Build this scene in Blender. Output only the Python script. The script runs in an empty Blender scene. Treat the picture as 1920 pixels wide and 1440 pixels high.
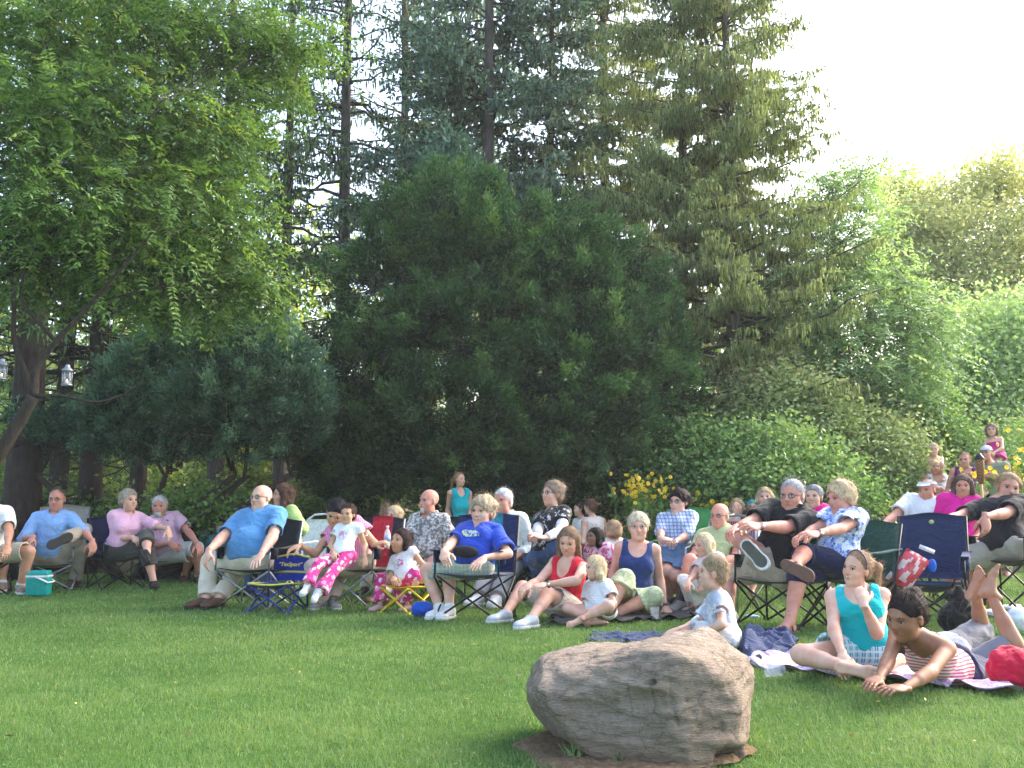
import bpy, math, random
import numpy as np
from mathutils import Vector, Matrix
sc = bpy.context.scene
COL = sc.collection
rad = math.radians
# ---------------------------------------------------------------- camera, sky, sun, exposure
CAM_H, FPX, HOR = 0.97, 1850.0, 951.0
PITCH = math.atan((HOR - 720.0) / FPX)
cam_d = bpy.data.cameras.new("camera"); cam = bpy.data.objects.new("camera", cam_d); COL.objects.link(cam)
cam.location = (0, 0, CAM_H); cam.rotation_euler = (math.pi / 2 + PITCH, 0, 0)
cam_d.sensor_width = 36.0; cam_d.lens = FPX / 1920 * 36.0; cam_d.clip_end = 900.0; cam_d.clip_start = 0.05
sc.camera = cam
SUN_EL, SUN_AZ = rad(34), rad(58)          # azimuth measured from +Y (away from the camera) towards +X (right)
world = bpy.data.worlds.new("World"); sc.world = world; world.use_nodes = True
wn = world.node_tree; wn.nodes.clear()
sky = wn.nodes.new("ShaderNodeTexSky"); sky.sky_type = 'NISHITA'; sky.sun_disc = False
sky.sun_elevation = SUN_EL; sky.sun_rotation = SUN_AZ; sky.dust_density = 4.0; sky.air_density = 1.0; sky.ozone_density = .6
bg = wn.nodes.new("ShaderNodeBackground"); bg.inputs[1].default_value = 0.15
wo = wn.nodes.new("ShaderNodeOutputWorld")
wn.links.new(sky.outputs[0], bg.inputs[0]); wn.links.new(bg.outputs[0], wo.inputs[0])
sun_d = bpy.data.lights.new("sun", 'SUN'); sun_d.energy = 0.8; sun_d.angle = rad(45); sun_d.color = (1.0, 0.96, 0.90)
sun = bpy.data.objects.new("sun", sun_d); COL.objects.link(sun)
sdir = Vector((math.sin(SUN_AZ) * math.cos(SUN_EL), math.cos(SUN_AZ) * math.cos(SUN_EL), math.sin(SUN_EL)))
sun.rotation_euler = sdir.to_track_quat('Z', 'Y').to_euler(); sun.location = (20, 20, 30)
sc.view_settings.view_transform = 'Standard'; sc.view_settings.look = 'None'
sc.view_settings.exposure = 2.35; sc.view_settings.gamma = 1.0
sc.render.engine = 'CYCLES'
sc.cycles.max_bounces = 7; sc.cycles.diffuse_bounces = 3; sc.cycles.glossy_bounces = 2
sc.cycles.transmission_bounces = 4; sc.cycles.transparent_max_bounces = 8; sc.cycles.use_denoising = True
sc.cycles.caustics_reflective = False; sc.cycles.caustics_refractive = False

# ---------------------------------------------------------------- pixel -> world (photo pixels, 1920 x 1440)
R_ = np.array([1.0, 0, 0]); U_ = np.array([0, -math.sin(PITCH), math.cos(PITCH)]); F_ = np.array([0, math.cos(PITCH), math.sin(PITCH)])
C_ = np.array([0, 0, CAM_H])
def ray(x, y): return F_ + R_ * ((x - 960) / FPX) + U_ * ((720 - y) / FPX)
def at(x, y, Y):
    d = ray(x, y); return C_ + d * (Y / d[1])
def on_ground(x, y, z=0.0):
    d = ray(x, y); return C_ + d * ((z - CAM_H) / d[2])
def pix(p):
    v = np.asarray(p) - C_; k = v @ F_
    return np.array([960 + FPX * (v @ R_) / k, 720 - FPX * (v @ U_) / k])

# ---------------------------------------------------------------- objects
def mesh_np(name, V, F, mats, mi=None, tint=None, smooth=False):
    """V (n,3), F list of (k,3|4) arrays"""
    me = bpy.data.meshes.new(name)
    V = np.asarray(V, dtype=np.float32)
    if not isinstance(F, (list, tuple)): F = [F]
    F = [np.asarray(f, dtype=np.int32) for f in F if len(f)]
    loops = np.concatenate([f.ravel() for f in F]) if F else np.zeros(0, np.int32)
    tot = np.concatenate([np.full(len(f), f.shape[1], np.int32) for f in F]) if F else np.zeros(0, np.int32)
    start = np.concatenate([[0], np.cumsum(tot)[:-1]]).astype(np.int32)
    me.vertices.add(len(V)); me.vertices.foreach_set("co", V.ravel())
    me.loops.add(len(loops)); me.loops.foreach_set("vertex_index", loops)
    me.polygons.add(len(tot)); me.polygons.foreach_set("loop_start", start); me.polygons.foreach_set("loop_total", tot)
    for m in (mats if isinstance(mats, (list, tuple)) else [mats]): me.materials.append(m)
    if mi is not None: me.polygons.foreach_set("material_index", np.asarray(mi, np.int32))
    if tint is not None:
        a = me.attributes.new("tint", 'FLOAT', 'POINT'); a.data.foreach_set("value", np.asarray(tint, np.float32))
    if smooth: me.polygons.foreach_set("use_smooth", np.ones(len(tot), bool))
    me.update(calc_edges=True)
    return me
def link(name, me, parent=None, loc=None):
    o = bpy.data.objects.new(name, me); COL.objects.link(o)
    if parent is not None: o.parent = parent
    if loc is not None: o.location = loc
    return o
def tag(o, label=None, cat=None, group=None, kind=None):
    if label: o['label'] = label
    if cat: o['category'] = cat
    if group: o['group'] = group
    if kind: o['kind'] = kind
    return o
def thing(name, label, cat, loc, group=None, rz=0.0):
    o = bpy.data.objects.new(name, None); COL.objects.link(o); o.location = loc; o.rotation_euler = (0, 0, rz)
    o.empty_display_size = 0.2
    return tag(o, label, cat, group)
class MB:
    """collects shapes (verts, faces, material index) into one mesh"""
    def __init__(s): s.V = []; s.F4 = []; s.F3 = []; s.M4 = []; s.M3 = []; s.n = 0
    def add(s, V, F, m=0):
        V = np.asarray(V, float); F = np.asarray(F, int)
        s.V.append(V)
        if len(F):
            if F.shape[1] == 4: s.F4.append(F + s.n); s.M4.append(np.full(len(F), m))
            else: s.F3.append(F + s.n); s.M3.append(np.full(len(F), m))
        s.n += len(V); return s
    def box(s, c, d, m=0, rot=None):
        g = np.array([[x, y, z] for x in (-.5, .5) for y in (-.5, .5) for z in (-.5, .5)]) * np.array(d)
        if rot is not None: g = g @ np.asarray(rot).T
        return s.add(g + np.array(c), [[0, 1, 3, 2], [4, 6, 7, 5], [0, 4, 5, 1], [2, 3, 7, 6], [0, 2, 6, 4], [1, 5, 7, 3]], m)
    def tube(s, pts, r, n=8, m=0, cap=True):
        V, F, caps = tube(pts, r, n, cap); s.add(V, F, m)
        if cap: s.F3.append(caps + s.n - len(V)); s.M3.append(np.full(len(caps), m))
        return s
    def mesh(s, name, mats, smooth=False):
        F = []; mi = []
        if s.F4: F.append(np.concatenate(s.F4)); mi.append(np.concatenate(s.M4))
        if s.F3: F.append(np.concatenate(s.F3)); mi.append(np.concatenate(s.M3))
        return mesh_np(name, np.concatenate(s.V), F, mats, np.concatenate(mi), smooth=smooth)
    def obj(s, name, mats, parent=None, smooth=False, loc=None): return link(name, s.mesh(name, mats, smooth), parent, loc)
def nrm(v):
    v = np.asarray(v, float); return v / (np.linalg.norm(v, axis=-1, keepdims=True) + 1e-12)
def tube(pts, r, n=8, cap=True):
    P = np.asarray(pts, float); k = len(P); r = np.broadcast_to(np.asarray(r, float), (k,))
    T = np.gradient(P, axis=0); T = nrm(T)
    ref = np.array([0, 0, 1.0]) if abs(T[:, 2]).mean() < 0.9 else np.array([1.0, 0, 0])
    A = nrm(np.cross(T, ref)); B = np.cross(T, A)
    th = np.arange(n) * 2 * math.pi / n
    V = P[:, None] + r[:, None, None] * (A[:, None] * np.cos(th)[None, :, None] + B[:, None] * np.sin(th)[None, :, None])
    V = V.reshape(-1, 3); F = []
    i = np.arange(k - 1)[:, None] * n; j = np.arange(n)[None]
    F = np.stack([i + j, i + (j + 1) % n, i + n + (j + 1) % n, i + n + j], -1).reshape(-1, 4)
    caps = np.zeros((0, 3), int)
    if cap:
        V = np.concatenate([V, P[:1], P[-1:]]); c0 = k * n; c1 = c0 + 1; jj = np.arange(n)
        caps = np.concatenate([np.stack([np.full(n, c0), (jj + 1) % n, jj], 1), np.stack([np.full(n, c1), (k - 1) * n + jj, (k - 1) * n + (jj + 1) % n], 1)])
    return V, F, caps

# ---------------------------------------------------------------- materials
class NT:
    def __init__(s, name):
        s.m = bpy.data.materials.new(name); s.m.use_nodes = True; s.t = s.m.node_tree; s.t.nodes.clear()
        s.out = s.n("ShaderNodeOutputMaterial")
    def n(s, typ, **kw):
        nd = s.t.nodes.new(typ)
        for k, v in kw.items():
            if k.startswith('i_'):
                key = k[2:]; nd.inputs[int(key) if key.isdigit() else key.replace('_', ' ')].default_value = v
            else: setattr(nd, k, v)
        return nd
    def l(s, a, b): s.t.links.new(a, b)
    def ramp(s, fac, stops, interp='LINEAR'):
        r = s.n("ShaderNodeValToRGB"); e = r.color_ramp.elements; r.color_ramp.interpolation = interp
        while len(e) > 1: e.remove(e[-1])
        e[0].position = stops[0][0]; e[0].color = (*stops[0][1], 1)
        for p, c in stops[1:]:
            x = e.new(p); x.color = (*c, 1)
        s.l(fac, r.inputs[0]); return r.outputs[0]
    def noise(s, vec, scale, detail=3, rough=.55, dim='3D'):
        x = s.n("ShaderNodeTexNoise"); x.inputs['Scale'].default_value = scale; x.inputs['Detail'].default_value = detail
        x.inputs['Roughness'].default_value = rough
        if vec is not None: s.l(vec, x.inputs['Vector'])
        return x.outputs[0]
    def coord(s, which='Object'): return s.n("ShaderNodeTexCoord").outputs[which]
    def mapping(s, vec, scale=(1, 1, 1), rot=(0, 0, 0)):
        x = s.n("ShaderNodeMapping"); x.inputs['Scale'].default_value = scale; x.inputs['Rotation'].default_value = rot
        s.l(vec, x.inputs['Vector']); return x.outputs[0]
    def mix(s, fac, a, b, mode='MIX'):
        x = s.n("ShaderNodeMix", data_type='RGBA', blend_type=mode)
        for sock, v in ((x.inputs[0], fac), (x.inputs[6], a), (x.inputs[7], b)):
            if isinstance(v, (int, float)): sock.default_value = v
            elif isinstance(v, tuple): sock.default_value = (*v, 1)
            else: s.l(v, sock)
        return x.outputs[2]
    def math(s, op, a, b=0.0):
        x = s.n("ShaderNodeMath", operation=op)
        for sock, v in ((x.inputs[0], a), (x.inputs[1], b)):
            if isinstance(v, (int, float)): sock.default_value = v
            else: s.l(v, sock)
        return x.outputs[0]
    def bsdf(s, col, rough=.6, bump=None, bstr=.3, bdist=.01, spec=.3, metal=0.0, transl=0.0, tcol=None):
        b = s.n("ShaderNodeBsdfPrincipled")
        if isinstance(col, tuple): b.inputs['Base Color'].default_value = (*col, 1)
        else: s.l(col, b.inputs['Base Color'])
        b.inputs['Roughness'].default_value = rough; b.inputs['Specular IOR Level'].default_value = spec; b.inputs['Metallic'].default_value = metal
        if bump is not None:
            bp = s.n("ShaderNodeBump"); bp.inputs['Strength'].default_value = bstr; bp.inputs['Distance'].default_value = bdist
            s.l(bump, bp.inputs['Height']); s.l(bp.outputs[0], b.inputs['Normal'])
        sh = b.outputs[0]
        if transl > 0:
            t = s.n("ShaderNodeBsdfTranslucent"); c = tcol if tcol is not None else col
            if isinstance(c, tuple): t.inputs[0].default_value = (*c, 1)
            else: s.l(c, t.inputs[0])
            mx = s.n("ShaderNodeMixShader"); mx.inputs[0].default_value = transl
            s.l(b.outputs[0], mx.inputs[1]); s.l(t.outputs[0], mx.inputs[2]); sh = mx.outputs[0]
        s.l(sh, s.out.inputs[0]); return s.m
MATC = {}
def plain(name, col, rough=.5, metal=0.0, spec=.4, nz=.12, scale=30, bump=.1):
    k = (name, col, rough, metal)
    if k in MATC: return MATC[k]
    t = NT(name); v = t.coord(); f = t.noise(v, scale, 4)
    c2 = tuple(max(0, c * (1 - 2 * nz)) for c in col); c3 = tuple(min(1, c * (1 + nz)) for c in col)
    MATC[k] = t.bsdf(t.ramp(f, [(.3, c2), (.7, c3)]), rough, bump=f, bstr=bump, bdist=.004, metal=metal, spec=spec)
    return MATC[k]
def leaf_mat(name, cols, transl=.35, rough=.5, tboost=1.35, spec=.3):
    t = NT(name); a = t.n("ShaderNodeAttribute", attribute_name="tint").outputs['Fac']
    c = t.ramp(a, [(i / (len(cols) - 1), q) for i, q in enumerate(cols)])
    tc = t.mix(1.0, c, (tboost, tboost * .98, tboost * .6), 'MULTIPLY')
    return t.bsdf(c, rough, transl=transl, tcol=tc, spec=spec)
def bark_mat(name, c1, c2, scale=6):
    t = NT(name); v = t.mapping(t.coord(), (scale, scale, scale * .25)); f = t.noise(v, 3, 6, .7)
    return t.bsdf(t.ramp(f, [(.3, c1), (.7, c2)]), .9, bump=f, bstr=.8, bdist=.03, spec=.1)

# ---------------------------------------------------------------- sdf surfaces (surface nets)
class SDF:
    def __init__(s, lo, hi, h):
        s.h = h; s.lo = np.floor(np.asarray(lo, float) / h) * h - 2 * h
        s.n = np.ceil((np.asarray(hi, float) - s.lo) / h).astype(int) + 4
        s.ax = [s.lo[i] + np.arange(s.n[i]) * h for i in range(3)]
        s.F = np.full(tuple(s.n), .5, np.float32)
    def box(s, lo, hi):
        a = np.clip(np.floor((np.asarray(lo) - s.lo) / s.h).astype(int), 0, s.n)
        b = np.clip(np.ceil((np.asarray(hi) - s.lo) / s.h).astype(int) + 1, 0, s.n)
        if (b <= a).any(): return None, None
        sl = tuple(slice(a[i], b[i]) for i in range(3))
        X = s.ax[0][sl[0]][:, None, None]; Y = s.ax[1][sl[1]][None, :, None]; Z = s.ax[2][sl[2]][None, None, :]
        return sl, (X, Y, Z)
    def put(s, sl, d, k, op):
        F = s.F[sl]
        if op == 'u':
            if k <= 0: r = np.minimum(F, d)
            else:
                hh = np.maximum(k - np.abs(F - d), 0) / k; r = np.minimum(F, d) - hh * hh * k * .25
        elif op == 's':
            if k <= 0: r = np.maximum(F, -d)
            else:
                hh = np.maximum(k - np.abs(F + d), 0) / k; r = np.maximum(F, -d) + hh * hh * k * .25
        s.F[sl] = r
    def cone(s, a, b, ra, rb, k=.02, op='u', sq=None, sqr=1.0):
        """tapered capsule; sq = unit axis along which the section is multiplied by sqr"""
        a = np.asarray(a, float); b = np.asarray(b, float); m = max(ra, rb) * max(1, sqr) + k + 2 * s.h
        sl, g = s.box(np.minimum(a, b) - m, np.maximum(a, b) + m)
        if sl is None: return
        ab = b - a; L2 = ab @ ab + 1e-12
        px, py, pz = g[0] - a[0], g[1] - a[1], g[2] - a[2]
        t = np.clip((px * ab[0] + py * ab[1] + pz * ab[2]) / L2, 0, 1)
        qx, qy, qz = px - t * ab[0], py - t * ab[1], pz - t * ab[2]
        r = ra + (rb - ra) * t
        if sq is None: d = np.sqrt(qx * qx + qy * qy + qz * qz) - r
        else:
            c = qx * sq[0] + qy * sq[1] + qz * sq[2]; f = 1 / sqr - 1
            qx, qy, qz = qx + c * f * sq[0], qy + c * f * sq[1], qz + c * f * sq[2]
            d = (np.sqrt(qx * qx + qy * qy + qz * qz) - r) * min(1, sqr)
        s.put(sl, d, k, op)
    def ell(s, c, M, r, k=.02, op='u'):
        """ellipsoid: M rows = axes"""
        c = np.asarray(c, float); M = np.asarray(M, float); r = np.asarray(r, float)
        e = np.sqrt(((M * r[:, None]) ** 2).sum(0)) + k + 2 * s.h
        sl, g = s.box(c - e, c + e)
        if sl is None: return
        p = [g[i] - c[i] for i in range(3)]; k0 = 0; k1 = 0
        for i in range(3):
            q = (p[0] * M[i, 0] + p[1] * M[i, 1] + p[2] * M[i, 2]) / r[i]
            k0 = k0 + q * q; k1 = k1 + (q / r[i]) ** 2
        k0 = np.sqrt(k0); k1 = np.sqrt(k1) + 1e-9
        s.put(sl, k0 * (k0 - 1) / k1, k, op)
    def plane(s, p, n, k=.0):
        """remove everything on the side n points to"""
        X, Y, Z = s.ax[0][:, None, None], s.ax[1][None, :, None], s.ax[2][None, None, :]
        d = -((X - p[0]) * n[0] + (Y - p[1]) * n[1] + (Z - p[2]) * n[2])
        s.put((slice(None),) * 3, d, k, 's')
    def wob(s, amp, freq, seed=0, aniso=(1, 1, 1)):
        rg = np.random.RandomState(seed); X, Y, Z = s.ax[0][:, None, None] * aniso[0], s.ax[1][None, :, None] * aniso[1], s.ax[2][None, None, :] * aniso[2]
        m = np.abs(s.F) < .06
        if not m.any(): return
        i, j, k = np.nonzero(m); P = np.stack([X.ravel()[i], Y.ravel()[j], Z.ravel()[k]], 1)
        v = np.zeros(len(P)); w = 1.0; f = freq
        for o in range(3):
            A = rg.randn(3, 3) * f; ph = rg.rand(3) * 6.28
            v += w * np.sin(P @ A[0] + ph[0] + 1.5 * np.sin(P @ A[1] + ph[1])) * np.cos(P @ A[2] * .7 + ph[2]); f *= 1.9; w *= .55
        s.F[m] += (amp * v).astype(np.float32)
    def mesh(s):
        F = s.F; h = s.h
        F[0] = F[-1] = .5; F[:, 0] = F[:, -1] = .5; F[:, :, 0] = F[:, :, -1] = .5
        ins = F < 0; n = s.n; st = np.array([n[1] * n[2], n[2], 1]); N = n.prod()
        cells = []; pts = []; quads = []
        for a in range(3):
            b, c = (a + 1) % 3, (a + 2) % 3
            s0 = [slice(None)] * 3; s1 = [slice(None)] * 3; s0[a] = slice(0, -1); s1[a] = slice(1, None)
            x = ins[tuple(s0)] != ins[tuple(s1)]
            I = np.stack(np.nonzero(x), 1); lin = I @ st
            f0 = F.ravel()[lin]; f1 = F.ravel()[lin + st[a]]
            P = I.astype(np.float64); P[:, a] += f0 / (f0 - f1)
            q = np.stack([lin - st[b] - st[c], lin - st[c], lin, lin - st[b]], 1)
            for kk in range(4): cells.append(q[:, kk]); pts.append(P)
            flip = f0 > 0; q[flip] = q[flip][:, ::-1]; quads.append(q)
        cells = np.concatenate(cells); pts = np.concatenate(pts); quads = np.concatenate(quads)
        if len(cells) == 0: return np.zeros((0, 3)), np.zeros((0, 4), int)
        u, inv = np.unique(cells, return_inverse=True); cnt = np.bincount(inv)
        V = np.stack([np.bincount(inv, pts[:, i]) / cnt for i in range(3)], 1) * h + s.lo
        return V, np.searchsorted(u, quads)
# ---------------------------------------------------------------- vegetation
class Leaves:
    def __init__(s, seed=0): s.V = []; s.T = []; s.rg = np.random.RandomState(seed); s.n = 0
    def add(s, B, D, W, t, mid=.45):
        """diamond leaves: base B, length vector D, half-width vector W, tint t"""
        m = B + D * mid
        s.V.append(np.stack([B, m + W, B + D, m - W], 1).reshape(-1, 3)); s.T.append(np.repeat(np.clip(t, 0, 1), 4)); s.n += len(B)
    def mesh(s, name, mat):
        V = np.concatenate(s.V); return mesh_np(name, V, np.arange(len(V)).reshape(-1, 4), mat, tint=np.concatenate(s.T))
def rvec(rg, n): return nrm(rg.randn(n, 3))
def perp(D, rg):
    return nrm(np.cross(D, rg.randn(*D.shape)))
def polyline(a, b, k, wob, rg, sag=0.0):
    t = np.linspace(0, 1, k)[:, None]; P = a + (b - a) * t
    L = np.linalg.norm(b - a); w = np.cumsum(rg.randn(k, 3) * wob * L / k, 0); w -= t * w[-1]; P = P + w
    P[:, 2] += (-sag * L * 4 * t * (1 - t))[:, 0]; return P

def spruce(name, label, x, Yd, H, mats, z0=2.0, R=3.0, dens=1.0, seed=0, pend=.6, tw=.05, r0=.2, dead=0, droop=.25, group=None, step=.38, nb=(4, 7), lean=0.0, gaps=.0, base_y=None, tl=.3):
    rg = np.random.RandomState(seed); base = np.array([at(x, 951, Yd)[0], Yd, 0.0])
    root = thing(name, label, 'tree', base, group)
    tr = MB(); k = 14; t = np.linspace(0, 1, k)[:, None]
    P = t * np.array([lean, 0, H]) + np.cumsum(rg.randn(k, 3) * [.025, .025, 0], 0); P[0] = 0
    tr.tube(P, r0 * (1 - .93 * t[:, 0]) + r0 * .35 * np.exp(-t[:, 0] * 18), 10)
    lv = Leaves(seed + 1)
    def trunk_at(z): return np.array([np.interp(z, P[:, 2], P[:, 0]), np.interp(z, P[:, 2], P[:, 1]), z])
    z = z0
    while z < H - .3:
        u = (z - z0) / (H - z0); L0 = R * (1 - u) ** .75 * (0.75 + .5 * min(1, u * 6)) + .25
        for b in range(rg.randint(*nb)):
            if rg.rand() < gaps: continue
            az = rg.rand() * 2 * math.pi; L = L0 * rg.uniform(.65, 1.1); d = np.array([math.cos(az), math.sin(az), 0])
            s0 = trunk_at(max(z0 * .8, z + rg.uniform(-.35, .35))); up0 = .25 * u
            tt = np.linspace(0, 1, 7)[:, None]
            dr = droop * rg.uniform(.6, 1.3)
            C = s0 + d * L * tt + np.array([0, 0, 1.0]) * L * (up0 * tt - dr * (tt ** 1.3) + .18 * tt ** 3)
            C[1:-1] += rg.randn(5, 3) * .03 * L
            tr.tube(C, np.linspace(.022, .005, 7) * (.5 + L / R), 4, cap=False)
            ns = max(4, int(L * 7 * dens)); ts = np.sort(rg.uniform(.22, 1.0, ns))
            side = np.array([-d[1], d[0], 0])
            for q, tq in enumerate(ts):
                p0 = np.array([np.interp(tq, tt[:, 0], C[:, i]) for i in range(3)])
                sg = 1 if q % 2 else -1; l2 = (.22 + .55 * L * (1 - tq) * .55) * rg.uniform(.7, 1.2)
                d2 = nrm(side * sg * rg.uniform(.6, 1) + d * .8 + np.array([0, 0, rg.uniform(-.35, .1)]))
                m = max(3, int(l2 * 16 * dens)); s_ = rg.rand(m)[:, None]
                B = p0 + d2 * l2 * s_ + np.array([0, 0, -.12 * l2]) * s_ ** 2
                # hanging twiglets and forward sprays
                hang = rg.rand(m) < pend
                D = np.where(hang[:, None], np.array([0, 0, -1.0]) + rg.randn(m, 3) * .14, d2 + rg.randn(m, 3) * .45)
                D = nrm(D) * (tl * rg.uniform(.5, 1.2, m) * np.where(hang, 1.1, .75))[:, None]
                tint = .5 + .22 * rg.randn(m) + .12 * (tq - .6)
                for _ in range(2):
                    lv.add(B, D, perp(D, rg) * tw * .5 * rg.uniform(.7, 1.2, m)[:, None], tint)
        z += step * rg.uniform(.7, 1.25)
    for i in range(dead):
        zz = rg.uniform(.8, min(H * .75, z0 + 3.5)); az = rg.rand() * 6.28; L = rg.uniform(.5, 1.9)
        d = np.array([math.cos(az), math.sin(az), rg.uniform(-.35, .15)]); s0 = trunk_at(zz)
        C = polyline(s0, s0 + d * L, 6, .25, rg); tr.tube(C, np.linspace(.022, .004, 6), 4, cap=False)
        for _ in range(4):
            j = rg.randint(1, 5); e = C[j] + (d * .5 + rg.randn(3) * .45) * L * .4
            tr.tube(polyline(C[j], e, 4, .3, rg), np.linspace(.01, .003, 4), 3, cap=False)
    tr.obj('trunk', mats[0], root, smooth=True)
    if lv.n: link('crown', lv.mesh('crown', mats[1]), root)
    return root

def blobs_tree(name, label, cat, base, blobs, mats, seed=0, trunk=None, leaf=(.09, .035), clumps=60, per=60, cs=.28, mode='leaf', group=None, up=0.0, r0=.12, tgrad=0.0, limbs=True, shell=.55, trunks=None, tmid=.5, twigs=1.0, crown='crown', stem='trunk', flat=1.0):
    """blobs: list of (x, y, z, rx, ry, rz[, weight]) in world metres"""
    rg = np.random.RandomState(seed); base = np.asarray(base, float)
    root = thing(name, label, cat, base, group); lv = Leaves(seed + 5); tr = MB(); any_tr = False
    if trunks is None and trunk is not None: trunks = [trunk]
    forks = []
    for T in (trunks or []):
        P = np.array([q[:3] for q in T], float) - base; r = np.array([q[3] for q in T], float)
        # refine
        tt = np.linspace(0, len(P) - 1, len(P) * 4); Q = np.stack([np.interp(tt, np.arange(len(P)), P[:, i]) for i in range(3)], 1)
        for _ in range(2): Q[1:-1] = (Q[:-2] + 2 * Q[1:-1] + Q[2:]) / 4
        tr.tube(Q, np.interp(tt, np.arange(len(P)), r), 9); forks += [(q, rr) for q, rr in zip(Q[len(Q) // 3:], np.interp(tt, np.arange(len(P)), r)[len(Q) // 3:])]; any_tr = True
    if not forks: forks = [(np.array([0, 0, 0.1]), r0)]; 
    FP = np.array([f[0] for f in forks]); FR = np.array([f[1] for f in forks])
    zmax = max(b[2] + b[5] for b in blobs); zmin = min(b[2] - b[5] for b in blobs)
    for b in blobs:
        c = np.array(b[:3]) - base; r = np.array(b[3:6]); wgt = b[6] if len(b) > 6 else 1.0
        n = max(3, int(clumps * wgt)); u = rvec(rg, n); rr = (shell + (1 - shell) * rg.rand(n)) ** .8
        rr *= rg.uniform(.78, 1.18, n); K = c + u * r * rr[:, None]
        K = K[K[:, 2] + base[2] > .12]; n = len(K); u = u[:n] if len(u) != n else u
        if limbs:
            i0 = np.argmin(np.linalg.norm(FP - c, axis=1) + 1.2 * np.maximum(0, FP[:, 2] - c[2]))
            LP = polyline(FP[i0], c, 6, .18, rg); lr = min(FR[i0] * .7, .03 + .05 * r.max())
            tr.tube(LP, np.linspace(lr, lr * .45, 6), 6, cap=False); any_tr = True
            for q in range(min(n, int(14 * twigs))):
                j = rg.randint(1, 6); tr.tube(polyline(LP[j], K[q], 5, .25, rg, -.05), np.linspace(lr * .35, .004, 5), 4, cap=False)
        tcl = tmid + .2 * rg.randn(n)
        m = per; B = np.repeat(K, m, 0); N = len(B); out = nrm(B - c)
        if mode == 'leaf':
            B = B + rg.randn(N, 3) * cs * np.array([1, 1, .7 * flat])
            D = nrm(rg.randn(N, 3) * [1, 1, .6] + out * .5 + np.array([0, 0, up - .35]))
            D *= (leaf[0] * rg.uniform(.6, 1.3, N))[:, None]; W = perp(D, rg) * (leaf[1] * rg.uniform(.7, 1.2, N))[:, None]
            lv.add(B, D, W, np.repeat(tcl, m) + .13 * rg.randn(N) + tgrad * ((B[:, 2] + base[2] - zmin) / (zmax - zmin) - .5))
        elif mode == 'spray':      # yew / juniper: tufts of thin shoots
            kd = nrm(nrm(K - c) * .8 + rg.randn(n, 3) * .35 + np.array([0, 0, up])); kd = np.repeat(kd, m, 0)
            s_ = rg.rand(N)[:, None]; B = B + kd * cs * 1.6 * s_ + rg.randn(N, 3) * cs * .45 * (1 - .6 * s_)
            D = nrm(kd + rg.randn(N, 3) * .55 + np.array([0, 0, up * .3])) * (leaf[0] * rg.uniform(.6, 1.3, N))[:, None]
            W = perp(D, rg) * (leaf[1] * rg.uniform(.7, 1.2, N))[:, None]
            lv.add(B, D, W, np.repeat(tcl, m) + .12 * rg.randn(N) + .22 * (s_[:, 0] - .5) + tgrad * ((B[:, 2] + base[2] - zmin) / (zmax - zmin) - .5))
        elif mode == 'pinnate':    # drooping compound leaves, `per` fronds per clump
            B = B + rg.randn(N, 3) * cs * np.array([1, 1, .6])
            az = rg.rand(N) * 6.28; Fd = np.stack([np.cos(az), np.sin(az), rg.uniform(-.5, .35, N)], 1); Fd = nrm(Fd + out * .5)
            L = leaf[2] * rg.uniform(.65, 1.25, N); ft = np.repeat(tcl, m) + .12 * rg.randn(N) + tgrad * ((B[:, 2] + base[2] - zmin) / (zmax - zmin) - .5)
            sidev = nrm(np.cross(Fd, [0, 0, 1.0]) + rg.randn(N, 3) * .25); nl = leaf[3]; fd = rg.uniform(.15, .6, N)
            for q in range(nl):
                s_ = (q + 1) / nl; p = B + Fd * (L * s_)[:, None]; p[:, 2] -= L * fd * s_ * s_
                ax = nrm(Fd - np.array([0, 0, 2.0]) * (fd * s_)[:, None])
                for sg in (-1, 1):
                    D = nrm(sidev * sg * .9 + ax * .7 + np.array([0, 0, -.25]) + rg.randn(N, 3) * .25) * (leaf[0] * (1 - .35 * s_) * rg.uniform(.8, 1.15, N))[:, None]
                    W = nrm(np.cross(D, np.cross(D, ax) + rg.randn(N, 3) * .02)) * leaf[1]
                    W = nrm(ax - D * ((ax * D).sum(1) / (D * D).sum(1))[:, None]) * leaf[1]
                    lv.add(p, D, W, ft, .4)
    if any_tr: tr.obj(stem, mats[0], root, smooth=True)
    link(crown, lv.mesh(crown, mats[1]), root)
    return root
def pb(x, y, Y, rxp, ryp, dep=None, w=1.0):
    """blob from photo pixels: centre (x, y) at distance Y, radii in pixels"""
    c = at(x, y, Y); s = Y / FPX; rx, rz = rxp * s, ryp * s
    return (c[0], c[1], c[2], rx, (dep if dep else (rx + rz) * .5), rz, w)
# ---------------------------------------------------------------- materials of the setting
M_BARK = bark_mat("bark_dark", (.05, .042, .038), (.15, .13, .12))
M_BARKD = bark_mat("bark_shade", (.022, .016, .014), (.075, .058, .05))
M_BARKW = bark_mat("bark_walnut", (.02, .017, .015), (.07, .06, .05), 12)
M_BARK2 = bark_mat("bark_grey", (.07, .058, .045), (.17, .15, .12), 12)
M_SPR = leaf_mat("spruce_needles", [(0.029, 0.0653, 0.0319), (0.0798, 0.1522, 0.0725), (0.174, 0.2755, 0.1232), (0.29, 0.3915, 0.174)], .3)
M_BSP = leaf_mat("blue_spruce_needles", [(0.0405, 0.081, 0.0675), (0.108, 0.189, 0.1418), (0.2295, 0.351, 0.27), (0.405, 0.54, 0.4185)], .28)
M_NSP = leaf_mat("norway_spruce_needles", [(0.0814, 0.1085, 0.0465), (0.2034, 0.2558, 0.1008), (0.3581, 0.4185, 0.1705), (0.5534, 0.589, 0.279)], .38)
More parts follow.
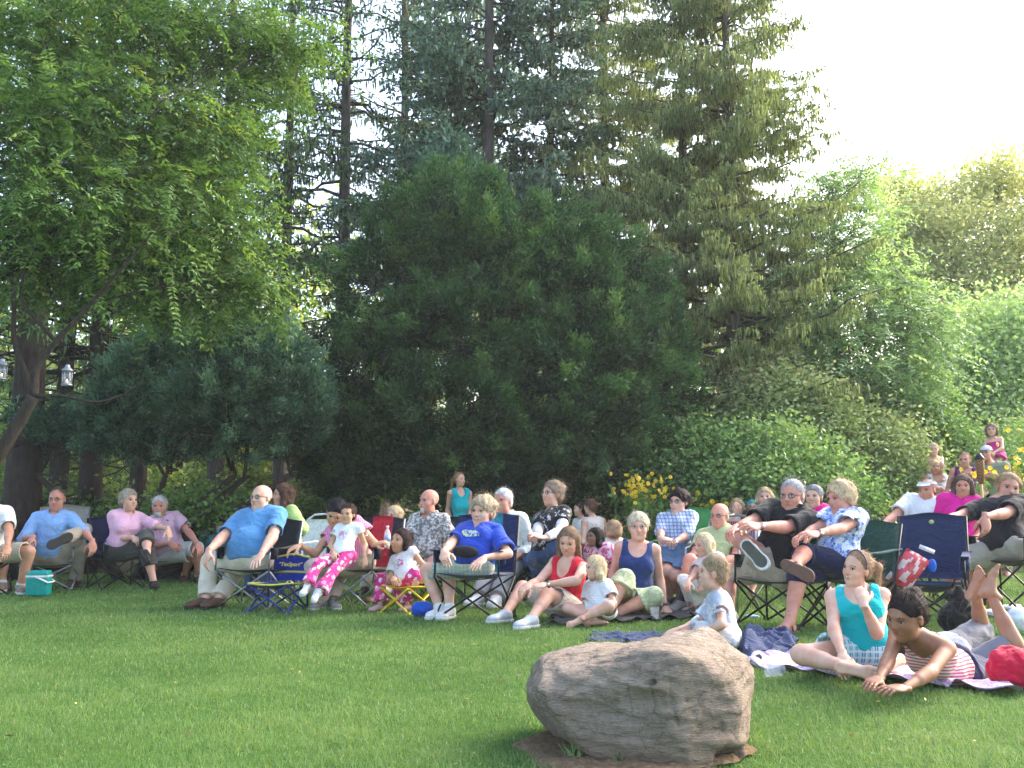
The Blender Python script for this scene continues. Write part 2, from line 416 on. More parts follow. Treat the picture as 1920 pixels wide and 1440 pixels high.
M_YEW = leaf_mat("yew_needles", [(0.0109, 0.0341, 0.0139), (0.0341, 0.093, 0.031), (0.0775, 0.1783, 0.0496), (0.186, 0.31, 0.0775)], .3)
M_JUN = leaf_mat("juniper_needles", [(0.018, 0.0525, 0.033), (0.0525, 0.12, 0.075), (0.105, 0.21, 0.1275), (0.195, 0.33, 0.195)], .25)
M_WAL = leaf_mat("walnut_leaves", [(0.0406, 0.087, 0.029), (0.0943, 0.1885, 0.0493), (0.174, 0.2972, 0.0725), (0.3625, 0.435, 0.1015)], .42)
M_LOC = leaf_mat("locust_leaves", [(0.091, 0.169, 0.0715), (0.195, 0.3315, 0.143), (0.325, 0.481, 0.221), (0.494, 0.598, 0.286)], .42)
M_OAK = leaf_mat("oak_leaves", [(.18, .21, .08), (.36, .40, .17), (.52, .55, .25), (.66, .66, .34)], .45)
M_ASH = leaf_mat("ash_leaves", [(0.12, 0.204, 0.084), (0.264, 0.408, 0.18), (0.432, 0.588, 0.288), (0.6, 0.72, 0.36)], .4)
M_SHR = leaf_mat("shrub_leaves", [(0.0345, 0.0805, 0.0287), (0.0862, 0.1898, 0.0575), (0.1725, 0.3105, 0.0978), (0.3105, 0.437, 0.161)], .35)
M_VIB = leaf_mat("arching_shrub_leaves", [(0.092, 0.138, 0.0575), (0.2185, 0.3105, 0.115), (0.368, 0.4715, 0.1955), (0.575, 0.529, 0.322)], .35)
M_WOOD = leaf_mat("wood_leaves", [(0.028, 0.07, 0.021), (0.084, 0.168, 0.042), (0.196, 0.308, 0.07), (0.532, 0.56, 0.14)], .45)

# ---------------------------------------------------------------- ground and lawn
def lawn_ground():
    t = NT("lawn_soil"); v = t.coord(); a = t.noise(v, .9, 4); b = t.noise(v, 30, 3); c = t.noise(v, 180, 2)
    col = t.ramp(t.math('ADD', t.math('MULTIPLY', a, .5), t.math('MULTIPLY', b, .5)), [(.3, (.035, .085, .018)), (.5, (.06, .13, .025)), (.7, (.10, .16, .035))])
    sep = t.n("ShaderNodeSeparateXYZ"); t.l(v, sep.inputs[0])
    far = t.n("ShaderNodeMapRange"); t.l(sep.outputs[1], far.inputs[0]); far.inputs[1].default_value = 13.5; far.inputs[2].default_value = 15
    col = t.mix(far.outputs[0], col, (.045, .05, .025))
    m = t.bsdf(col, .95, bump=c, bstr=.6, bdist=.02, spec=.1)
    n = 60; xs = np.concatenate([np.linspace(-90, -20, 12), np.linspace(-18, 18, 60), np.linspace(20, 90, 12)])
    ys = np.concatenate([np.linspace(-30, 0, 6), np.linspace(1, 20, 50), np.linspace(24, 100, 16)])
    X, Y = np.meshgrid(xs, ys, indexing='ij'); Z = .015 * np.sin(X * 1.1 + .4) * np.cos(Y * .9) * ((abs(X) < 18) & (Y < 20))
    V = np.stack([X, Y, Z], -1).reshape(-1, 3); i = np.arange(len(xs) - 1)[:, None] * len(ys) + np.arange(len(ys) - 1)[None]
    F = np.stack([i, i + len(ys), i + len(ys) + 1, i + 1], -1).reshape(-1, 4)
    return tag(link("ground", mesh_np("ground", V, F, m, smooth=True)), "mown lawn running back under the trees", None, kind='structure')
lawn_ground()
def gz(x, y): return .015 * np.sin(x * 1.1 + .4) * np.cos(y * .9)
ROCK = np.array([(1190 - 960) / FPX * 4.15, 4.15])
def rock_clear(x, y):
    u = (x - ROCK[0] + .05) / .41; v = (y - ROCK[1] + .05) / .285
    return u * u + v * v + .22 * np.sin(11 * x + 3) * np.cos(13 * y) + .12 * np.sin(31 * x) * np.cos(27 * y)
def grass():
    rg = np.random.RandomState(3); Vs = []; T = []; Fs = []; n0 = 0
    for (y0, y1, dens, w, h) in ((3.3, 4.6, 13000, .0034, .032), (4.6, 6.2, 8500, .0042, .032), (6.2, 8.5, 4600, .0058, .034), (8.5, 11, 2600, .008, .037), (11, 14.5, 1400, .011, .042)):
        W = y1 * 1920 / FPX * .5 + .5; N = int((y1 - y0) * 2 * W * dens)
        x = rg.uniform(-W, W, N); y = rg.uniform(y0, y1, N)
        dry = np.sin(x * 1.3 + 2 * np.sin(y * 1.1)) * np.sin(y * 1.7 + x); clump = np.sin(x * 2.3 + np.sin(y * 3.1)) * np.sin(y * 2.7 + 1.3 * np.sin(x * 1.9)); c2 = np.sin(x * 9 + 2 * np.sin(y * 7)) * np.sin(y * 8 + 2 * np.sin(x * 6))
        keep = (rg.rand(N) < .8 + .2 * c2) & (rock_clear(x, y) > 1.0 + .25 * rg.randn(N) * .5)
        x, y, clump, c2, dry = x[keep], y[keep], clump[keep], c2[keep], dry[keep]; N = len(x)
        hh = h * rg.uniform(.5, 1.25, N) * (1 + .25 * c2 + .15 * clump); az = rg.rand(N) * 6.28; ln = rg.uniform(.2, 1.2, N)
        d = np.stack([np.cos(az), np.sin(az), np.zeros(N)], 1); s = np.stack([-np.sin(az), np.cos(az), np.zeros(N)], 1)
        s = np.stack([np.cos(az * 1.7), np.sin(az * 1.7) * .5, np.zeros(N)], 1)
        B = np.stack([x, y, gz(x, y) - .003], 1); ww = (w * rg.uniform(.6, 1.3, N) * .5)[:, None]
        M = B + d * (ln * hh * .35)[:, None] + np.array([0, 0, 1.]) * (hh * .6)[:, None]
        Tp = B + d * (ln * hh * 1.0)[:, None] + np.array([0, 0, 1.]) * (hh * (1 - .35 * ln))[:, None]
        V = np.stack([B - s * ww, B + s * ww, M + s * ww * .8, M - s * ww * .8, Tp], 1).reshape(-1, 3)
        i = n0 + np.arange(N) * 5
        Fs.append((np.stack([i, i + 1, i + 2, i + 3], 1), np.stack([i + 3, i + 2, i + 4], 1))); Vs.append(V); n0 += 5 * N
        tn = .48 + .13 * rg.randn(N) + .13 * clump + .06 * c2 + .05 * np.clip((x / W), -1, 1); tn += .12 * (dry > .6) * rg.rand(N); tn[rg.rand(N) < .03 + .05 * (dry > .5)] = 1.0
        T.append(np.repeat(np.clip(tn, 0, 1), 5))
    m = leaf_mat("grass_blades", [(.05, .10, .033), (.10, .195, .062), (.155, .265, .088), (.225, .33, .12), (.36, .38, .2)], .3, .6, spec=.15)
    me = mesh_np("grass", np.concatenate(Vs), [np.concatenate([f[0] for f in Fs]), np.concatenate([f[1] for f in Fs])], m, tint=np.concatenate(T))
    tag(link("grass", me), "short mown green grass of the lawn", "grass", kind='stuff')
grass()

# ---------------------------------------------------------------- boulder and its bare soil
def boulder():
    h = .006; s = SDF((-.6, -.5, -.12), (.6, .55, .58), h)
    s.ell((0.0, .02, .16), np.eye(3), (.56, .44, .36), 0)
    for p, n, k in (((-.43, 0, .27), (-.90, -.1, .30), .02), ((-.43, -.1, .22), (-.72, -.25, -.62), .03), ((-.30, -.2, .05), (-.80, -.3, -.45), .03), ((-.1, -.285, .15), (-.10, -.985, -.12), .02), ((-.1, -.25, .33), (-.20, -.80, .58), .02), ((-.2, -.1, .37), (-.30, -.22, .93), .02),
                    ((.1, .0, .425), (-.16, .03, .985), .02), ((.27, -.12, .39), (.42, -.30, .86), .02), ((.36, -.14, .30), (.72, -.52, .46), .02), ((.41, -.1, .2), (.93, -.35, .05), .03), ((.24, -.255, .1), (.42, -.90, .08), .02), ((.1, .3, .3), (.1, .9, .45), .05), ((.42, .1, .06), (.85, .0, -.5), .03)):
        n = nrm(np.array(n)); s.plane(np.array(p), n, k)
    # ledges and hollows
    s.ell((-.08, -.36, .245), np.eye(3), (.2, .085, .04), .04, 's'); s.ell((-.22, -.33, .2), np.eye(3), (.14, .07, .05), .05, 's')
    s.cone((-.12, -.33, .08), (.12, -.35, .07), .03, .02, .04, 's'); s.cone((.12, -.33, .33), (.2, -.36, .05), .018, .022, .04, 's'); s.ell((.33, -.2, .02), np.eye(3), (.08, .08, .05), .04, 's')
    s.cone((-.4, -.12, .33), (.05, -.25, .40), .008, .006, .015, 's'); s.cone((-.3, .02, .37), (.1, -.1, .43), .006, .005, .012, 's')
    for a_, b_, r_ in (((-.36, -.2, .30), (.02, -.27, .37), .007), ((-.3, -.1, .36), (.16, -.16, .42), .006), ((.0, -.3, .30), (.28, -.22, .36), .008), ((.1, -.3, .28), (.16, -.3, .03), .009), ((.22, -.28, .33), (.34, -.2, .05), .008), ((-.3, -.3, .12), (.05, -.34, .15), .010), ((-.1, -.33, .2), (.12, -.33, .19), .009), ((.02, -.2, .40), (.20, -.28, .20), .006), ((.28, -.1, .40), (.42, -.12, .12), .007)):
        s.cone(a_, b_, r_, r_ * .6, .008, 's')
    s.wob(.010, 4.5, 4); s.wob(.007, 11, 9, (.35, .7, 1.9)); s.wob(.0042, 26, 12, (.4, .7, 1.8)); s.wob(.002, 60, 14, (.6, .8, 1.5))
    V, F = s.mesh()
    t = NT("boulder_stone"); v = t.coord(); st = t.noise(t.mapping(v, (2.2, 3, 9), (0, .15, 0)), 2.2, 8, .65); b = t.noise(v, 5, 6, .6); g = t.noise(v, 70, 4, .7)
    col = t.ramp(st, [(.25, (.17, .125, .095)), (.42, (.33, .25, .19)), (.6, (.46, .36, .285)), (.78, (.58, .49, .41))])
    col = t.mix(t.ramp(b, [(.4, (0, 0, 0)), (.62, (1, 1, 1))]), col, (.30, .22, .15)); col = t.mix(.35, col, t.ramp(g, [(.3, (.18, .155, .13)), (.7, (.55, .49, .43))]))
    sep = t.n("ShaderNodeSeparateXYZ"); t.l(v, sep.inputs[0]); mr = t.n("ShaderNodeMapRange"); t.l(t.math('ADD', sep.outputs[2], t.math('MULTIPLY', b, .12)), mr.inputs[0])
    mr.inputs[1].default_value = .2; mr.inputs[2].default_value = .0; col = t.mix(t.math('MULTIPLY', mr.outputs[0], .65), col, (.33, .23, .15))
    fin = t.noise(t.mapping(v, (3, 4, 16), (0, .12, .1)), 9, 8, .75); vo = t.n("ShaderNodeTexVoronoi", feature='DISTANCE_TO_EDGE'); vo.inputs['Scale'].default_value = 3.2; wv = t.n("ShaderNodeVectorMath", operation='ADD')
    nz = t.n("ShaderNodeTexNoise"); nz.inputs['Scale'].default_value = 5; nz.inputs['Detail'].default_value = 5; t.l(v, nz.inputs['Vector']); sc2 = t.n("ShaderNodeVectorMath", operation='SCALE'); t.l(nz.outputs[1], sc2.inputs[0]); sc2.inputs['Scale'].default_value = .5
    t.l(t.mapping(v, (1, 1.3, 2.6), (0, .2, 0)), wv.inputs[0]); t.l(sc2.outputs[0], wv.inputs[1]); t.l(wv.outputs[0], vo.inputs['Vector'])
    crk = t.ramp(vo.outputs['Distance'], [(0, (0, 0, 0)), (.018, (.6, .6, .6)), (.05, (1, 1, 1))])
    col = t.mix(1.0, col, t.ramp(crk, [(0, (.72, .69, .66)), (1, (1, 1, 1))]), 'MULTIPLY'); col = t.mix(t.ramp(fin, [(.56, (0, 0, 0)), (.68, (.8, .8, .8))]), col, (.54, .48, .42)); col = t.mix(t.ramp(fin, [(.34, (.3, .3, .3)), (.42, (0, 0, 0))]), col, (.10, .08, .065))
    bm = t.math('ADD', t.math('ADD', t.math('MULTIPLY', st, .7), t.math('MULTIPLY', fin, .9)), t.math('ADD', t.math('MULTIPLY', g, .25), t.math('MULTIPLY', crk, .14)))
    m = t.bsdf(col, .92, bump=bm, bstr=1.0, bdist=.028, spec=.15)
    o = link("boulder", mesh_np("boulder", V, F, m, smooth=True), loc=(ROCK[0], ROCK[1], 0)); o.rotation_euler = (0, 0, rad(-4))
    tag(o, "big weathered grey brown boulder half sunk in the lawn in front", "boulder")
    # soil around it
    rg = np.random.RandomState(2); k = 64; rings = 14; V = [[0, 0, .012]]; F = []
    for r in range(1, rings + 1):
        for a in range(k):
            th = a / k * 6.283; q = r / rings; R = 1 + .10 * math.sin(3 * th + 1) + .035 * math.sin(7 * th) + .02 * math.sin(13 * th + 2)
            V.append([.47 * q * R * math.cos(th) - .05, .34 * q * R * math.sin(th) - .05, .012 + .018 * (1 - q) * rg.rand() + (.014 * rg.rand() if q < .98 else -.01)])
    V = np.array(V); F3 = [[0, 1 + a, 1 + (a + 1) % k] for a in range(k)]; F4 = [[1 + (r - 1) * k + a, 1 + r * k + a, 1 + r * k + (a + 1) % k, 1 + (r - 1) * k + (a + 1) % k] for r in range(1, rings) for a in range(k)]
    V[:, 0] += ROCK[0]; V[:, 1] += ROCK[1]
    t = NT("bare_soil"); v = t.coord(); f = t.noise(v, 40, 6, .7)
    m = t.bsdf(t.ramp(f, [(.3, (.1, .065, .04)), (.55, (.2, .14, .085)), (.75, (.3, .22, .14))]), .95, bump=f, bstr=1, bdist=.02, spec=.05)
    tag(link("soil", mesh_np("soil", V, [np.array(F4), np.array(F3)], m, smooth=True)), "bare brown soil around the foot of the boulder", None, kind='structure')
boulder()
def weeds():
    rg = np.random.RandomState(8); lv = Leaves(4)
    for (x, y, n) in ((1075, 1425, 14), (1090, 1432, 8), (1165, 1438, 8), (1340, 1400, 16), (1375, 1385, 14), (1400, 1392, 20), (985, 1370, 14), (1310, 1432, 14)):
        p = on_ground(x, y); N = n
        B = p + rg.randn(N, 3) * [.02, .02, 0]; D = nrm(rg.randn(N, 3) * [.5, .5, .1] + np.array([0, 0, 1.0])) * rg.uniform(.04, .1, N)[:, None]
        lv.add(B, D, perp(D, rg) * .0035, .6 + .2 * rg.randn(N), .4)
    tag(link("grass_tufts", lv.mesh("grass_tufts", bpy.data.materials["grass_blades"])), "longer grass tufts around the foot of the boulder", "grass", kind='stuff')
weeds()

def clover():
    rg = np.random.RandomState(21); lv = Leaves(22)
    for _ in range(90):
        cx, cy = rg.uniform(-4.5, 4.5), rg.uniform(3.5, 9.5); n = rg.randint(12, 45); r = rg.uniform(.05, .22)
        B = np.stack([cx + rg.randn(n) * r, cy + rg.randn(n) * r, np.full(n, .026) + rg.rand(n) * .012], 1); B = B[rock_clear(B[:, 0], B[:, 1]) > 1.0]; n = len(B)
        if not n: continue
        for q in range(3):
            a = q * 2.09 + rg.rand(n) * 6.28; D = np.stack([np.cos(a), np.sin(a), rg.uniform(-.2, .3, n)], 1) * .012; lv.add(B, D, perp(D, rg) * [[1, 1, .2]] * .0055, .45 + .2 * rg.randn(n), .6)
    tag(link("clover", lv.mesh("clover", M_SHR)), "small clover patches scattered through the lawn", "clover", kind='stuff')
    lv = Leaves(23); n = 170; x = rg.uniform(-5, 5, n); y = rg.uniform(3.4, 11, n); k = rock_clear(x, y) > 1; B = np.stack([x, y, np.full(n, .03)], 1)[k]; n = len(B); a = rg.rand(n) * 6.28
    D = np.stack([np.cos(a), np.sin(a), rg.uniform(-.3, .3, n)], 1) * rg.uniform(.02, .045, n)[:, None]; lv.add(B, D, perp(D, rg) * .006, .6 + .3 * rg.randn(n)); m = leaf_mat("fallen_leaf", [(.12, .07, .03), (.3, .2, .07), (.45, .36, .1)], .1)
    tag(link("fallen_leaves", lv.mesh("fallen_leaves", m)), "scattered dry fallen leaflets on the lawn", "leaves", kind='stuff')
clover()
# ---------------------------------------------------------------- conifers behind the crowd
G_SP = "tall spruces behind the crowd"
spruce("spruce_tree", "spruce with tall bare straight trunk just right of the walnut crown", 640, 19, 19, (M_BARK, M_SPR), z0=4.6, R=2.1, dens=1.0, seed=11, pend=.35, r0=.17, dead=46, gaps=.36, tw=.04, tl=.2, group=G_SP)
spruce("spruce_tree", "thin spruce trunk second to the right of the bare straight spruce, sparse dark boughs", 745, 22, 20, (M_BARK, M_SPR), z0=4.8, R=2.1, dens=1.0, seed=12, pend=.35, r0=.17, dead=34, gaps=.36, tw=.04, tl=.2, group=G_SP)
spruce("spruce_tree", "spruce trunk standing between the thin spruce and the blue green spruce", 845, 24, 20, (M_BARK, M_BSP), z0=6.0, R=2.2, dens=1.1, seed=13, pend=.3, r0=.17, dead=22, gaps=.2, tw=.07, group=G_SP)
spruce("spruce_tree", "dark spruce half behind the drooping edge of the leafy walnut crown", 522, 20, 18, (M_BARK, M_SPR), z0=3.8, R=1.7, dens=1.1, seed=14, pend=.5, r0=.15, dead=36, gaps=.15, tw=.04, tl=.2, group=G_SP)
spruce("spruce_tree", "spruce showing its upper trunk through the walnut leaves", 405, 21, 18, (M_BARK, M_SPR), z0=4.0, R=2.0, dens=1.1, seed=15, pend=.4, r0=.19, dead=26, gaps=.15, tw=.04, tl=.2, group=G_SP)
spruce("blue_spruce_tree", "dense blue green spruce with clumped boughs above the yew", 915, 18.5, 17, (M_BARK, M_BSP), z0=3.9, R=2.3, dens=2.1, seed=16, pend=.15, r0=.2, dead=14, gaps=.12, tw=.05, droop=.2, tl=.15, group=G_SP)
spruce("blue_spruce_tree", "blue green spruce with boughs touching the drooping olive spruce", 1030, 19.5, 16, (M_BARK, M_BSP), z0=4.2, R=1.6, dens=2.1, seed=26, pend=.2, r0=.14, gaps=.15, tw=.05, droop=.3, tl=.15, group=G_SP)
spruce("norway_spruce_tree", "drooping olive green spruce with visible trunk behind the yew's right shoulder", 1150, 20.5, 18, (M_BARK2, M_NSP), z0=4.8, R=2.2, dens=2.2, seed=17, nb=(5, 9), step=.33, pend=.75, r0=.18, dead=14, gaps=.2, tw=.026, tl=.13, group=G_SP)
spruce("norway_spruce_tree", "broad olive green spruce with hanging twigs, left of the pair beside the open sky", 1285, 17.5, 14.5, (M_BARK2, M_NSP), z0=2.2, R=2.1, dens=2.6, seed=18, nb=(5, 9), step=.33, pend=.78, r0=.15, dead=10, gaps=.12, tw=.026, tl=.125, group=G_SP)
spruce("norway_spruce_tree", "broad olive green spruce with hanging twigs whose long boughs reach into the open sky", 1385, 16.5, 13.6, (M_BARK2, M_NSP), z0=1.8, R=2.1, dens=2.6, seed=19, nb=(5, 9), step=.33, pend=.78, r0=.17, dead=10, gaps=.1, tw=.026, tl=.125, droop=.12, group=G_SP)
G_DT = "dark trunks in the shade at the left"
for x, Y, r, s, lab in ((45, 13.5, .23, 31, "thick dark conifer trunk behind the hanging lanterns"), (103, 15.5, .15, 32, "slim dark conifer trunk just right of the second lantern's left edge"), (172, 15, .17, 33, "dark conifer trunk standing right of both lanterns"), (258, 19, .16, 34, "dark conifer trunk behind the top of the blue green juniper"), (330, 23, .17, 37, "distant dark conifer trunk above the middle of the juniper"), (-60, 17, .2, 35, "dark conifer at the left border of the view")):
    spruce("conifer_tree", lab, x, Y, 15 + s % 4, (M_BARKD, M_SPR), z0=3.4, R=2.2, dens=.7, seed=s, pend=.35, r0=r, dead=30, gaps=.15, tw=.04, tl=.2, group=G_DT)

# ---------------------------------------------------------------- yew and juniper
YB = [pb(830, 420, 15.2, 130, 100), pb(975, 500, 15, 170, 125, None, 1.3), pb(1105, 560, 15, 140, 120, None, 1.1), pb(745, 545, 15.2, 120, 120), pb(890, 640, 14.6, 190, 130, None, 1.2), pb(1080, 690, 14.4, 180, 140, None, 1.4), pb(1190, 700, 15, 105, 130),
      pb(690, 730, 14.6, 110, 90), pb(870, 790, 14.3, 210, 95, None, 1.3), pb(1075, 820, 14.3, 170, 80, None, 1.1), pb(655, 810, 14.6, 95, 75), pb(1190, 610, 15.2, 80, 90, None, .7), pb(900, 880, 14.4, 210, 55, None, 1.0), pb(690, 880, 14.6, 110, 50, None, .7), pb(1110, 875, 14.3, 130, 45, None, .7)]
b0 = (at(900, 951, 15.2)[0], 15.2, 0)
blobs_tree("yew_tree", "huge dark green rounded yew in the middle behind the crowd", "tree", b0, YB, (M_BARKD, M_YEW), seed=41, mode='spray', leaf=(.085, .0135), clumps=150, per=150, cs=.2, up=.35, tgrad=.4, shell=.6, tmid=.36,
           trunks=[[(b0[0] + dx, b0[1] + dy, 0, .13), (b0[0] + dx * 1.8, b0[1] + dy, 1.6, .1), (b0[0] + dx * 3.5, b0[1] + dy * 2, 3.6, .05)] for dx, dy in ((-.5, 0), (.1, .2), (.6, -.1), (-.9, .3), (1.0, .2))], twigs=1.5)
JB = [pb(385, 660, 13.2, 105, 65), pb(490, 690, 13, 95, 70), pb(545, 750, 13, 60, 60, None, .7), pb(425, 760, 12.8, 130, 65, None, 1.2), pb(300, 720, 13.2, 90, 65), pb(535, 800, 13, 65, 50, None, .7), pb(235, 790, 13.2, 85, 50), pb(130, 800, 13.5, 90, 35, None, .6), pb(340, 820, 13.2, 110, 40, None, .8)]
b1 = (at(300, 951, 13.4)[0], 13.4, 0)
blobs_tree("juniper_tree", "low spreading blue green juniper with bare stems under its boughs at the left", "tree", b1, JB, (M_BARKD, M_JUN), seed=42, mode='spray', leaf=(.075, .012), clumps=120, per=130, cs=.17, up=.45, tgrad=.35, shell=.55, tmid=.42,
           trunks=[[(b1[0] + a, b1[1], 0, .08), (b1[0] + a + .5 * q, b1[1] - .1, .75, .06), (b1[0] + a + 1.3 * q, b1[1], 1.4, .035)] for a, q in ((-.3, 1), (0, .9), (.3, 1.1), (-.5, -.9), (-.2, .2), (.1, 1.3))], twigs=1.6)
# small conifer top rising left of the yew
JB2 = [pb(845, 330, 16.5, 40, 50, None, .6), pb(870, 380, 16.5, 70, 60)]
blobs_tree("juniper_tree", "pointed blue green juniper top rising over the yew", "tree", (at(860, 951, 16.6)[0], 16.6, 0), JB2, (M_BARKD, M_JUN), seed=43, mode='spray', leaf=(.1, .02), clumps=90, per=90, cs=.2, up=.7, tgrad=.2, tmid=.6,
           trunks=[[(at(860, 951, 16.6)[0], 16.6, 0, .12), (at(858, 951, 16.6)[0], 16.6, 6.3, .03)]])

# ---------------------------------------------------------------- walnut in front at the left
def pr(pts, Y): return [(*at(x, y, Y + (q[0] if q else 0)), r * .36 * Y / FPX) for x, y, r, *q in pts]
WB = [pb(50, 70, 9.6, 140, 90), pb(220, 40, 10, 160, 85), pb(400, 40, 10.4, 140, 85), pb(545, 80, 10.8, 80, 70, None, .6), pb(70, 240, 9, 140, 110), pb(250, 210, 9.6, 150, 100), pb(390, 240, 10.2, 90, 90, None, .8),
      pb(110, 390, 9, 150, 90), pb(290, 370, 9.6, 140, 90), pb(415, 420, 10, 80, 90, None, .8), pb(465, 520, 10.2, 55, 70, None, .45), pb(200, 500, 9.4, 150, 60, None, .6), pb(360, 520, 10, 90, 60, None, .6), pb(20, 500, 9.4, 90, 70, None, .5), pb(480, 200, 10.6, 60, 60, None, .3), pb(330, 560, 10.2, 90, 30, None, .3)]
trk = pr([(-90, 960, 44), (-20, 880, 40), (30, 800, 34), (62, 745, 30)], 8.6)
blobs_tree("walnut_tree", "leafy green walnut leaning in from the left with grey trunk and drooping compound leaves", "tree", (trk[0][0], trk[0][1], 0), WB, (M_BARKW, M_WAL), seed=51, mode='pinnate', leaf=(.095, .0140, .36, 7), clumps=50, per=9, cs=.2, tgrad=.1, tmid=.38, shell=.35,
           trunks=[[(trk[0][0] - .2, trk[0][1], 0, .12)] + trk, pr([(62, 745, 28), (66, 690, 20), (105, 640, 15), (170, 570, 12), (240, 490, 8), (300, 420, 4)], 8.7), pr([(62, 745, 24), (48, 700, 16), (24, 640, 14), (28, 560, 12), (10, 440, 8), (40, 360, 4)], 8.9),
                   pr([(66, 742, 10), (120, 742, 8), (180, 757, 7), (230, 742, 6), (268, 716, 3)], 8.6), pr([(105, 640, 12), (30, 560, 9), (60, 470, 8), (160, 380, 6), (280, 310, 5)], 8.8), pr([(170, 570, 7), (250, 548, 5), (330, 535, 3)], 8.9), pr([(-80, 560, 14), (0, 530, 12), (100, 440, 9), (180, 330, 7), (300, 200, 5)], 9)], twigs=1.2)

# ---------------------------------------------------------------- right hand trees
LB = [pb(1560, 350, 17.5, 70, 60, None, .8), pb(1600, 440, 17, 110, 80), pb(1520, 460, 17.5, 90, 120), pb(1565, 570, 16.6, 120, 90), pb(1660, 560, 17, 85, 70), pb(1700, 640, 16.6, 90, 75), pb(1590, 670, 16.2, 130, 70), pb(1490, 620, 17, 90, 100), pb(1740, 590, 17, 60, 60, None, .6), pb(1680, 720, 16.2, 100, 50, None, .8), pb(1620, 310, 18, 35, 30, None, .3)]
bx = at(1590, 951, 17)[0]
blobs_tree("locust_tree", "feathery bright green locust between the drooping spruces and the open sky", "tree", (bx, 17, 0), LB, (M_BARK2, M_LOC), seed=61, mode='pinnate', leaf=(.11, .019, .42, 6), clumps=46, per=9, cs=.26, tgrad=.3, tmid=.45, shell=.35,
           trunks=[[(bx, 17, 0, .14), (bx + .1, 17, 2, .11), (bx - .1, 17, 4, .08), (bx, 17.2, 6, .04)], [(bx + .05, 17, 1.2, .08), (bx + .7, 17, 2.6, .06), (bx + 1.2, 16.8, 3.8, .03)]])
OB = [pb(1790, 380, 27, 90, 50), pb(1880, 330, 27, 75, 50), pb(1720, 430, 26, 70, 55), pb(1850, 440, 25.5, 110, 60), pb(1770, 500, 25.5, 95, 50), pb(1900, 520, 25, 70, 60), pb(1690, 360, 27, 45, 35, None, .6), pb(1700, 530, 26, 60, 55), pb(1960, 420, 26, 70, 110), pb(1800, 570, 25, 90, 40), pb(1690, 470, 27, 60, 60, None, .7)]
bx = at(1800, 951, 26)[0]
blobs_tree("oak_tree", "sunlit yellow green oak at the right under the white sky", "tree", (bx, 26, 0), OB, (M_BARK2, M_OAK), seed=62, leaf=(.125, .045), clumps=52, per=70, cs=.36, tgrad=.3, tmid=.55, shell=.35,
           trunks=[[(bx, 26, 0, .25), (bx, 26, 3, .2), (bx - .4, 26, 6, .12), (bx - .2, 26, 8.4, .05)], [(bx, 26, 3, .14), (bx + 1.0, 26, 5.4, .09), (bx + 1.6, 26, 7.6, .04)]])
AB = [pb(1850, 620, 20, 110, 70), pb(1790, 690, 19.5, 80, 70), pb(1900, 720, 19.5, 90, 80), pb(1840, 790, 19, 100, 60), pb(1760, 770, 19.5, 60, 60, None, .7), pb(1960, 640, 20, 60, 120)]
bx = at(1850, 951, 20)[0]
blobs_tree("ash_tree", "pale green leafy tree behind the children riding on shoulders", "tree", (bx, 20, 0), AB, (M_BARK2, M_ASH), seed=63, leaf=(.11, .036), clumps=80, per=62, cs=.3, tgrad=.25, tmid=.5, shell=.4,
           trunks=[[(bx, 20, 0, .15), (bx - .1, 20, 2, .12), (bx + .1, 20, 4, .06)]])
def shrub(label, blobs, mats, seed, name='shrub', leaf=(.075, .024), clumps=70, per=80, cs=.2, tmid=.5, cat='shrub', group='shrubs along the back of the lawn', tgrad=.45, up=.1):
    c = blobs[0]; b = (c[0], c[1], 0)
    return blobs_tree(name, label, cat, b, blobs, mats, seed=seed, leaf=leaf, clumps=clumps, per=per, cs=cs, tgrad=tgrad, tmid=tmid, shell=.5, up=up,
                      trunks=[[(b[0] + q, b[1], 0, .035), (b[0] + 2.2 * q, b[1], max(.3, c[2] * .6), .022)] for q in (-.25, 0, .2)], stem='stem', crown='foliage', group=group)
shrub("light yellowish shrub below the drooping spruces", [pb(1440, 735, 15.6, 65, 45), pb(1500, 765, 15.4, 80, 50), pb(1410, 800, 15.4, 70, 50), pb(1540, 800, 15.2, 70, 45)], (M_BARK2, M_VIB), 71)
shrub("rounded arching shrub with pinkish tipped leaves right of centre", [pb(1640, 820, 15.6, 100, 55), pb(1590, 870, 15.3, 110, 60), pb(1680, 880, 15.4, 75, 70), pb(1630, 930, 15.2, 120, 60)], (M_BARK2, M_VIB), 72, tmid=.45)
shrub("dense mid green shrub just right of the yew", [pb(1290, 850, 14.6, 100, 60), pb(1350, 890, 14.2, 90, 60), pb(1220, 890, 14.4, 80, 60), pb(1300, 930, 14, 120, 50)], (M_BARK2, M_SHR), 73, tmid=.36)
shrub("fresh green shrub behind the grey haired man in black", [pb(1460, 850, 14.2, 90, 50), pb(1500, 900, 13.8, 100, 60), pb(1420, 920, 13.6, 90, 50), pb(1560, 940, 13.4, 70, 40)], (M_BARK2, M_SHR), 74, tmid=.6)
shrub("bright green shrub behind the people carrying children", [pb(1790, 860, 17, 70, 50), pb(1860, 900, 16.5, 90, 70), pb(1930, 870, 17, 60, 90), pb(1760, 920, 16.5, 70, 50), pb(1850, 960, 16.2, 120, 40)], (M_BARK2, M_SHR), 75, tmid=.65)
shrub("tall wispy shrub at the foot of the ash", [pb(1740, 820, 16.5, 60, 60), pb(1700, 790, 16.5, 60, 45), pb(1600, 770, 16.5, 60, 40)], (M_BARK2, M_SHR), 76, tmid=.6)
shrub("dark low shrub behind the two men at the left edge", [pb(20, 950, 14.6, 90, 50), pb(150, 970, 14.8, 60, 25)], (M_BARKD, M_YEW), 77, tmid=.6, per=45)
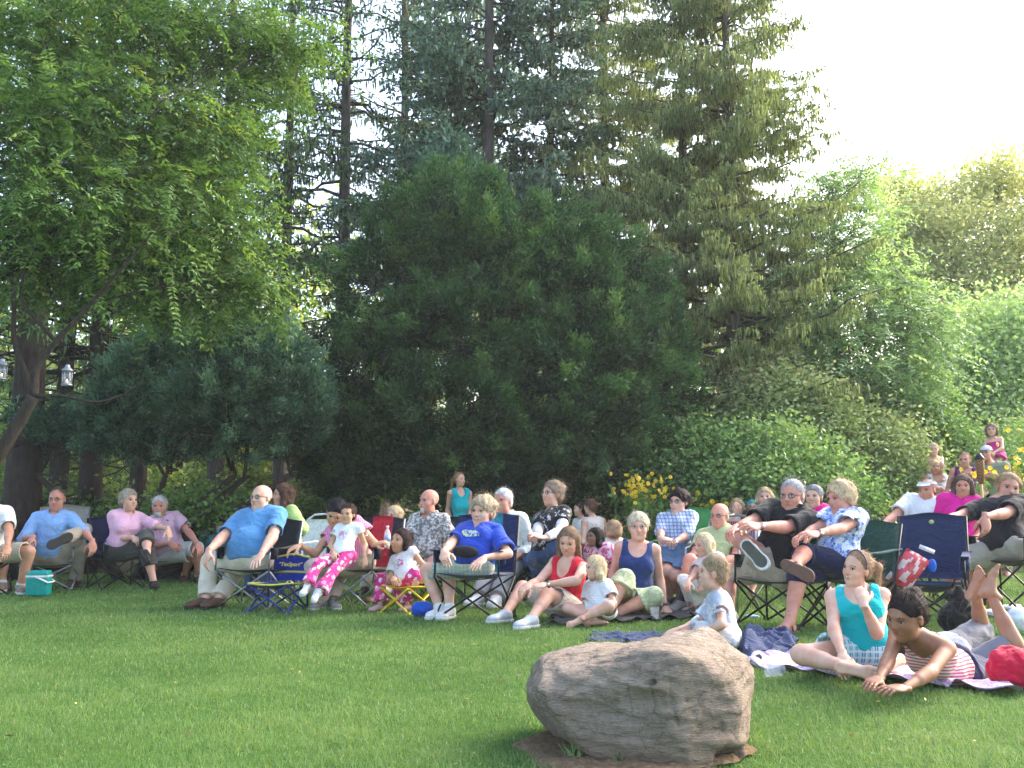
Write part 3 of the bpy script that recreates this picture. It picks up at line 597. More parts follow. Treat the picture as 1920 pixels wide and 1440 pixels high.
shrub("dark leafy shrub behind the grey bearded man", [pb(380, 965, 13.6, 70, 45), pb(330, 985, 13.6, 60, 35), pb(440, 990, 13.6, 60, 30)], (M_BARKD, M_YEW), 78, tmid=.8, per=40)
shrub("low dark ferny growth under the yew", [pb(620, 965, 15.4, 70, 35), pb(700, 975, 15.4, 60, 30), pb(560, 980, 15.4, 60, 30)], (M_BARKD, M_YEW), 79, tmid=.7, per=40)
shrub("dark green shrub under the yew behind the woman in turquoise", [pb(900, 960, 15.6, 90, 35), pb(1020, 970, 15.4, 80, 35), pb(1110, 970, 15.2, 70, 40), pb(960, 990, 15.4, 120, 30)], (M_BARKD, M_YEW), 80, tmid=.85, per=50)
shrub("yellowish green brush seen between trunks at the far left", [pb(60, 820, 21, 120, 130), pb(230, 870, 22, 120, 90), pb(330, 700, 24, 110, 140)], (M_BARK, M_WOOD), 81, tmid=.62, per=40, cs=.3, leaf=(.12, .05))
shrub("yellowish green brush behind the base of the bare spruce", [pb(560, 880, 22, 120, 80), pb(680, 900, 22, 100, 60), pb(440, 900, 22, 90, 60)], (M_BARK, M_WOOD), 82, tmid=.6, per=40, cs=.3, leaf=(.12, .05))
# far wood, one mass
FB = []
rgw = np.random.RandomState(5)
for i in range(34):
    x = -250 + i * 72 + rgw.uniform(-20, 20); Y = rgw.uniform(38, 50); top = np.interp(x, [-250, 400, 560, 700, 1000, 1300, 1500, 1700, 2200], [450, 520, 330, 360, 400, 420, 520, 620, 560]) + rgw.uniform(-40, 50)
    FB.append(pb(x, (top + 930) / 2, Y, 75, (930 - top) / 2, 4.0, 1.0)); FB.append(pb(x + 30, 860, Y - 4, 80, 90, 3.0, .7))
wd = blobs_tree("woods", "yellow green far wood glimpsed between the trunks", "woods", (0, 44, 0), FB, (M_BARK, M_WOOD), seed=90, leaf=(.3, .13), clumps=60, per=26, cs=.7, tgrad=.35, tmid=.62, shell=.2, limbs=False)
wd['kind'] = 'stuff'

# ---------------------------------------------------------------- yellow flowers
M_PET = leaf_mat("yellow_petals", [(.55, .32, .01), (.75, .5, .02), (.85, .62, .04)], .3)
M_STM = leaf_mat("flower_leaves", [(.03, .08, .02), (.08, .18, .04), (.14, .28, .06)], .35)
def flowers(label, cx, cy, Y, rxp, ryp, n, seed, fs=.032, group="clumps of yellow flowers"):
    rg = np.random.RandomState(seed); c = at(cx, cy, Y); s = Y / FPX; root = thing("yellow_flower_plant", label, "flowers", (c[0], Y, 0), group)
    lv = Leaves(seed); st = Leaves(seed + 1)
    x = rg.randn(n) * .5 * rxp * s; y = rg.randn(n) * .25; z = c[2] + np.clip(rg.randn(n) * .5, -1, 1) * ryp * s
    z = np.maximum(z, .15); P = np.stack([x, y, z], 1); G = np.stack([x * .6, y * .6, np.zeros(n)], 1); D = P - G
    st.add(G, D, perp(D, rg) * .006, .5 + .1 * rg.randn(n), .5)
    for q in range(10):
        t = rg.uniform(.15, .97, n)[:, None]; B = G + D * t; d = nrm(rg.randn(n, 3) + [0, 0, .2]) * rg.uniform(.07, .14, n)[:, None]; st.add(B, d, perp(d, rg) * .02, .55 + .25 * rg.randn(n))
    nv = nrm(np.array([0, -1.0, .4]) + rg.randn(n, 3) * .5); a = perp(nv, rg); b = np.cross(nv, a)
    for q in range(8):
        th = q * math.pi / 4; d = (a * math.cos(th) + b * math.sin(th)) * fs; w = np.cross(nv, d) * .38
        lv.add(P + d * .15, d + nv * -.004, w, .5 + .3 * rg.randn(n), .6)
    link("foliage", st.mesh("foliage", M_STM), root); o = link("blossoms", lv.mesh("blossoms", M_PET), root); return root
flowers("clump of yellow daisies in front of the yew's right edge", 1205, 920, 13.4, 55, 30, 110, 1, .027)
flowers("sparse yellow daisies left of the blond woman in the black shirt", 1335, 955, 13.4, 75, 30, 60, 2, .035)
flowers("low yellow daisies between the curly haired woman and the man in the visor", 1705, 955, 13.6, 45, 22, 40, 3, .03)
flowers("tall yellow daisies at the right border behind the man in black", 1918, 870, 11.8, 14, 66, 30, 4, .028)
flowers("yellow daisies in front of the bamboo torch", 1845, 888, 12.2, 34, 16, 16, 5, .028)
# ---------------------------------------------------------------- people: materials
def m_skin(c):
    k = ('skin', c)
    if k not in MATC:
        t = NT("skin"); v = t.coord(); f = t.noise(v, 14, 3); g = t.noise(v, 160, 2)
        c2 = (c[0] * .95, c[1] * .78, c[2] * .72); c3 = (min(1, c[0] * 1.04), c[1] * 1.05, c[2] * 1.05)
        MATC[k] = t.bsdf(t.ramp(f, [(.35, c2), (.65, c3)]), .5, bump=g, bstr=.12, bdist=.002, spec=.35)
        p = [n for n in t.t.nodes if n.type == 'BSDF_PRINCIPLED'][0]; p.inputs['Subsurface Weight'].default_value = .12; p.inputs['Subsurface Radius'].default_value = (.5, .2, .1); p.inputs['Subsurface Scale'].default_value = .012
    return MATC[k]
def m_hair(c):
    g_ = sum(c) / 3; c = tuple(x * .86 + g_ * .14 for x in c); k = ('hair', c)
    if k not in MATC:
        t = NT("hair"); v = t.coord(); f = t.noise(t.mapping(v, (1, 1, .16)), 170, 3, .7); g = t.noise(v, 25, 3)
        h = t.math('ADD', t.math('MULTIPLY', f, .6), t.math('MULTIPLY', g, .4))
        MATC[k] = t.bsdf(t.ramp(h, [(.36, tuple(x * .4 for x in c)), (.5, c), (.66, tuple(min(1, x * 1.5 + .003) for x in c))]), .62, bump=f, bstr=1.0, bdist=.008, spec=.12)
    return MATC[k]
def m_cloth(c, pat=None, c2=(1, 1, 1), c3=(.1, .1, .1), sc_=1.0):
    k = ('cloth', c, pat, c2, c3, sc_)
    if k in MATC: return MATC[k]
    t = NT("cloth"); v = t.coord(); f = t.noise(v, 9, 4, .6); w = t.noise(v, 350, 2)
    col = t.ramp(f, [(.3, tuple(x * .86 for x in c)), (.7, tuple(min(1, x * 1.05) for x in c))])
    if pat == 'floral':      # flowers of two tones scattered over the ground
        for sc2, th, cc in ((13 * sc_, .30, c3), (17 * sc_, .26, c2)):
            vo = t.n("ShaderNodeTexVoronoi"); vo.inputs['Scale'].default_value = sc2; t.l(t.n("ShaderNodeVectorMath", operation='ADD').outputs[0], vo.inputs['Vector'])
            ad = vo.inputs['Vector'].links[0].from_node; t.l(v, ad.inputs[0]); nz = t.n("ShaderNodeTexNoise"); nz.inputs['Scale'].default_value = sc2 * 1.6; t.l(v, nz.inputs['Vector'])
            s2 = t.n("ShaderNodeVectorMath", operation='SCALE'); t.l(nz.outputs[1], s2.inputs[0]); s2.inputs['Scale'].default_value = .9 / sc2; t.l(s2.outputs[0], ad.inputs[1])
            m = t.ramp(vo.outputs['Distance'], [(th, (1, 1, 1)), (th + .1, (0, 0, 0))]); col = t.mix(m, col, cc)
            if cc is c2: col = t.mix(t.ramp(vo.outputs['Distance'], [(.07, (1, 1, 1)), (.12, (0, 0, 0))]), col, (.75, .6, .1))
    elif pat == 'blot':
        m = t.ramp(t.noise(v, 26 * sc_, 3, .6), [(.47, (0, 0, 0)), (.53, (1, 1, 1))]); col = t.mix(m, col, c2)
        m = t.ramp(t.noise(v, 38 * sc_, 3, .6), [(.56, (0, 0, 0)), (.6, (1, 1, 1))]); col = t.mix(m, col, c3)
    elif pat == 'plaid':
        for rot, th in (((0, 0, 0), .62), ((0, 1.2, 0), .66), ((0, -.35, 1.2), .7)):
            wv = t.n("ShaderNodeTexWave"); wv.bands_direction = 'X' if rot == (0, 0, 0) else 'Z'; wv.inputs['Scale'].default_value = 9 * sc_; t.l(v, wv.inputs['Vector'])
            if rot[2]: wv.inputs['Scale'].default_value = 23 * sc_; wv.bands_direction = 'X'
            m = t.ramp(wv.outputs[1], [(th, (0, 0, 0)), (th + .1, (1, 1, 1))]); col = t.mix(t.math('MULTIPLY', m, .7), col, c2)
    elif pat == 'stripe':
        wv = t.n("ShaderNodeTexWave"); wv.bands_direction = 'Z'; wv.inputs['Scale'].default_value = 16 * sc_; wv.inputs['Distortion'].default_value = .6; t.l(v, wv.inputs['Vector'])
        col = t.mix(t.ramp(wv.outputs[1], [(.45, (0, 0, 0)), (.55, (1, 1, 1))]), col, c2)
    elif pat == 'vstripe':
        wv = t.n("ShaderNodeTexWave"); wv.bands_direction = 'X'; wv.inputs['Scale'].default_value = 16 * sc_; t.l(v, wv.inputs['Vector'])
        col = t.mix(t.ramp(wv.outputs[1], [(.45, (0, 0, 0)), (.55, (1, 1, 1))]), col, c2)
    fo = t.n("ShaderNodeTexNoise"); fo.inputs['Scale'].default_value = 5; fo.inputs['Detail'].default_value = 3; fo.inputs['Distortion'].default_value = 1.6; t.l(t.mapping(v, (1, 1, 1.7)), fo.inputs['Vector'])
    fold = t.math('ABSOLUTE', t.math('SUBTRACT', fo.outputs[0], .5))
    bm = t.math('ADD', t.math('MULTIPLY', fold, 2.6), t.math('MULTIPLY', w, .05))
    MATC[k] = t.bsdf(col, .85, bump=bm, bstr=.7, bdist=.015, spec=.15)
    [n for n in t.t.nodes if n.type == 'BSDF_PRINCIPLED'][0].inputs['Sheen Weight'].default_value = .15
    return MATC[k]
M_EYEW = plain("eye_white", (.5, .46, .44), .3, nz=0, bump=0); M_IRIS = plain("iris", (.03, .02, .015), .2, nz=0, bump=0)
M_TEETH = plain("teeth", (.8, .77, .7), .3, nz=0, bump=0)
SK_L = (.62, .365, .265); SK_P = (.66, .41, .31); SK_R = (.60, .30, .225); SK_T = (.52, .29, .19); SK_B = (.30, .15, .09); SK_A = (.58, .35, .22)

# ---------------------------------------------------------------- templates: hands, feet, shoes
def template_hand(curl, splay=.08, h=.0027):
    s = SDF((-.04, -.075, -.09), (.2, .085, .04), h)
    s.cone((-.03, 0, 0), (.02, 0, 0), .026, .025, .01, sq=(0, 0, 1), sqr=.72)
    s.ell((.05, -.002, 0), np.eye(3), (.052, .042, .0155), .02); s.ell((.03, .02, -.008), np.eye(3), (.034, .02, .014), .015)
    for i, (y, L, r) in enumerate(((.028, .072, .0086), (.0095, .08, .0088), (-.0095, .075, .0084), (-.027, .058, .0076))):
        p = np.array([.082 - .004 * i, y, .001]); a = curl * (.35 + .12 * i); yaw = splay * (1.2 - .8 * i)
        for f, da in ((.46, 0), (.30, curl * (.75 + .08 * i)), (.26, curl * .5)):
            a += da; d = np.array([math.cos(a) * math.cos(yaw), math.sin(yaw) * math.cos(a), -math.sin(a)]); q = p + d * L * f
            s.cone(p, q, r, r * .9, .004); p = q; r *= .92
    p = np.array([.018, .028, -.008])
    for d, L, r in (((.62, .7, -.3), .036, .0125), ((.85, .42, -.35), .03, .0105), ((.95, .12, -.35), .024, .009)):
        q = p + nrm(np.array(d)) * L; s.cone(p, q, r, r * .88, .008); p = q
    return s.mesh()
def template_foot(h=.0032):
    s = SDF((-.08, -.06, -.01), (.22, .06, .14), h)
    s.cone((0, 0, .13), (0, 0, .075), .032, .034, .02); s.ell((-.03, 0, .032), np.eye(3), (.034, .03, .034), .02)
    s.cone((0, 0, .07), (.125, .004, .026), .036, .022, .03, sq=(0, 1, 0), sqr=1.25); s.cone((-.03, 0, .022), (.13, 0, .018), .026, .02, .02, sq=(0, 1, 0), sqr=1.35)
    s.ell((.135, .002, .02), np.eye(3), (.035, .045, .019), .02)
    for y, x, r, L in ((.031, .155, .0135, .03), (.01, .16, .0095, .026), (-.006, .156, .009, .022), (-.021, .15, .0085, .02), (-.034, .142, .008, .018)):
        s.cone((x - .012, y, .016), (x + L, y * 1.02, .011), r, r * .95, .004)
    s.plane((0, 0, .001), (0, 0, -1)); return s.mesh()
def template_shoe(kind, h=.004):
    """returns upper (V,F), sole (V,F)"""
    hi = .10 if kind == 'sneaker' else .085
    s = SDF((-.09, -.07, 0), (.23, .07, .15), h)
    s.cone((-.005, 0, hi - .02), (0, 0, .05), .044, .046, .02, sq=(0, 1, 0), sqr=.9); s.ell((-.03, 0, .045), np.eye(3), (.044, .039, .045), .02)
    s.cone((0, 0, .065), (.135, 0, .035), .045, .03, .03, sq=(0, 1, 0), sqr=1.15); s.ell((.14, 0, .036), np.eye(3), (.062, .05, .032), .03)
    s.plane((0, 0, .018), (0, 0, -1)); s.plane((0, 0, hi), nrm(np.array([-.25, 0, 1.0])))
    s.cone((-.005, 0, hi + .03), (0, 0, .06), .036, .033, .004, 's')
    for i in range(4):
        if kind == 'sneaker': x = .035 + .022 * i; z = .083 - .0115 * i + (.012 if i == 0 else 0); s.cone((x, -.02, z), (x + .004, .02, z), .0045, .0045, .004)
    U = s.mesh(); s = SDF((-.09, -.07, -.01), (.24, .07, .05), h)
    s.cone((-.035, 0, .014), (.14, 0, .014), .046, .05, .01, sq=(0, 0, 1), sqr=3); s.cone((.14, .004, .014), (.158, .004, .014), .05, .047, .02, sq=(0, 0, 1), sqr=3)
    s.plane((0, 0, .0005), (0, 0, -1)); s.plane((0, 0, .026 if kind == 'sneaker' else .018), (0, 0, 1))
    return U, s.mesh()
T_HAND = {c: template_hand(c) for c in (.35, .7, 1.15)}
T_FOOT = template_foot(); T_SHOE = {k: template_shoe(k) for k in ('sneaker', 'loafer')}
def xf(T, O, X, Z, sc_, mirror=False):
    """place template: X axis dir, Z axis dir approx"""
    X = nrm(X); Z = np.asarray(Z, float); Z = nrm(Z - X * (Z @ X)); Y = np.cross(Z, X)
    V, F = T
    V = V * sc_
    if mirror: V = V * [1, -1, 1]; F = F[:, ::-1]
    return np.asarray(O) + V[:, :1] * X + V[:, 1:2] * Y + V[:, 2:3] * Z, F
def uvs(n=8, m=6):
    th = np.arange(n) * 2 * math.pi / n; ph = (np.arange(m - 1) + 1) * math.pi / m
    V = [[0, 0, 1]] + [[math.sin(p) * math.cos(t), math.sin(p) * math.sin(t), math.cos(p)] for p in ph for t in th] + [[0, 0, -1]]
    F3 = [[0, 1 + j, 1 + (j + 1) % n] for j in range(n)] + [[1 + (m - 2) * n + j, len(V) - 1, 1 + (m - 2) * n + (j + 1) % n] for j in range(n)]
    F4 = [[1 + i * n + j, 1 + (i + 1) * n + j, 1 + (i + 1) * n + (j + 1) % n, 1 + i * n + (j + 1) % n] for i in range(m - 2) for j in range(n)]
    return np.array(V), np.array(F4), np.array(F3)
UVS = uvs(10, 8)
def add_ball(mb, c, M, r, m):
    V = np.asarray(c) + (UVS[0] * np.asarray(r)) @ np.asarray(M); mb.add(V, UVS[1], m); mb.F3.append(UVS[2] + mb.n - len(V)); mb.M3.append(np.full(len(UVS[2]), m))

def ik(A, B, L1, L2, hint, pref, wt=14.0):
    d = np.linalg.norm(B - A)
    if d > (L1 + L2) * .995: k = d / (L1 + L2) / .995; L1 *= k; L2 *= k
    if d < abs(L1 - L2) * 1.02: d = abs(L1 - L2) * 1.02
    u = nrm(B - A); a = (L1 * L1 - L2 * L2 + d * d) / (2 * d); r = math.sqrt(max(0, L1 * L1 - a * a))
    e1 = nrm(np.cross(u, [.3, .1, 1.0])); e2 = np.cross(u, e1); best = None
    for i in range(72):
        t = i * math.pi / 36; v = e1 * math.cos(t) + e2 * math.sin(t); K = A + u * a + v * r
        c = -wt * (v @ pref)
        if hint is not None: c += np.linalg.norm(pix(K) - np.asarray(hint[:2]))
        if best is None or c < best[0]: best = (c, K)
    return best[1]
class Pr:
    """list of shapes evaluated together"""
    def __init__(s): s.L = []; s.lo = np.full(3, 9e9); s.hi = -s.lo
    def ext(s, c, r): s.lo = np.minimum(s.lo, np.asarray(c) - r); s.hi = np.maximum(s.hi, np.asarray(c) + r)
    def cone(s, a, b, ra, rb, k=.02, op='u', flat=False, **kw):
        if op == 'u': q = max(ra, rb) * max(1, kw.get('sqr', 1)) + .015; s.ext(a, q); s.ext(b, q)
        s.L.append(('flat' if flat else 'cone', (np.asarray(a, float), np.asarray(b, float), ra, rb, k, op), kw))
    def ell(s, c, M, r, k=.02, op='u'):
        if op == 'u': s.ext(c, max(r) + .015)
        s.L.append(('ell', (c, M, r, k, op), {}))
    def plane(s, p, n, k=.004): s.L.append(('plane', (p, n, k), {}))
    def wob(s, *a, **k): s.L.append(('wob', a, k))
    def run(s, h):
        f = SDF(s.lo, s.hi, h)
        for nm, a, kw in s.L:
            if nm == 'flat':
                A, B, ra, rb, k, op = a; m = max(ra, rb) + k + 2 * h; sl, g = f.box(np.minimum(A, B) - m, np.maximum(A, B) + m)
                if sl is None: continue
                ab = B - A; L2 = ab @ ab + 1e-12; px, py, pz = g[0] - A[0], g[1] - A[1], g[2] - A[2]
                tr = (px * ab[0] + py * ab[1] + pz * ab[2]) / L2; t = np.maximum(tr, 0)
                d = np.sqrt((px - t * ab[0]) ** 2 + (py - t * ab[1]) ** 2 + (pz - t * ab[2]) ** 2) - (ra + (rb - ra) * np.clip(tr, 0, 1))
                f.put(sl, np.maximum(d, (tr - 1) * math.sqrt(L2)), k, op)
            else: getattr(f, nm)(*a, **kw)
        return f.mesh()
def frame(yaw, pitch=0, roll=0):
    a, p, r = rad(yaw), rad(pitch), rad(roll)
    f = np.array([math.sin(a) * math.cos(p), -math.cos(a) * math.cos(p), math.sin(p)])
    R = nrm(np.cross(f, [0, 0, 1.0])); U = np.cross(R, f)          # R = the person's right
    R2 = R * math.cos(r) + U * math.sin(r); U2 = np.cross(R2, f)
    return R2, f, U2

def person(label, S, hip, neck, head, yaw=0, look=None, RA=None, LA=None, RL=None, LL=None, w=1.0, sex='m', skin=SK_L, hair=None, top=None, bot=None,
           shoes=None, h=.0075, tl=1.0, lean=1, hpx=None, glasses=None, belly=0.0, socks=None, smile=0, syaw=None, curl=.7, group=None, beard=None, wid=1.0, toes=None, extra=None, cat='person', brow=None, feet=True, lips=None, Hh=None, shift=1, maxlean=27):
    k = S / 1.7; child = S < 1.4
    if shift:
        hip = (hip[0], hip[1] + shift * .04 * S / 1.7 * FPX / hip[2], hip[2]); neck = (neck[0], neck[1] - shift * .03 * S / 1.7 * FPX / hip[2], *neck[2:])
    hc = at(*hip[:2], hip[2]); Lt = .30 * S * tl * (.9 if shift else 1)
    # neck base: on its pixel ray, a torso length away from the hips
    r = ray(*neck[:2]); r = r / r[1]; o = C_ - hc
    if len(neck) > 2: N = at(neck[0], neck[1], hip[2] + neck[2])
    else:
        for _ in range(9):
            A = r @ r; B = 2 * (r @ o); Cc = o @ o - Lt * Lt; D = B * B - 4 * A * Cc
            N = C_ + r * ((-B + lean * math.sqrt(max(0, D))) / (2 * A))
            if abs(N[1] - hc[1]) < math.tan(rad(maxlean)) * abs(N[2] - hc[2]): break
            Lt *= .96
    up = nrm(N - hc); Lt = np.linalg.norm(N - hc)
    def fr(y):
        f = np.array([math.sin(rad(y)), -math.cos(rad(y)), 0]); R = nrm(np.cross(f, up)); return R, np.cross(up, R)
    R, Fw = fr(yaw); RS, FS = fr(yaw if syaw is None else syaw)
    lk = look or (yaw, 0, 0); HR, HF, HU = frame(*lk)
    HY = N[1] + (head[2] if len(head) > 2 else -.03); HC = at(head[0], head[1], HY)
    if Hh is None: Hh = min(.262, max(.185, (hpx or 45) / FPX * HY)) if hpx else (.235 if sex == 'm' else .225) * (1 if not child else .93)
    root = thing("person", label, cat, (hc[0], hc[1], 0), group); O = np.array([hc[0], hc[1], 0.0])
    M = np.array([R, Fw, up]); MS = np.array([RS, FS, up])
    sh = {s: N + RS * s * .103 * S * wid * (1 if sex == 'm' else .93) - up * .032 * S for s in (1, -1)}
    hj = {s: hc + R * s * .052 * S for s in (1, -1)}
    ua, fa, th, sn = .172 * S, .152 * S, .245 * S, .232 * S
    J = {}
    for s, arm, leg in ((1, RA, RL), (-1, LA, LL)):
        if arm:
            W = at(arm[1][0], arm[1][1], hip[2] + arm[1][2]); v = W - sh[s]; d = np.linalg.norm(v)
            if d > (ua + fa) * 1.06: W = sh[s] + v / d * (ua + fa) * 1.06
            E = ik(sh[s], W, ua, fa, arm[0], nrm(RS * s * .6 - FS * .5 - up * .6)); J['a', s] = (E, W, arm[2] if len(arm) > 2 else None)
        else:
            E = sh[s] + nrm(-up * 1.0 + RS * s * .3 - FS * .12) * ua; W = E + nrm(FS * .8 - up * .4 - RS * s * .45) * fa; J['a', s] = (E, W, None)
        if leg:
            a = leg[1]; Kp = None
            An = at(a[0], a[1], hip[2] + a[2]) if len(a) > 2 else on_ground(a[0], a[1], .078 * (k if not child else .85))
            Kn = ik(hj[s], An, th, sn, leg[0], nrm(Fw + np.array([0, 0, .55])), wt=leg[2] if len(leg) > 2 and isinstance(leg[2], (int, float)) else 14)
            J['l', s] = (Kn, An, len(a) > 2)
        else:
            if bot and bot.get('stand'): Kn = hj[s] - np.array([0, 0, 1.0]) * (hj[s][2] - .05) * .5 + Fw * .02; An = np.array([*hj[s][:2], .078]) + R * s * .02
            else:
                Kn = hj[s] + nrm(Fw + R * s * .15 + np.array([0, 0, .08])) * th; An = np.array([*(Kn[:2] + Fw[:2] * .03), max(.075, Kn[2] - sn)])
            J['l', s] = (Kn, An, An[2] > .12)
    kw = k * w; limb = k * (.55 + .45 * w)
    fem = sex == 'f'
    def torso(P, e, g=1.0, lowest=True):
        P.ell(hc + up * .03 * k, M, np.array([(.17 if fem else .16) * kw + e, .115 * kw + e, .115 * k + e]), .05)
        P.ell(hc + up * .28 * Lt + Fw * (.02 + belly) * k, M, np.array([(.13 if fem else .142) * kw + e * 1.2, (.102 + belly) * kw + e * 1.2, .14 * k + e]), .07 * k)
        P.ell(hc + up * .66 * Lt + FS * .005, MS, np.array([(.138 if fem else .152) * kw + e, .108 * kw + e, .17 * k + e]), .06 * k)
        P.cone(sh[1] * .78 + sh[-1] * .22 - up * .015 * k, sh[-1] * .78 + sh[1] * .22 - up * .015 * k, .066 * kw + e, .066 * kw + e, .05 * k)
        P.cone(N - up * .01 - FS * .012 * k, sh[1] + up * .012 * k, .045 * kw + e * .6, .04 * kw + e * .6, .04 * k); P.cone(N - up * .01 - FS * .012 * k, sh[-1] + up * .012 * k, .045 * kw + e * .6, .04 * kw + e * .6, .04 * k)
        if fem and not child:
            for s in (1, -1): P.ell(hc + up * .63 * Lt + FS * .082 * kw + RS * s * .065 * kw, MS, np.array([.068, .06, .066]) * kw + e, .04 * k)
    def upper(P, s, e0, e1, frac, flat=False, kk=.03):
        a = sh[s]; b = a + (J['a', s][0] - a) * min(frac, 1); lw = limb * (.92 if fem else 1)
        if flat and frac <= 1: P.cone(a, b, .054 * lw + e0, (.054 + (.04 - .054) * frac) * lw + e1, kk, flat=True)
        else: P.cone(a, b, .053 * lw + e0, (.053 - .013 * min(frac, 1)) * lw + (e0 if frac > 1 else e1), kk)
        if frac > 1:
            f2 = frac - 1; E, W = J['a', s][:2]; c = E + (W - E) * f2
            if flat: P.cone(E, c, .040 * lw + e0, (.040 - .013 * f2) * lw + e1, .02, flat=True)
            else: P.cone(E, c, .041 * lw + e0, (.041 - .015 * f2) * lw + e1, .02); P.cone(E + (W - E) * .15, E + (W - E) * .45, .042 * lw + e0, .035 * lw + e0, .02)
    def lower(P, s, e0, e1, frac, flat=False):
        Kn, An = J['l', s][:2]; a = hj[s]; b = a + (Kn - a) * min(frac, 1); lw = limb * (1.04 if fem else 1)
        ra, rb = .088 * lw, .058 * lw
        P.cone(a, b, ra + e0, ra + (rb - ra) * min(1, frac) + (e0 if frac > 1 else e1), .035, flat=flat and frac <= 1)
        if frac > 1:
            f2 = frac - 1; c = Kn + (An - Kn) * f2
            P.cone(Kn, c, .055 * lw + e0, (.055 + (.036 - .055) * f2) * lw + e1, .03, flat=flat)
            if not flat or e1 < .02: P.cone(Kn + (An - Kn) * .12 - Fw * .008 * k, Kn + (An - Kn) * .5 - Fw * .006 * k, .056 * lw + e0 * .7, .045 * lw + e0 * .7, .03)
    # body: one surface
    P = Pr(); torso(P, 0)
    P.cone(N - up * .03 * k, HC - HU * .30 * Hh - HF * .05 * Hh, .060 * limb if not fem else .053 * limb, .052 * limb if not fem else .045 * limb, .03)
    for s in (1, -1): upper(P, s, 0, 0, 1.97); lower(P, s, 0, 0, 1.96)
    e = lambda c, r, kk=.03, op='u': P.ell(HC + (HR * c[0] + HF * c[1] + HU * c[2]) * Hh, np.array([HR, HF, HU]), np.array(r) * Hh, kk * Hh / .23, op)
    def hcn(a, b, ra, rb, kk=.012, op='u'): P.cone(HC + (HR * a[0] + HF * a[1] + HU * a[2]) * Hh, HC + (HR * b[0] + HF * b[1] + HU * b[2]) * Hh, ra * Hh, rb * Hh, kk * Hh / .23, op)
    jw = .055 if fem else .075; 
    if child: jw = .045
    e((0, -.05, .14), (.33, .40, .355), .0); e((0, .10, -.12), (.262 + jw * .3, .265, .34), .035)
    hcn((-.12, .12, -.33), (.12, .12, -.33), .10 + jw * .4, .10 + jw * .4, .03); hcn((0, .235, -.41), (0, .245, -.41), .085, .085, .025)
    for s in (1, -1):
        e((s * .17, .2, -.13), (.11, .12, .11), .02); e((s * .345, -.03, -.03), (.03, .075, .125), .008); e((s * .14, .375, .02), (.09, .065, .055), .012, 's')
    hcn((-.14, .325, .095), (.14, .325, .095), .04, .04, .016)
    hcn((0, .345, .03), (0, .425 if not child else .40, -.115), .028, .05 if not child else .042, .014); hcn((-.045, .37, -.13), (.045, .37, -.13), .032, .032, .01)
    hcn((-.075, .325, -.245), (.075, .325, -.245), .035, .035, .012)
    V, F = P.run(h); Vs = [V]; Fs = [F]; Ms = [np.zeros(len(F), int)]; n = len(V)
    mb = MB()
    def aj(T, m=0): mb.add(T[0], T[1], m)
    for s in (1, -1):
        E, W, hd = J['a', s]; fd = nrm(W - E)
        if isinstance(hd, dict): X = at(*hd['to'][:2], hip[2] + hd['to'][2]) - W; Z = np.array(hd.get('z', (0, -.3, 1.0))); c = hd.get('curl', curl)
        else:
            X = fd * .8 + np.array([0, -.15, -.45]) if hd is None else np.asarray(hd, float); Z = np.array([0, -.35, .9]) + RS * s * .3; c = curl
        if np.linalg.norm(X) < 1e-3: X = fd
        c = min(T_HAND, key=lambda q: abs(q - c)); T = xf(T_HAND[c], W + nrm(X) * .012, X, Z, .108 * S / .162 * (1.0 if not child else .9) * .97, mirror=False)
        # thumb side: towards the body centre
        Xn = nrm(X); Zn = nrm(Z - Xn * (Z @ Xn)); Yn = np.cross(Zn, Xn)
        # on a right hand seen with the back up and fingers forward the thumb is on its left
        want = np.cross(Zn, Xn) * (1 if s == 1 else -1); mir = s == -1
        T = xf(T_HAND[c], W + Xn * .012, X, Z, .108 * S / .162 * .97, mirror=mir); aj(T)
    ft = {}
    for s in (1, -1):
        Kn, An, lifted = J['l', s]; tspec = (toes or {}).get(s)
        if tspec is not None and len(tspec) == 3: X = at(tspec[0], tspec[1], hip[2] + tspec[2]) - An; Zf = nrm(Kn - An)
        elif lifted: Zf = nrm(Kn - An); X = Fw * 1.0 - np.array([0, 0, .5])
        else:
            X = Fw * 1.0 + R * s * .18 if tspec is None else np.array([math.sin(rad(tspec[0])), -math.cos(rad(tspec[0])), 0]); X[2] = 0; Zf = np.array([0, 0, 1.0])
        X = nrm(X); Zf = nrm(Zf - X * (X @ Zf)); fs = (.138 if shoes else .146) * S / .235
        base = An - Zf * .076 * k if lifted else np.array([An[0], An[1], .004]); ft[s] = (base, X, Zf, fs)
        if (shoes is None or shoes.get('kind') == 'sandal') and feet: aj(xf(T_FOOT, base + (Zf * .014 if shoes else 0), X, Zf, fs, mirror=(s == 1)))
    # face
    Mh = np.array([HR, HF, HU]); hp = lambda c: HC + (HR * c[0] + HF * c[1] + HU * c[2]) * Hh
    lc = 4
    for s in (1, -1):
        add_ball(mb, hp((s * .145, .318, .012)), Mh, np.array([.060, .034, .026]) * Hh, 1); add_ball(mb, hp((s * .145, .335, .010)), Mh, np.array([.034, .022, .029]) * Hh, 2)
        b0_, b1_, b2_ = hp((s * .065, .372, .088)), hp((s * .14, .362, .118)), hp((s * .225, .30, .09)); mb.tube([b0_, b1_, b2_], np.array([.012, .015, .007]) * Hh, 5, 3)
        mb.tube([hp((s * .08, .342, .03)), hp((s * .145, .358, .052)), hp((s * .21, .318, .025))], .011 * Hh, 4, 2)
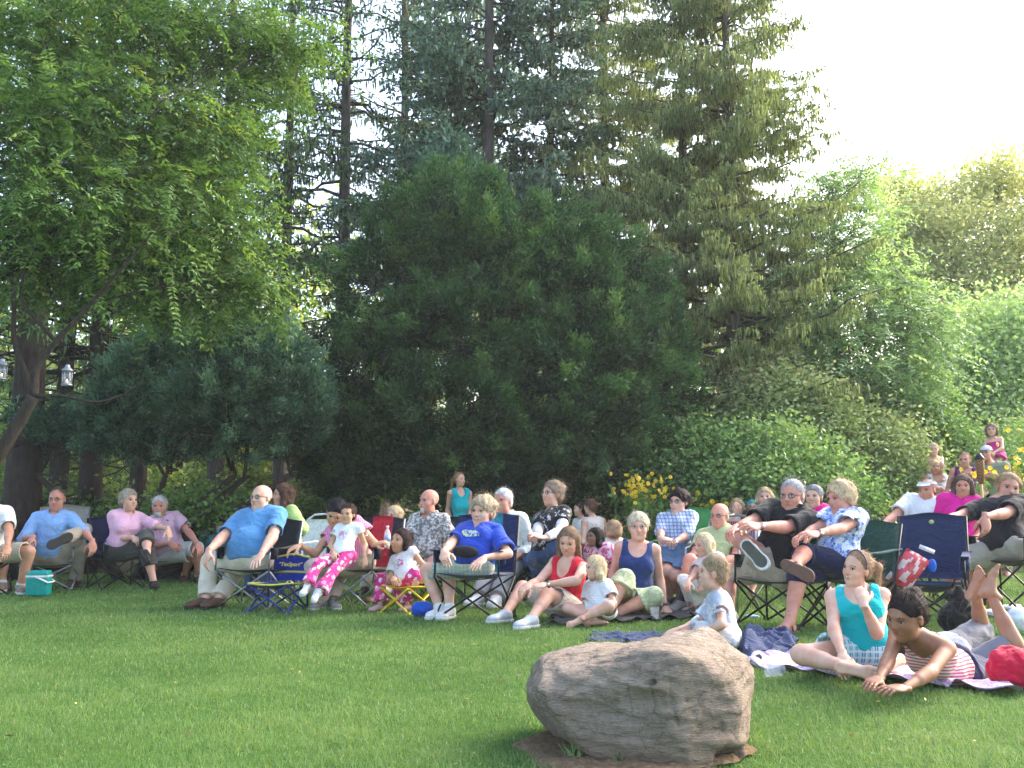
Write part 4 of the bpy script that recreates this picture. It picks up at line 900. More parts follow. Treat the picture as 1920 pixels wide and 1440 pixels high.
    if smile:
        mb.tube([hp((-.115, .315, -.225)), hp((-.05, .358, -.262)), hp((.05, .358, -.262)), hp((.115, .315, -.225))], np.array([.012, .03, .03, .012]) * Hh, 6, 4)
        mb.tube([hp((-.085, .34, -.24)), hp((0, .376, -.257)), hp((.085, .34, -.24))], np.array([.008, .02, .008]) * Hh, 6, 5)
    else:
        mb.tube([hp((-.095, .325, -.245)), hp((-.03, .358, -.24)), hp((.03, .358, -.24)), hp((.095, .325, -.245))], np.array([.009, .022, .022, .009]) * Hh, 6, 4)
    hcol = (hair or {}).get('c', (.2, .15, .1)); bcol = brow or tuple(x * .42 for x in hcol)
    lipc = lips or (skin[0] * .72, skin[1] * .40, skin[2] * .40)
    V2 = np.concatenate(mb.V); F4 = np.concatenate(mb.F4) + n; F3 = np.concatenate(mb.F3) + n
    me = mesh_np("body", np.concatenate([V, V2]) - O, [np.concatenate([F, F4]), F3], [m_skin(skin), M_EYEW, M_IRIS, m_hair(bcol), plain("lips", lipc, .5, nz=0, bump=0), M_TEETH],
                 np.concatenate([np.zeros(len(F), int), np.concatenate(mb.M4), np.concatenate(mb.M3)]), smooth=True)
    link("body", me, root)
    def part(name, P, mat, hh=None):
        V, F = P.run(hh or h)
        if len(V): return link(name, mesh_np(name, V - O, F, mat, smooth=True), root)
    rs = int(abs(hc[0] * 977 + hc[1] * 131)) % 9999
    E0 = max(.011, h * 1.6)
    # upper garment
    if top:
        P = Pr(); e0 = E0 + top.get('e', .009 if top.get('sl', .55) else .003); torso(P, e0); P.plane(hc + up * top.get('hem', -.035) * k, -up); sl = top.get('sl', .55); ty = top.get('neck', 'crew')
        for s in (1, -1):
            if sl > 0: upper(P, s, e0 * 1.0, e0 + (.012 if sl <= 1 else .004) + top.get('fl', 0), sl, flat=True)
            if 0 < sl <= 1:
                a = sh[s]; b = a + (J['a', s][0] - a) * sl; d = nrm(b - a); ri = (.054 - .014 * sl) * limb + e0 + .012 + top.get('fl', 0) - max(.009, 1.4 * h)
                P.cone(b - d * .03, b + d * .05, ri * .93, ri, .002, 's')
        P.wob(top.get('wr', .0075), 6, rs); P.wob(.003, 17, rs + 1)
        if sl == 0:
            for s in (1, -1): P.ell(sh[s] + RS * s * .035 * kw + up * .01, MS, np.array([.06, .13, .115]) * kw * top.get('arm', 1), .012, 'u' if False else 's')
        if ty == 'halter':
            for s in (1, -1): P.ell(sh[s] + RS * s * .0 + up * .02, MS, np.array([.085, .16, .15]) * kw, .012, 's')
            P.ell(N + up * .02 - FS * .10 * k, MS, np.array([.2, .1, .2]) * k, .01, 's')
        if ty == 'crew': P.ell(N + up * .045 * k + FS * .015 * k, MS, np.array([.075, .085, .06]) * kw, .006, 's')
        if ty in ('v', 'polo', 'scoop', 'halter', 'tank'):
            P.ell(N + up * .045 * k + FS * .02 * k, MS, np.array([.08 if ty != 'tank' else .1, .095, .065]) * kw, .006, 's')
            if ty in ('scoop', 'tank', 'halter'): P.ell(N + FS * .085 * kw - up * .012 * k, MS, np.array([.082, .10, .11 * top.get('dp', 1)]) * kw, .008, 's')
            dp = {'v': .10, 'polo': .075, 'scoop': .10, 'halter': .13, 'tank': .10}[ty] * k * top.get('dp', 1); r1 = {'v': .012, 'polo': .01, 'scoop': .06, 'halter': .05, 'tank': .065}[ty] * k
            if ty in ('v', 'polo'): P.cone(N + FS * .10 * kw + up * .03 * k, N + FS * .12 * kw - up * dp, .055 * k, r1, .008, 's')
        if ty == 'bandeau': P.plane(hc + up * .78 * Lt, up)
        o = part("shirt" if sl else "tank_top", P, top['m'])
        if ty == 'polo' or top.get('collar'):
            c = MB(); cc = top.get('cm', top['m'])
            ring = [N + up * (.035 + .012 * math.cos(a)) * k + (RS * math.sin(a) * .078 + -FS * math.cos(a) * .075 + FS * .008) * kw for a in np.linspace(-2.45, 2.45, 13)]
            rr = np.array([.006] + [.012] * 11 + [.006]) * k; c.tube(ring, rr, 6); c.tube([p - up * .014 * k + (p - N) * .06 for p in ring], rr, 6); co = c.obj("collar", cc, root, smooth=True); co.data.transform(Matrix.Translation((-O[0], -O[1], 0))); co.parent = o
        if top.get('print'):
            pw, ph_, px_, pz_, pm = top['print']; g = MB(); nn = 9
            for i in range(1):
                U = np.linspace(-1, 1, nn); G = []
                for a in U:
                    for b in U:
                        p = hc + up * (pz_ * Lt + b * ph_ * k) + RS * (px_ + a * pw) * k
                        G.append((p, a, b))
                # project on the shirt surface by marching along the chest direction
                sv = np.array([v.co[:] for v in o.data.vertices]) + O; Q = []
                for p, a, b in G:
                    d = sv - p; lat = d - np.outer(d @ FS, FS); q = np.argmin((lat ** 2).sum(1) - 1e-6 * (d @ FS) + (d @ FS < 0) * 9); Q.append(p + FS * ((sv[q] - p) @ FS + .004))
                Q = np.array(Q).reshape(nn, nn, 3); Q2 = Q.copy(); Q2[1:-1, 1:-1] = (Q[:-2, 1:-1] + Q[2:, 1:-1] + Q[1:-1, :-2] + Q[1:-1, 2:] + 2 * Q[1:-1, 1:-1]) / 6
                ii = np.arange(nn - 1)[:, None] * nn + np.arange(nn - 1)[None]; Fq = np.stack([ii, ii + nn, ii + nn + 1, ii + 1], -1).reshape(-1, 4)
                tt = [q for q in range(len(Fq)) if (U[q // (nn - 1)] + .12) ** 2 + (U[q % (nn - 1)] + .12) ** 2 < 1.15]
                g.add(Q2.reshape(-1, 3) - O, Fq[tt])
            g.obj("print", pm, o)
    if bot:
        P = Pr(); e0 = E0 * .95 + bot.get('e', .002); fr_ = bot.get('len', 1.93)
        P.ell(hc + up * .02 * k, M, np.array([(.17 if fem else .16) * kw + e0, .115 * kw + e0, .10 * k + e0]), .05)
        P.plane(hc + up * .05 * k, up)
        P.cone(hj[1], hj[-1], .09 * kw + e0 * .6, .09 * kw + e0 * .6, .04)
        for s in (1, -1): lower(P, s, e0, e0 + (.016 if fr_ < 1.4 else .02) + bot.get('fl', 0), fr_, flat=True)
        for s in (1, -1):
            if fr_ < 1:
                a = hj[s]; b = a + (J['l', s][0] - a) * fr_; d = nrm(b - a); ri = .088 * limb * (1.04 if fem else 1) - .03 * limb * fr_ + e0 + .016 + bot.get('fl', 0) - max(.010, 1.5 * h)
                P.cone(b - d * .03, b + d * .06, ri * .93, ri, .002, 's')
        P.wob(bot.get('wr', .007), 6, rs + 5); P.wob(.003, 15, rs + 6)
        part("trousers" if fr_ > 1.3 else "shorts", P, bot['m'])
    if shoes:
        kd = shoes['kind']; 
        for s in (1, -1):
            base, X, Zf, fs = ft[s]; c1 = shoes.get('m'); c2 = shoes.get('sole', c1)
            if kd != 'sandal':
                U, So = T_SHOE[kd]; a = xf(U, base, X, Zf, fs, mirror=(s == 1)); b = xf(So, base, X, Zf, fs, mirror=(s == 1))
                o = link("shoe", mesh_np("shoe", a[0] - O, a[1], c1, smooth=True), root)
                link("sole", mesh_np("sole", b[0] - O, b[1], c2, smooth=True), o)
                if shoes.get('tread'):
                    Y_ = np.cross(Zf, X); v_ = b[0] - base; xx, yy, zz = v_ @ X, v_ @ Y_, v_ @ Zf; v2 = base + np.outer((xx - .05 * fs) * .86 + .05 * fs, X) + np.outer(yy * .8, Y_) + np.outer(zz * .3 - .004, Zf); link("tread", mesh_np("tread", v2 - O, b[1], shoes['tread'], smooth=True), o)
                if socks:
                    An = J['l', s][1]; Kn = J['l', s][0]; g = MB(); u = nrm(Kn - An); hs = socks[1] if isinstance(socks, tuple) else .05
                    g.tube([An - u * .03 - O, An + u * .02 - O, An + u * hs - O], np.array([.041, .040, .041]) * limb + .005, 12, cap=False); g.obj("sock", socks[0] if isinstance(socks, tuple) else socks, root, smooth=True)
            else:
                Y_ = np.cross(Zf, X); b = xf(T_SHOE['loafer'][1], base, X, Zf, fs, mirror=(s == 1)); o = link("sandal", mesh_np("sandal", b[0] - O, b[1], c2, smooth=True), root); g = MB()
                for x0, ra, zz in ((.1, .05, .055), (.02, .048, .085)):
                    g.tube([base + (X * (x0 - .03 * abs(math.cos(t)) * 0) + Y_ * ra * math.cos(t) + Zf * (.012 + (zz) * max(0, math.sin(t)))) * fs - O for t in np.linspace(-.1, math.pi + .1, 9)], .006, 5)
                g.obj("strap", c1, o)
    # hair
    if hair: make_hair(hair, root, O, HC, Mh, Hh, N, up, FS, h, rs)
    if beard:
        P = Pr(); q = lambda c, r, kk=.02, op='u': P.ell(hp(c), Mh, np.array(r) * Hh, kk, op)
        q((0, .25, -.36), (.17 if beard[1] > .5 else .12, .135, .16)); 
        if beard[1] > .5: q((.17, .08, -.25), (.1, .14, .2)); q((-.17, .08, -.25), (.1, .14, .2))
        P.cone(hp((-.1, .345, -.2)), hp((.1, .345, -.2)), .028 * Hh, .028 * Hh, .01)
        P.cone(hp((-.08, .36, -.25)), hp((.08, .36, -.25)), .035 * Hh, .035 * Hh, .01, 's'); P.wob(.002, 50, 3); part("beard", P, m_hair(beard[0]), min(h, .006))
    if glasses:
        g = MB(); on_top = glasses == 'top'; z0 = .40 if on_top else .01; y0 = .18 if on_top else .385
        gm = [plain("glasses_frame", (.04, .035, .035) if glasses != 'wire' else (.25, .2, .15), .3, .3), GLASS_DARK if on_top else GLASS]
        for s in (1, -1):
            rim = [hp((s * .15 + .105 * math.cos(t), y0 - .05 * abs(s * .15 + .105 * math.cos(t)) + (0 if not on_top else .0), z0 + .065 * math.sin(t) * (1 if not on_top else .9))) - O for t in np.linspace(0, 6.283, 15)]
            g.tube(rim, .007 * Hh if glasses == 'wire' else .012 * Hh, 4, 0); c = np.mean(rim[:-1], 0)
            g.add(np.array([c] + rim[:-1]), np.array([[0, 1 + i, 1 + (i + 1) % 14] for i in range(14)]), 1)
            g.tube([hp((s * .255, y0 - .03, z0 + .02)) - O, hp((s * .34, y0 - .2, z0 + .01)) - O, hp((s * .345, -.05 if not on_top else y0 - .4, z0 - .02)) - O], .009 * Hh, 4, 0)
        g.tube([hp((-.05, y0, z0 + .02)) - O, hp((.05, y0, z0 + .02)) - O], .009 * Hh, 4, 0); g.obj("sunglasses" if on_top else "glasses", gm, root)
    root['_'] = 0; del root['_']
    PEOPLE.append((label, J, hc, N, HC, Hh))
    info = dict(root=root, O=O, J=J, hc=hc, N=N, HC=HC, Mh=Mh, Hh=Hh, R=R, Fw=Fw, up=up, RS=RS, FS=FS, k=k, hp=hp, sh=sh, ft=ft)
    if extra: extra(info)
    return info
PEOPLE = []
def glass_mat(name, c, a):
    t = NT(name); b = t.n("ShaderNodeBsdfPrincipled"); b.inputs['Base Color'].default_value = (*c, 1); b.inputs['Roughness'].default_value = .08; b.inputs['Alpha'].default_value = a
    t.l(b.outputs[0], t.out.inputs[0]); return t.m
GLASS = glass_mat("lens", (.8, .82, .85), .16); GLASS_DARK = glass_mat("dark_lens", (.02, .02, .02), .92)

def make_hair(hd, root, O, HC, Mh, Hh, N, up, FS, h, rs):
    st = hd.get('s', 'short'); v = hd.get('v', .03); c = hd['c']; HR, HF, HU = Mh; hh = min(h, .0065)
    hp = lambda q: HC + (HR * q[0] + HF * q[1] + HU * q[2]) * Hh
    P = Pr()
    q = lambda cc, r, kk=.015, op='u': P.ell(hp(cc), Mh, np.array(r) * Hh, kk, op)
    def cn(a, b, ra, rb, kk=.015, op='u', **k): P.cone(hp(a), hp(b), ra * Hh, rb * Hh, kk, op, **k)
    q((0, -.07, .15), (.335 + v, .40 + v, .36 + v), 0)
    if st in ('short', 'fringe'): q((0, -.2, -.08), (.30 + v * .6, .22 + v, .28), .02)
    if st in ('bob', 'long', 'curlylong', 'tied', 'pony'):
        q((0, -.16, -.05), (.33 + v, .30 + v, .33), .03)
    if st in ('bob', 'curlylong'):
        L = hd.get('L', .5); b = -.15 - L * .55
        for s in (1, -1): cn((s * .33, -.02, .1), (s * (.34 + v), 0.02, b), .10 + v * .7, .10 + v, .03)
        cn((-.2, -.25, b * .7), (.2, -.25, b * .7), .16 + v, .16 + v, .04); cn((0, -.25, .0), (0, -.25, b), .22 + v, .2 + v, .03)
    if st == 'long':
        L = hd.get('L', 1.0); b = -.2 - L * .7
        for s in (1, -1):
            cn((s * .31, -.02, .1), (s * (.33 + v), -.06, -.35), .09 + v * .5, .09 + v, .03); cn((s * (.33 + v), -.06, -.35), (s * .27, -.16 + hd.get('fw', 0), b), .10 + v, .07, .03)
        for x in (-.15, 0, .15): cn((x, -.28, 0), (x * 1.3, -.27, b), .18 + v * .5, .10, .03)
    if st == 'pony':
        z = hd.get('pz', .1); q((0, -.5, z), (.08, .09, .09), .01); px = hd.get('px', 0); cn((0, -.5, z), (px, -.72, z - .15), .08, .12, .02); cn((px, -.72, z - .15), (px * 1.5, -.82, z - .2 - .6 * hd.get('L', 1)), .12, .05, .02)
    if st == 'bun': q((0, -.34, .42), (.15, .15, .12), .03); q((0, -.2, -.05), (.30 + v, .28 + v, .30), .02)
    if hd.get('vol'): 
        for i in range(14):
            rg = np.random.RandomState(rs + i); u = nrm(rg.randn(3)); u[2] = abs(u[2]) * .8 - .1; u[1] = min(u[1], .35)
            q((u[0] * (.30 + v), -.07 + u[1] * (.38 + v), .15 + u[2] * (.34 + v)), (.11, .11, .11), .012)
    P.wob(hd.get('amp', .0035), hd.get('fq', 28), rs)
    # the face is left free
    fr_ = hd.get('line', .30)
    ff = hd.get('bang', 0)
    fz = .12 - ff * .16
    if st in ('bald',): P.plane(hp((0, 0, .02)), HU)
    if st in ('fringe', 'bald'): P.plane(hp((0, .02, .18)), nrm(HU + HF * .55)); 
    wd_ = hd.get('fw_', .30)
    P.cone(hp((0, .62, fr_ - .33 - ff * .12)), hp((0, .22, fr_ - .33 - ff * .12)), .36 * Hh, wd_ * Hh, .008, 's')
    P.cone(hp((0, .55, -.45)), hp((0, .17, -.45)), .36 * Hh, (wd_ - .02) * Hh, .008, 's')
    if st in ('short', 'fringe', 'bald', 'bun', 'pony', 'tied'):
        # ears and cheeks free, neck free
        for s in (1, -1): P.ell(hp((s * .36, .05, -.16)), Mh, np.array([.13, .16, .2]) * Hh, .008, 's')
        P.ell(hp((0, .05, -.42)), Mh, np.array([.5, .33, .30]) * Hh, .01, 's')
    V, F = P.run(hh)
    if len(V):
        o = link("hair", mesh_np("hair", V - O, F, m_hair(c), smooth=True), root)
        # loose strands over the surface
        if hd.get('str', 1):
            rg = np.random.RandomState(rs); n = int(1500 * hd.get('str', 1)); idx = rg.randint(0, len(V), n); B = V[idx]; ctr = hp((0, -.07, .15)); out = nrm(B - ctr)
            keep = (out @ HF < .55) | (out @ HU > .5); B = B[keep]; out = out[keep]; n = len(B)
            dn = np.tile(-HU, (n, 1)) if st not in ('pony', 'bun', 'tied') else np.tile(-HF, (n, 1)); T = nrm(dn - out * (dn * out).sum(1)[:, None] + rg.randn(n, 3) * (.25 if not hd.get('vol') else .8))
            lv = Leaves(1); ln = Hh * rg.uniform(.08, .26, n)[:, None] * (1.5 if st in ('long', 'bob', 'curlylong') else 1)
            W = nrm(np.cross(T, out)) * .0015; lv.add(B - O + out * .001, T * ln + out * ln * rg.uniform(-.05, .11, n)[:, None], W, np.full(n, .5))
            link("strands", lv.mesh("strands", m_hair(c)), o)

def sleeves(i, m):
    """long sleeves of an under shirt from the upper arm to the wrist"""
    for s in (1, -1):
        E, W, _ = i['J']['a', s]; P = Pr(); k = i['k']; a = i['sh'][s]; a = a + (E - a) * .6
        P.cone(a, E, .046 * k + .013, .040 * k + .014, .01); P.cone(E, E + (W - E) * .9, .040 * k + .014, .027 * k + .014, .02, flat=True); P.wob(.003, 12, 3 + s)
        V, F = P.run(.008); link("sleeve", mesh_np("sleeve", V - i['O'], F, m, smooth=True), i['root'])
# ---------------------------------------------------------------- chairs
M_STEEL = plain("grey_steel", (.33, .34, .35), .35, .7); M_BLK = plain("black_tube", (.012, .012, .014), .4, .2)
M_PLB = plain("black_plastic", (.015, .015, .016), .45)
def fabric(c): return m_cloth(c, sc_=.99)
def sheet(fn, nu=10, nv=10, th=.006):
    """closed thin cloth from fn(u, v) -> point"""
    U = np.linspace(0, 1, nu); W = np.linspace(0, 1, nv); G = np.array([[fn(u, v) for v in W] for u in U]); du = np.gradient(G, axis=0); dv = np.gradient(G, axis=1); n = nrm(np.cross(du, dv)) * th * .5
    A = (G + n).reshape(-1, 3); B = (G - n).reshape(-1, 3); i = np.arange(nu - 1)[:, None] * nv + np.arange(nv - 1)[None]; Q = np.stack([i, i + nv, i + nv + 1, i + 1], -1).reshape(-1, 4); K = nu * nv
    E = []
    for a in range(nu - 1): E += [[a * nv, (a + 1) * nv, (a + 1) * nv + K, a * nv + K], [(a + 1) * nv + nv - 1, a * nv + nv - 1, a * nv + nv - 1 + K, (a + 1) * nv + nv - 1 + K]]
    for b in range(nv - 1): E += [[b + 1, b, b + K, b + 1 + K], [(nu - 1) * nv + b, (nu - 1) * nv + b + 1, (nu - 1) * nv + b + 1 + K, (nu - 1) * nv + b + K]]
    return np.concatenate([A, B]), np.concatenate([Q, Q[:, ::-1] + K, np.array(E)])
G_CH = "folding camp chairs of the audience"
def camp_chair(label, x, y, yaw, col, col2=None, sh=.40, bh=.84, w=.50, tube_m=None, cup=True, trim=None, group=G_CH, mid=None, sc_=1.0, arms=True, sag=.05, seatless=False, s=1.0):
    tm = tube_m or M_BLK; w2 = w / 2
    root = thing("camp_chair", label, "chair", (x, y, 0), group, rz=rad(yaw)); root.scale = (s, s, s)
    f, b = -.23, .22; m1 = fabric(col); m2 = fabric(col2 or col)
    a = lambda u, v: (lambda X: (X, f + (b - f) * v, sh + .02 - sag * math.sin(math.pi * u) * math.sin(math.pi * min(1, v * .9 + .1)) - .03 * v))((u - .5) * w)
    o = MB().add(*sheet(a)).obj("seat", m1, root, smooth=True)
    if trim: MB().tube([a(u, 0) for u in np.linspace(0, 1, 8)], .009, 6).tube([a(0, v) for v in np.linspace(0, 1, 6)], .009, 6).tube([a(1, v) for v in np.linspace(0, 1, 6)], .009, 6).obj("trim", trim, o)
    tb = (bh - sh) * .22
    bk = lambda u, v: ((u - .5) * w, b + .02 + tb * v + .05 * math.sin(math.pi * u) * (1 - .3 * v), sh + .01 + (bh - sh) * v + .015 * math.cos((u - .5) * 6) * (v > .99))
    o = MB().add(*sheet(bk)).obj("backrest", m1 if not mid else m2, root, smooth=True)
    if trim: MB().tube([bk(u, 1) for u in np.linspace(0, 1, 8)], .01, 6).tube([bk(0, v) for v in np.linspace(0.35, 1, 6)], .01, 6).tube([bk(1, v) for v in np.linspace(.35, 1, 6)], .01, 6).tube([bk(u, .35) for u in np.linspace(0, 1, 6)], .012, 6).obj("trim", trim, o)
    if mid:
        o2 = lambda u, v: tuple(np.array(bk(.26 + .48 * u, v)) + np.array([0, -.006, .002])); MB().add(*sheet(o2)).obj("panel", fabric(mid), o, smooth=True)
        for q in (0, .74): o2 = lambda u, v, q=q: tuple(np.array(bk(q + .26 * u, v)) + np.array([0, -.006, .002])); MB().add(*sheet(o2)).obj("panel", m1, o, smooth=True)
    r = .0095
    def leg(p, q): MB().tube([p, q], r, 7).box((p[0], p[1], .012), (.035, .035, .022)).obj("leg", tm, root)
    leg((-w2, f, .01), (w2, f, sh)); leg((w2, f + .02, .01), (-w2, f + .02, sh)); leg((-w2, b, .01), (w2, b, sh - .02)); leg((w2, b - .02, .01), (-w2, b - .02, sh - .02))
    for sx in (-1, 1):
        X = sx * (w2 + .012); leg((X, f, .01), (X, b, sh - .02)); leg((X * 1.03, b, .01), (X * 1.03, f, sh))
        top = np.array(bk(0 if sx < 0 else 1, 1)); MB().tube([(X, b, .02), (X, b, sh), (top[0] + sx * .01, top[1], top[2])], r, 7).obj("back_post", tm, root)
        if arms:
            ah = sh + .21; MB().tube([(X, f, sh), (X, f + .01, ah)], r, 7).obj("arm_post", tm, root)
            ar = lambda u, v: (X + (v - .5) * .075, f - .03 + (b - f + .09) * u, ah + .01 - .02 * math.sin(math.pi * u) + .02 * u)
            oo = MB().add(*sheet(ar, 8, 4, .009)).obj("armrest", m1, root, smooth=True)
            if cup: MB().tube([(X, f + .07, ah - .10), (X, f + .07, ah)], .042, 12).obj("cup_holder", m2, oo, smooth=True)
    return root
def lawn_chair(label, x, y, yaw, mw, web, group="webbed and plastic chairs of the audience"):
    root = thing("lawn_chair", label, "chair", (x, y, 0), group, rz=rad(yaw)); w2 = .27
    MB().add(*sheet(lambda u, v: ((u - .5) * .5, -.22 + .44 * v, .38 - .03 * math.sin(math.pi * u)))).obj("seat", web, root, smooth=True)
    MB().add(*sheet(lambda u, v: ((u - .5) * .5 * (1 - .12 * v * v), .23 + .14 * v, .39 + .44 * v))).obj("backrest", web, root, smooth=True)
    for sx in (-1, 1):
        MB().tube([(sx * w2, -.25, .01), (sx * w2, -.2, .38), (sx * w2, -.18, .58), (sx * w2, .26, .60)], .012, 8).obj("armrest", mw, root)
        MB().tube([(sx * w2, .30, .01), (sx * w2, -.2, .38)], .012, 8).obj("leg", mw, root)
        MB().tube([(sx * w2, -.22, .38), (sx * w2, .22, .38), (sx * (w2 - .01), .38, .82), (sx * .16, .40, .88), (0, .40, .89)], .013, 8).obj("frame", mw, root)
    return root
# ---------------------------------------------------------------- the audience
def px2(z, x, y): pass
NAVY = (.012, .022, .075); RNAVY = (.02, .05, .17)
W = (.78, .78, .76); KHK = (.50, .43, .32); DKN = (.015, .02, .05)
TRAIN = plain("trainer_white", (.72, .72, .70), .6); BRN = plain("brown_leather", (.10, .05, .03), .55); GREYS = plain("grey_trainer", (.25, .24, .22), .7); SOCK = m_cloth((.75, .75, .73)); TAUPE = plain("taupe_trainer", (.27, .2, .16), .7)
BLKL = plain("black_leather", (.02, .018, .016), .5); SOLEW = plain("sole_white", (.6, .6, .58), .6); SOLEB = plain("sole_dark", (.03, .028, .025), .7)
def chair_for(inf, label, col, yaw, back=.0, sh=None, **kw):
    hc, FW = inf['hc'], inf['Fw']; f = np.array([math.sin(rad(yaw)), -math.cos(rad(yaw)), 0])
    c = hc - f * (.09 + back); return camp_chair(label, c[0], c[1], yaw, col, sh=sh or max(.25, hc[2] - .10), **kw)
def ppl(): pass
# 1 man cut by the left border
p = person("person in white tee and khaki shorts cut off by the left border, hands in lap", 1.76, (-28, 1032, 11.3), (-22, 958), (-20, 925), yaw=24, look=(20, 0, 0), hpx=44, h=.0095,
  RA=((-58, 1000), (-15, 1030, -.3)), LA=((32, 1005), (14, 1024, -.35)), RL=((4, 1022), (4, 1097)), LL=((56, 1020), (38, 1100)), w=1.15, skin=SK_T, hair=dict(c=(.3, .25, .2)), top=dict(m=m_cloth(W), sl=.75, neck='crew'),
  bot=dict(m=m_cloth((.48, .42, .33)), len=.9, fl=.012), shoes=dict(kind='sneaker', m=TAUPE, sole=SOLEW), socks=SOCK)
chair_for(p, "dark camp chair under the person cut off at the left border", (.03, .03, .035), 24)
# 2
p = person("person with glasses in light blue shirt and khaki trousers, ankle resting on knee", 1.80, (95, 1036, 12.0), (104, 967), (107, 936), yaw=8, look=(4, -4, 0), hpx=42, h=.0095,
  RA=((52, 998), (61, 1008, -.35), (-.1, -.5, -.5)), LA=((172, 996), (176, 1018, -.35), (.1, -.1, -1)), RL=((135, 1014), (141, 1089)), LL=((166, 988, 0), (122, 1010, -.42)), toes={-1: (94, 1024, -.5)}, w=1.05, skin=SK_R, hair=dict(c=(.12, .08, .06), s='short', v=-.004, line=.42, amp=.002),
  glasses='thin', top=dict(m=m_cloth((.27, .47, .82)), sl=1.05, neck='polo', collar=1), bot=dict(m=m_cloth((.42, .36, .28))), shoes=dict(kind='loafer', m=BRN, sole=SOLEB))
lawn = chair_for(p, "tan padded folding chair with rounded back behind the person in light blue", (.36, .31, .25), 8, bh=.98, w=.56, tube_m=M_STEEL, cup=False, col2=(.3, .26, .2))
# 3
p = person("person in pink shirt and dark capris with short grey blond hair, legs crossed, looking right", 1.66, (226, 1026, 12.1), (238, 966), (241, 938), yaw=42, look=(58, 0, 0), sex='f', hpx=41, h=.0095,
  RA=((222, 1003), (250, 1008, -.2)), LA=((297, 990), (318, 993, -.2), (.35, -.1, -1)), RL=((287, 1022), (288, 1092)), LL=((279, 995), (276, 1038, -.45)), w=1.15, skin=SK_P, hair=dict(c=(.42, .36, .28), s='short', v=.05, bang=.4, line=.32),
  top=dict(m=m_cloth((.78, .45, .60)), sl=1.1, neck='polo', collar=1), bot=dict(m=m_cloth((.07, .07, .065)), len=1.45), shoes=dict(kind='loafer', m=BLKL, sole=SOLEB))
chair_for(p, "navy camp chair of the person in pink with dark capris", NAVY, 42)
# 4
p = person("person with white hair and trimmed white beard, pink shirt and white shorts", 1.76, (318, 1032, 12.9), (301, 973), (299, 949), yaw=22, look=(8, -3, 0), hpx=41, h=.0095,
  RA=((285, 1015), (318, 1019, -.25)), LA=((352, 1010), (374, 1024, -.3)), RL=((344, 1019), (346, 1081)), LL=((374, 1034), (372, 1082)), w=1.12, skin=SK_R, hair=dict(c=(.62, .61, .6), s='short', v=.02), beard=((.66, .65, .64), 1), brow=(.35, .33, .32),
  top=dict(m=m_cloth((.66, .42, .56)), sl=.7, neck='polo'), bot=dict(m=m_cloth((.66, .64, .6)), len=.95, fl=.015), shoes=dict(kind='loafer', m=BRN, sole=SOLEB), socks=SOCK)
chair_for(p, "dark camp chair under the person with the white beard", (.02, .022, .03), 22)
# 5
person("person with curly black hair in teal shirt, half hidden behind the big bald man's shoulder", 1.5, (400, 1050, 13.2), (404, 1003), (409, 986), yaw=20, look=(55, 0, 0), sex='f', hpx=30, h=.012, skin=SK_T, hair=dict(c=(.012, .01, .01), s='curlylong', v=.07, amp=.01, fq=18, vol=1, L=.9), top=dict(m=m_cloth((.05, .17, .18)), sl=.6), bot=dict(m=m_cloth((.05, .06, .1))), shoes=dict(kind='loafer', m=BLKL, sole=SOLEB))
# 6
p = person("big bald person with glasses in blue polo and cream trousers, leaning back at the left", 1.84, (470, 1041, 9.7), (489, 966), (490, 934), yaw=-20, look=(-30, 4, -3), hpx=54, w=1.26, belly=.025, wid=1.12,
  RA=((407, 1010), (384, 1040, -.35), (-.15, -.3, -1)), LA=((532, 1016), (490, 1040, -.45), dict(to=(474, 1061, -.6), z=(-.3, -.6, .6), curl=.35)), RL=((398, 1048), (385, 1124)), LL=((462, 1052), (410, 1124)), toes={1: (-42,), -1: (-30,)}, skin=SK_P, hair=dict(c=(.3, .2, .15), s='bald', v=-.006, amp=.001, str=0), glasses='thin',
  brow=(.3, .2, .14), top=dict(m=m_cloth((.085, .26, .52)), sl=.85, neck='polo', fl=.006), bot=dict(m=m_cloth((.66, .58, .46)), e=.006), shoes=dict(kind='loafer', m=BRN, sole=SOLEB), h=.0075)
chair_for(p, "black camp chair under the big bald person in blue", (.015, .016, .02), -20, w=.58, tube_m=M_STEEL)
# 7
p = person("person in lime green shirt with brown shoulder length curls, laughing, behind the big bald man", 1.68, (548, 1036, 11.2), (532, 957), (530, 929), yaw=-45, look=(-68, 2, 0), sex='f', hpx=42, h=.009, smile=1, RA=((515, 1000), (505, 1015, -.2)), LA=((563, 1005), (541, 1012, -.15)), skin=SK_L,
  hair=dict(c=(.09, .045, .03), s='curlylong', v=.05, vol=1, amp=.006, L=.55, line=.3), top=dict(m=m_cloth((.48, .66, .22)), sl=1.15, neck='polo'), bot=dict(m=m_cloth((.04, .07, .14))), shoes=dict(kind='loafer', m=BLKL, sole=SOLEB))
lawn_chair("white plastic chair behind the person in lime green", p['hc'][0] + .04, p['hc'][1] + .1, -35, plain("white_plastic", (.75, .77, .8), .4), plain("white_plastic_web", (.7, .72, .76), .5))
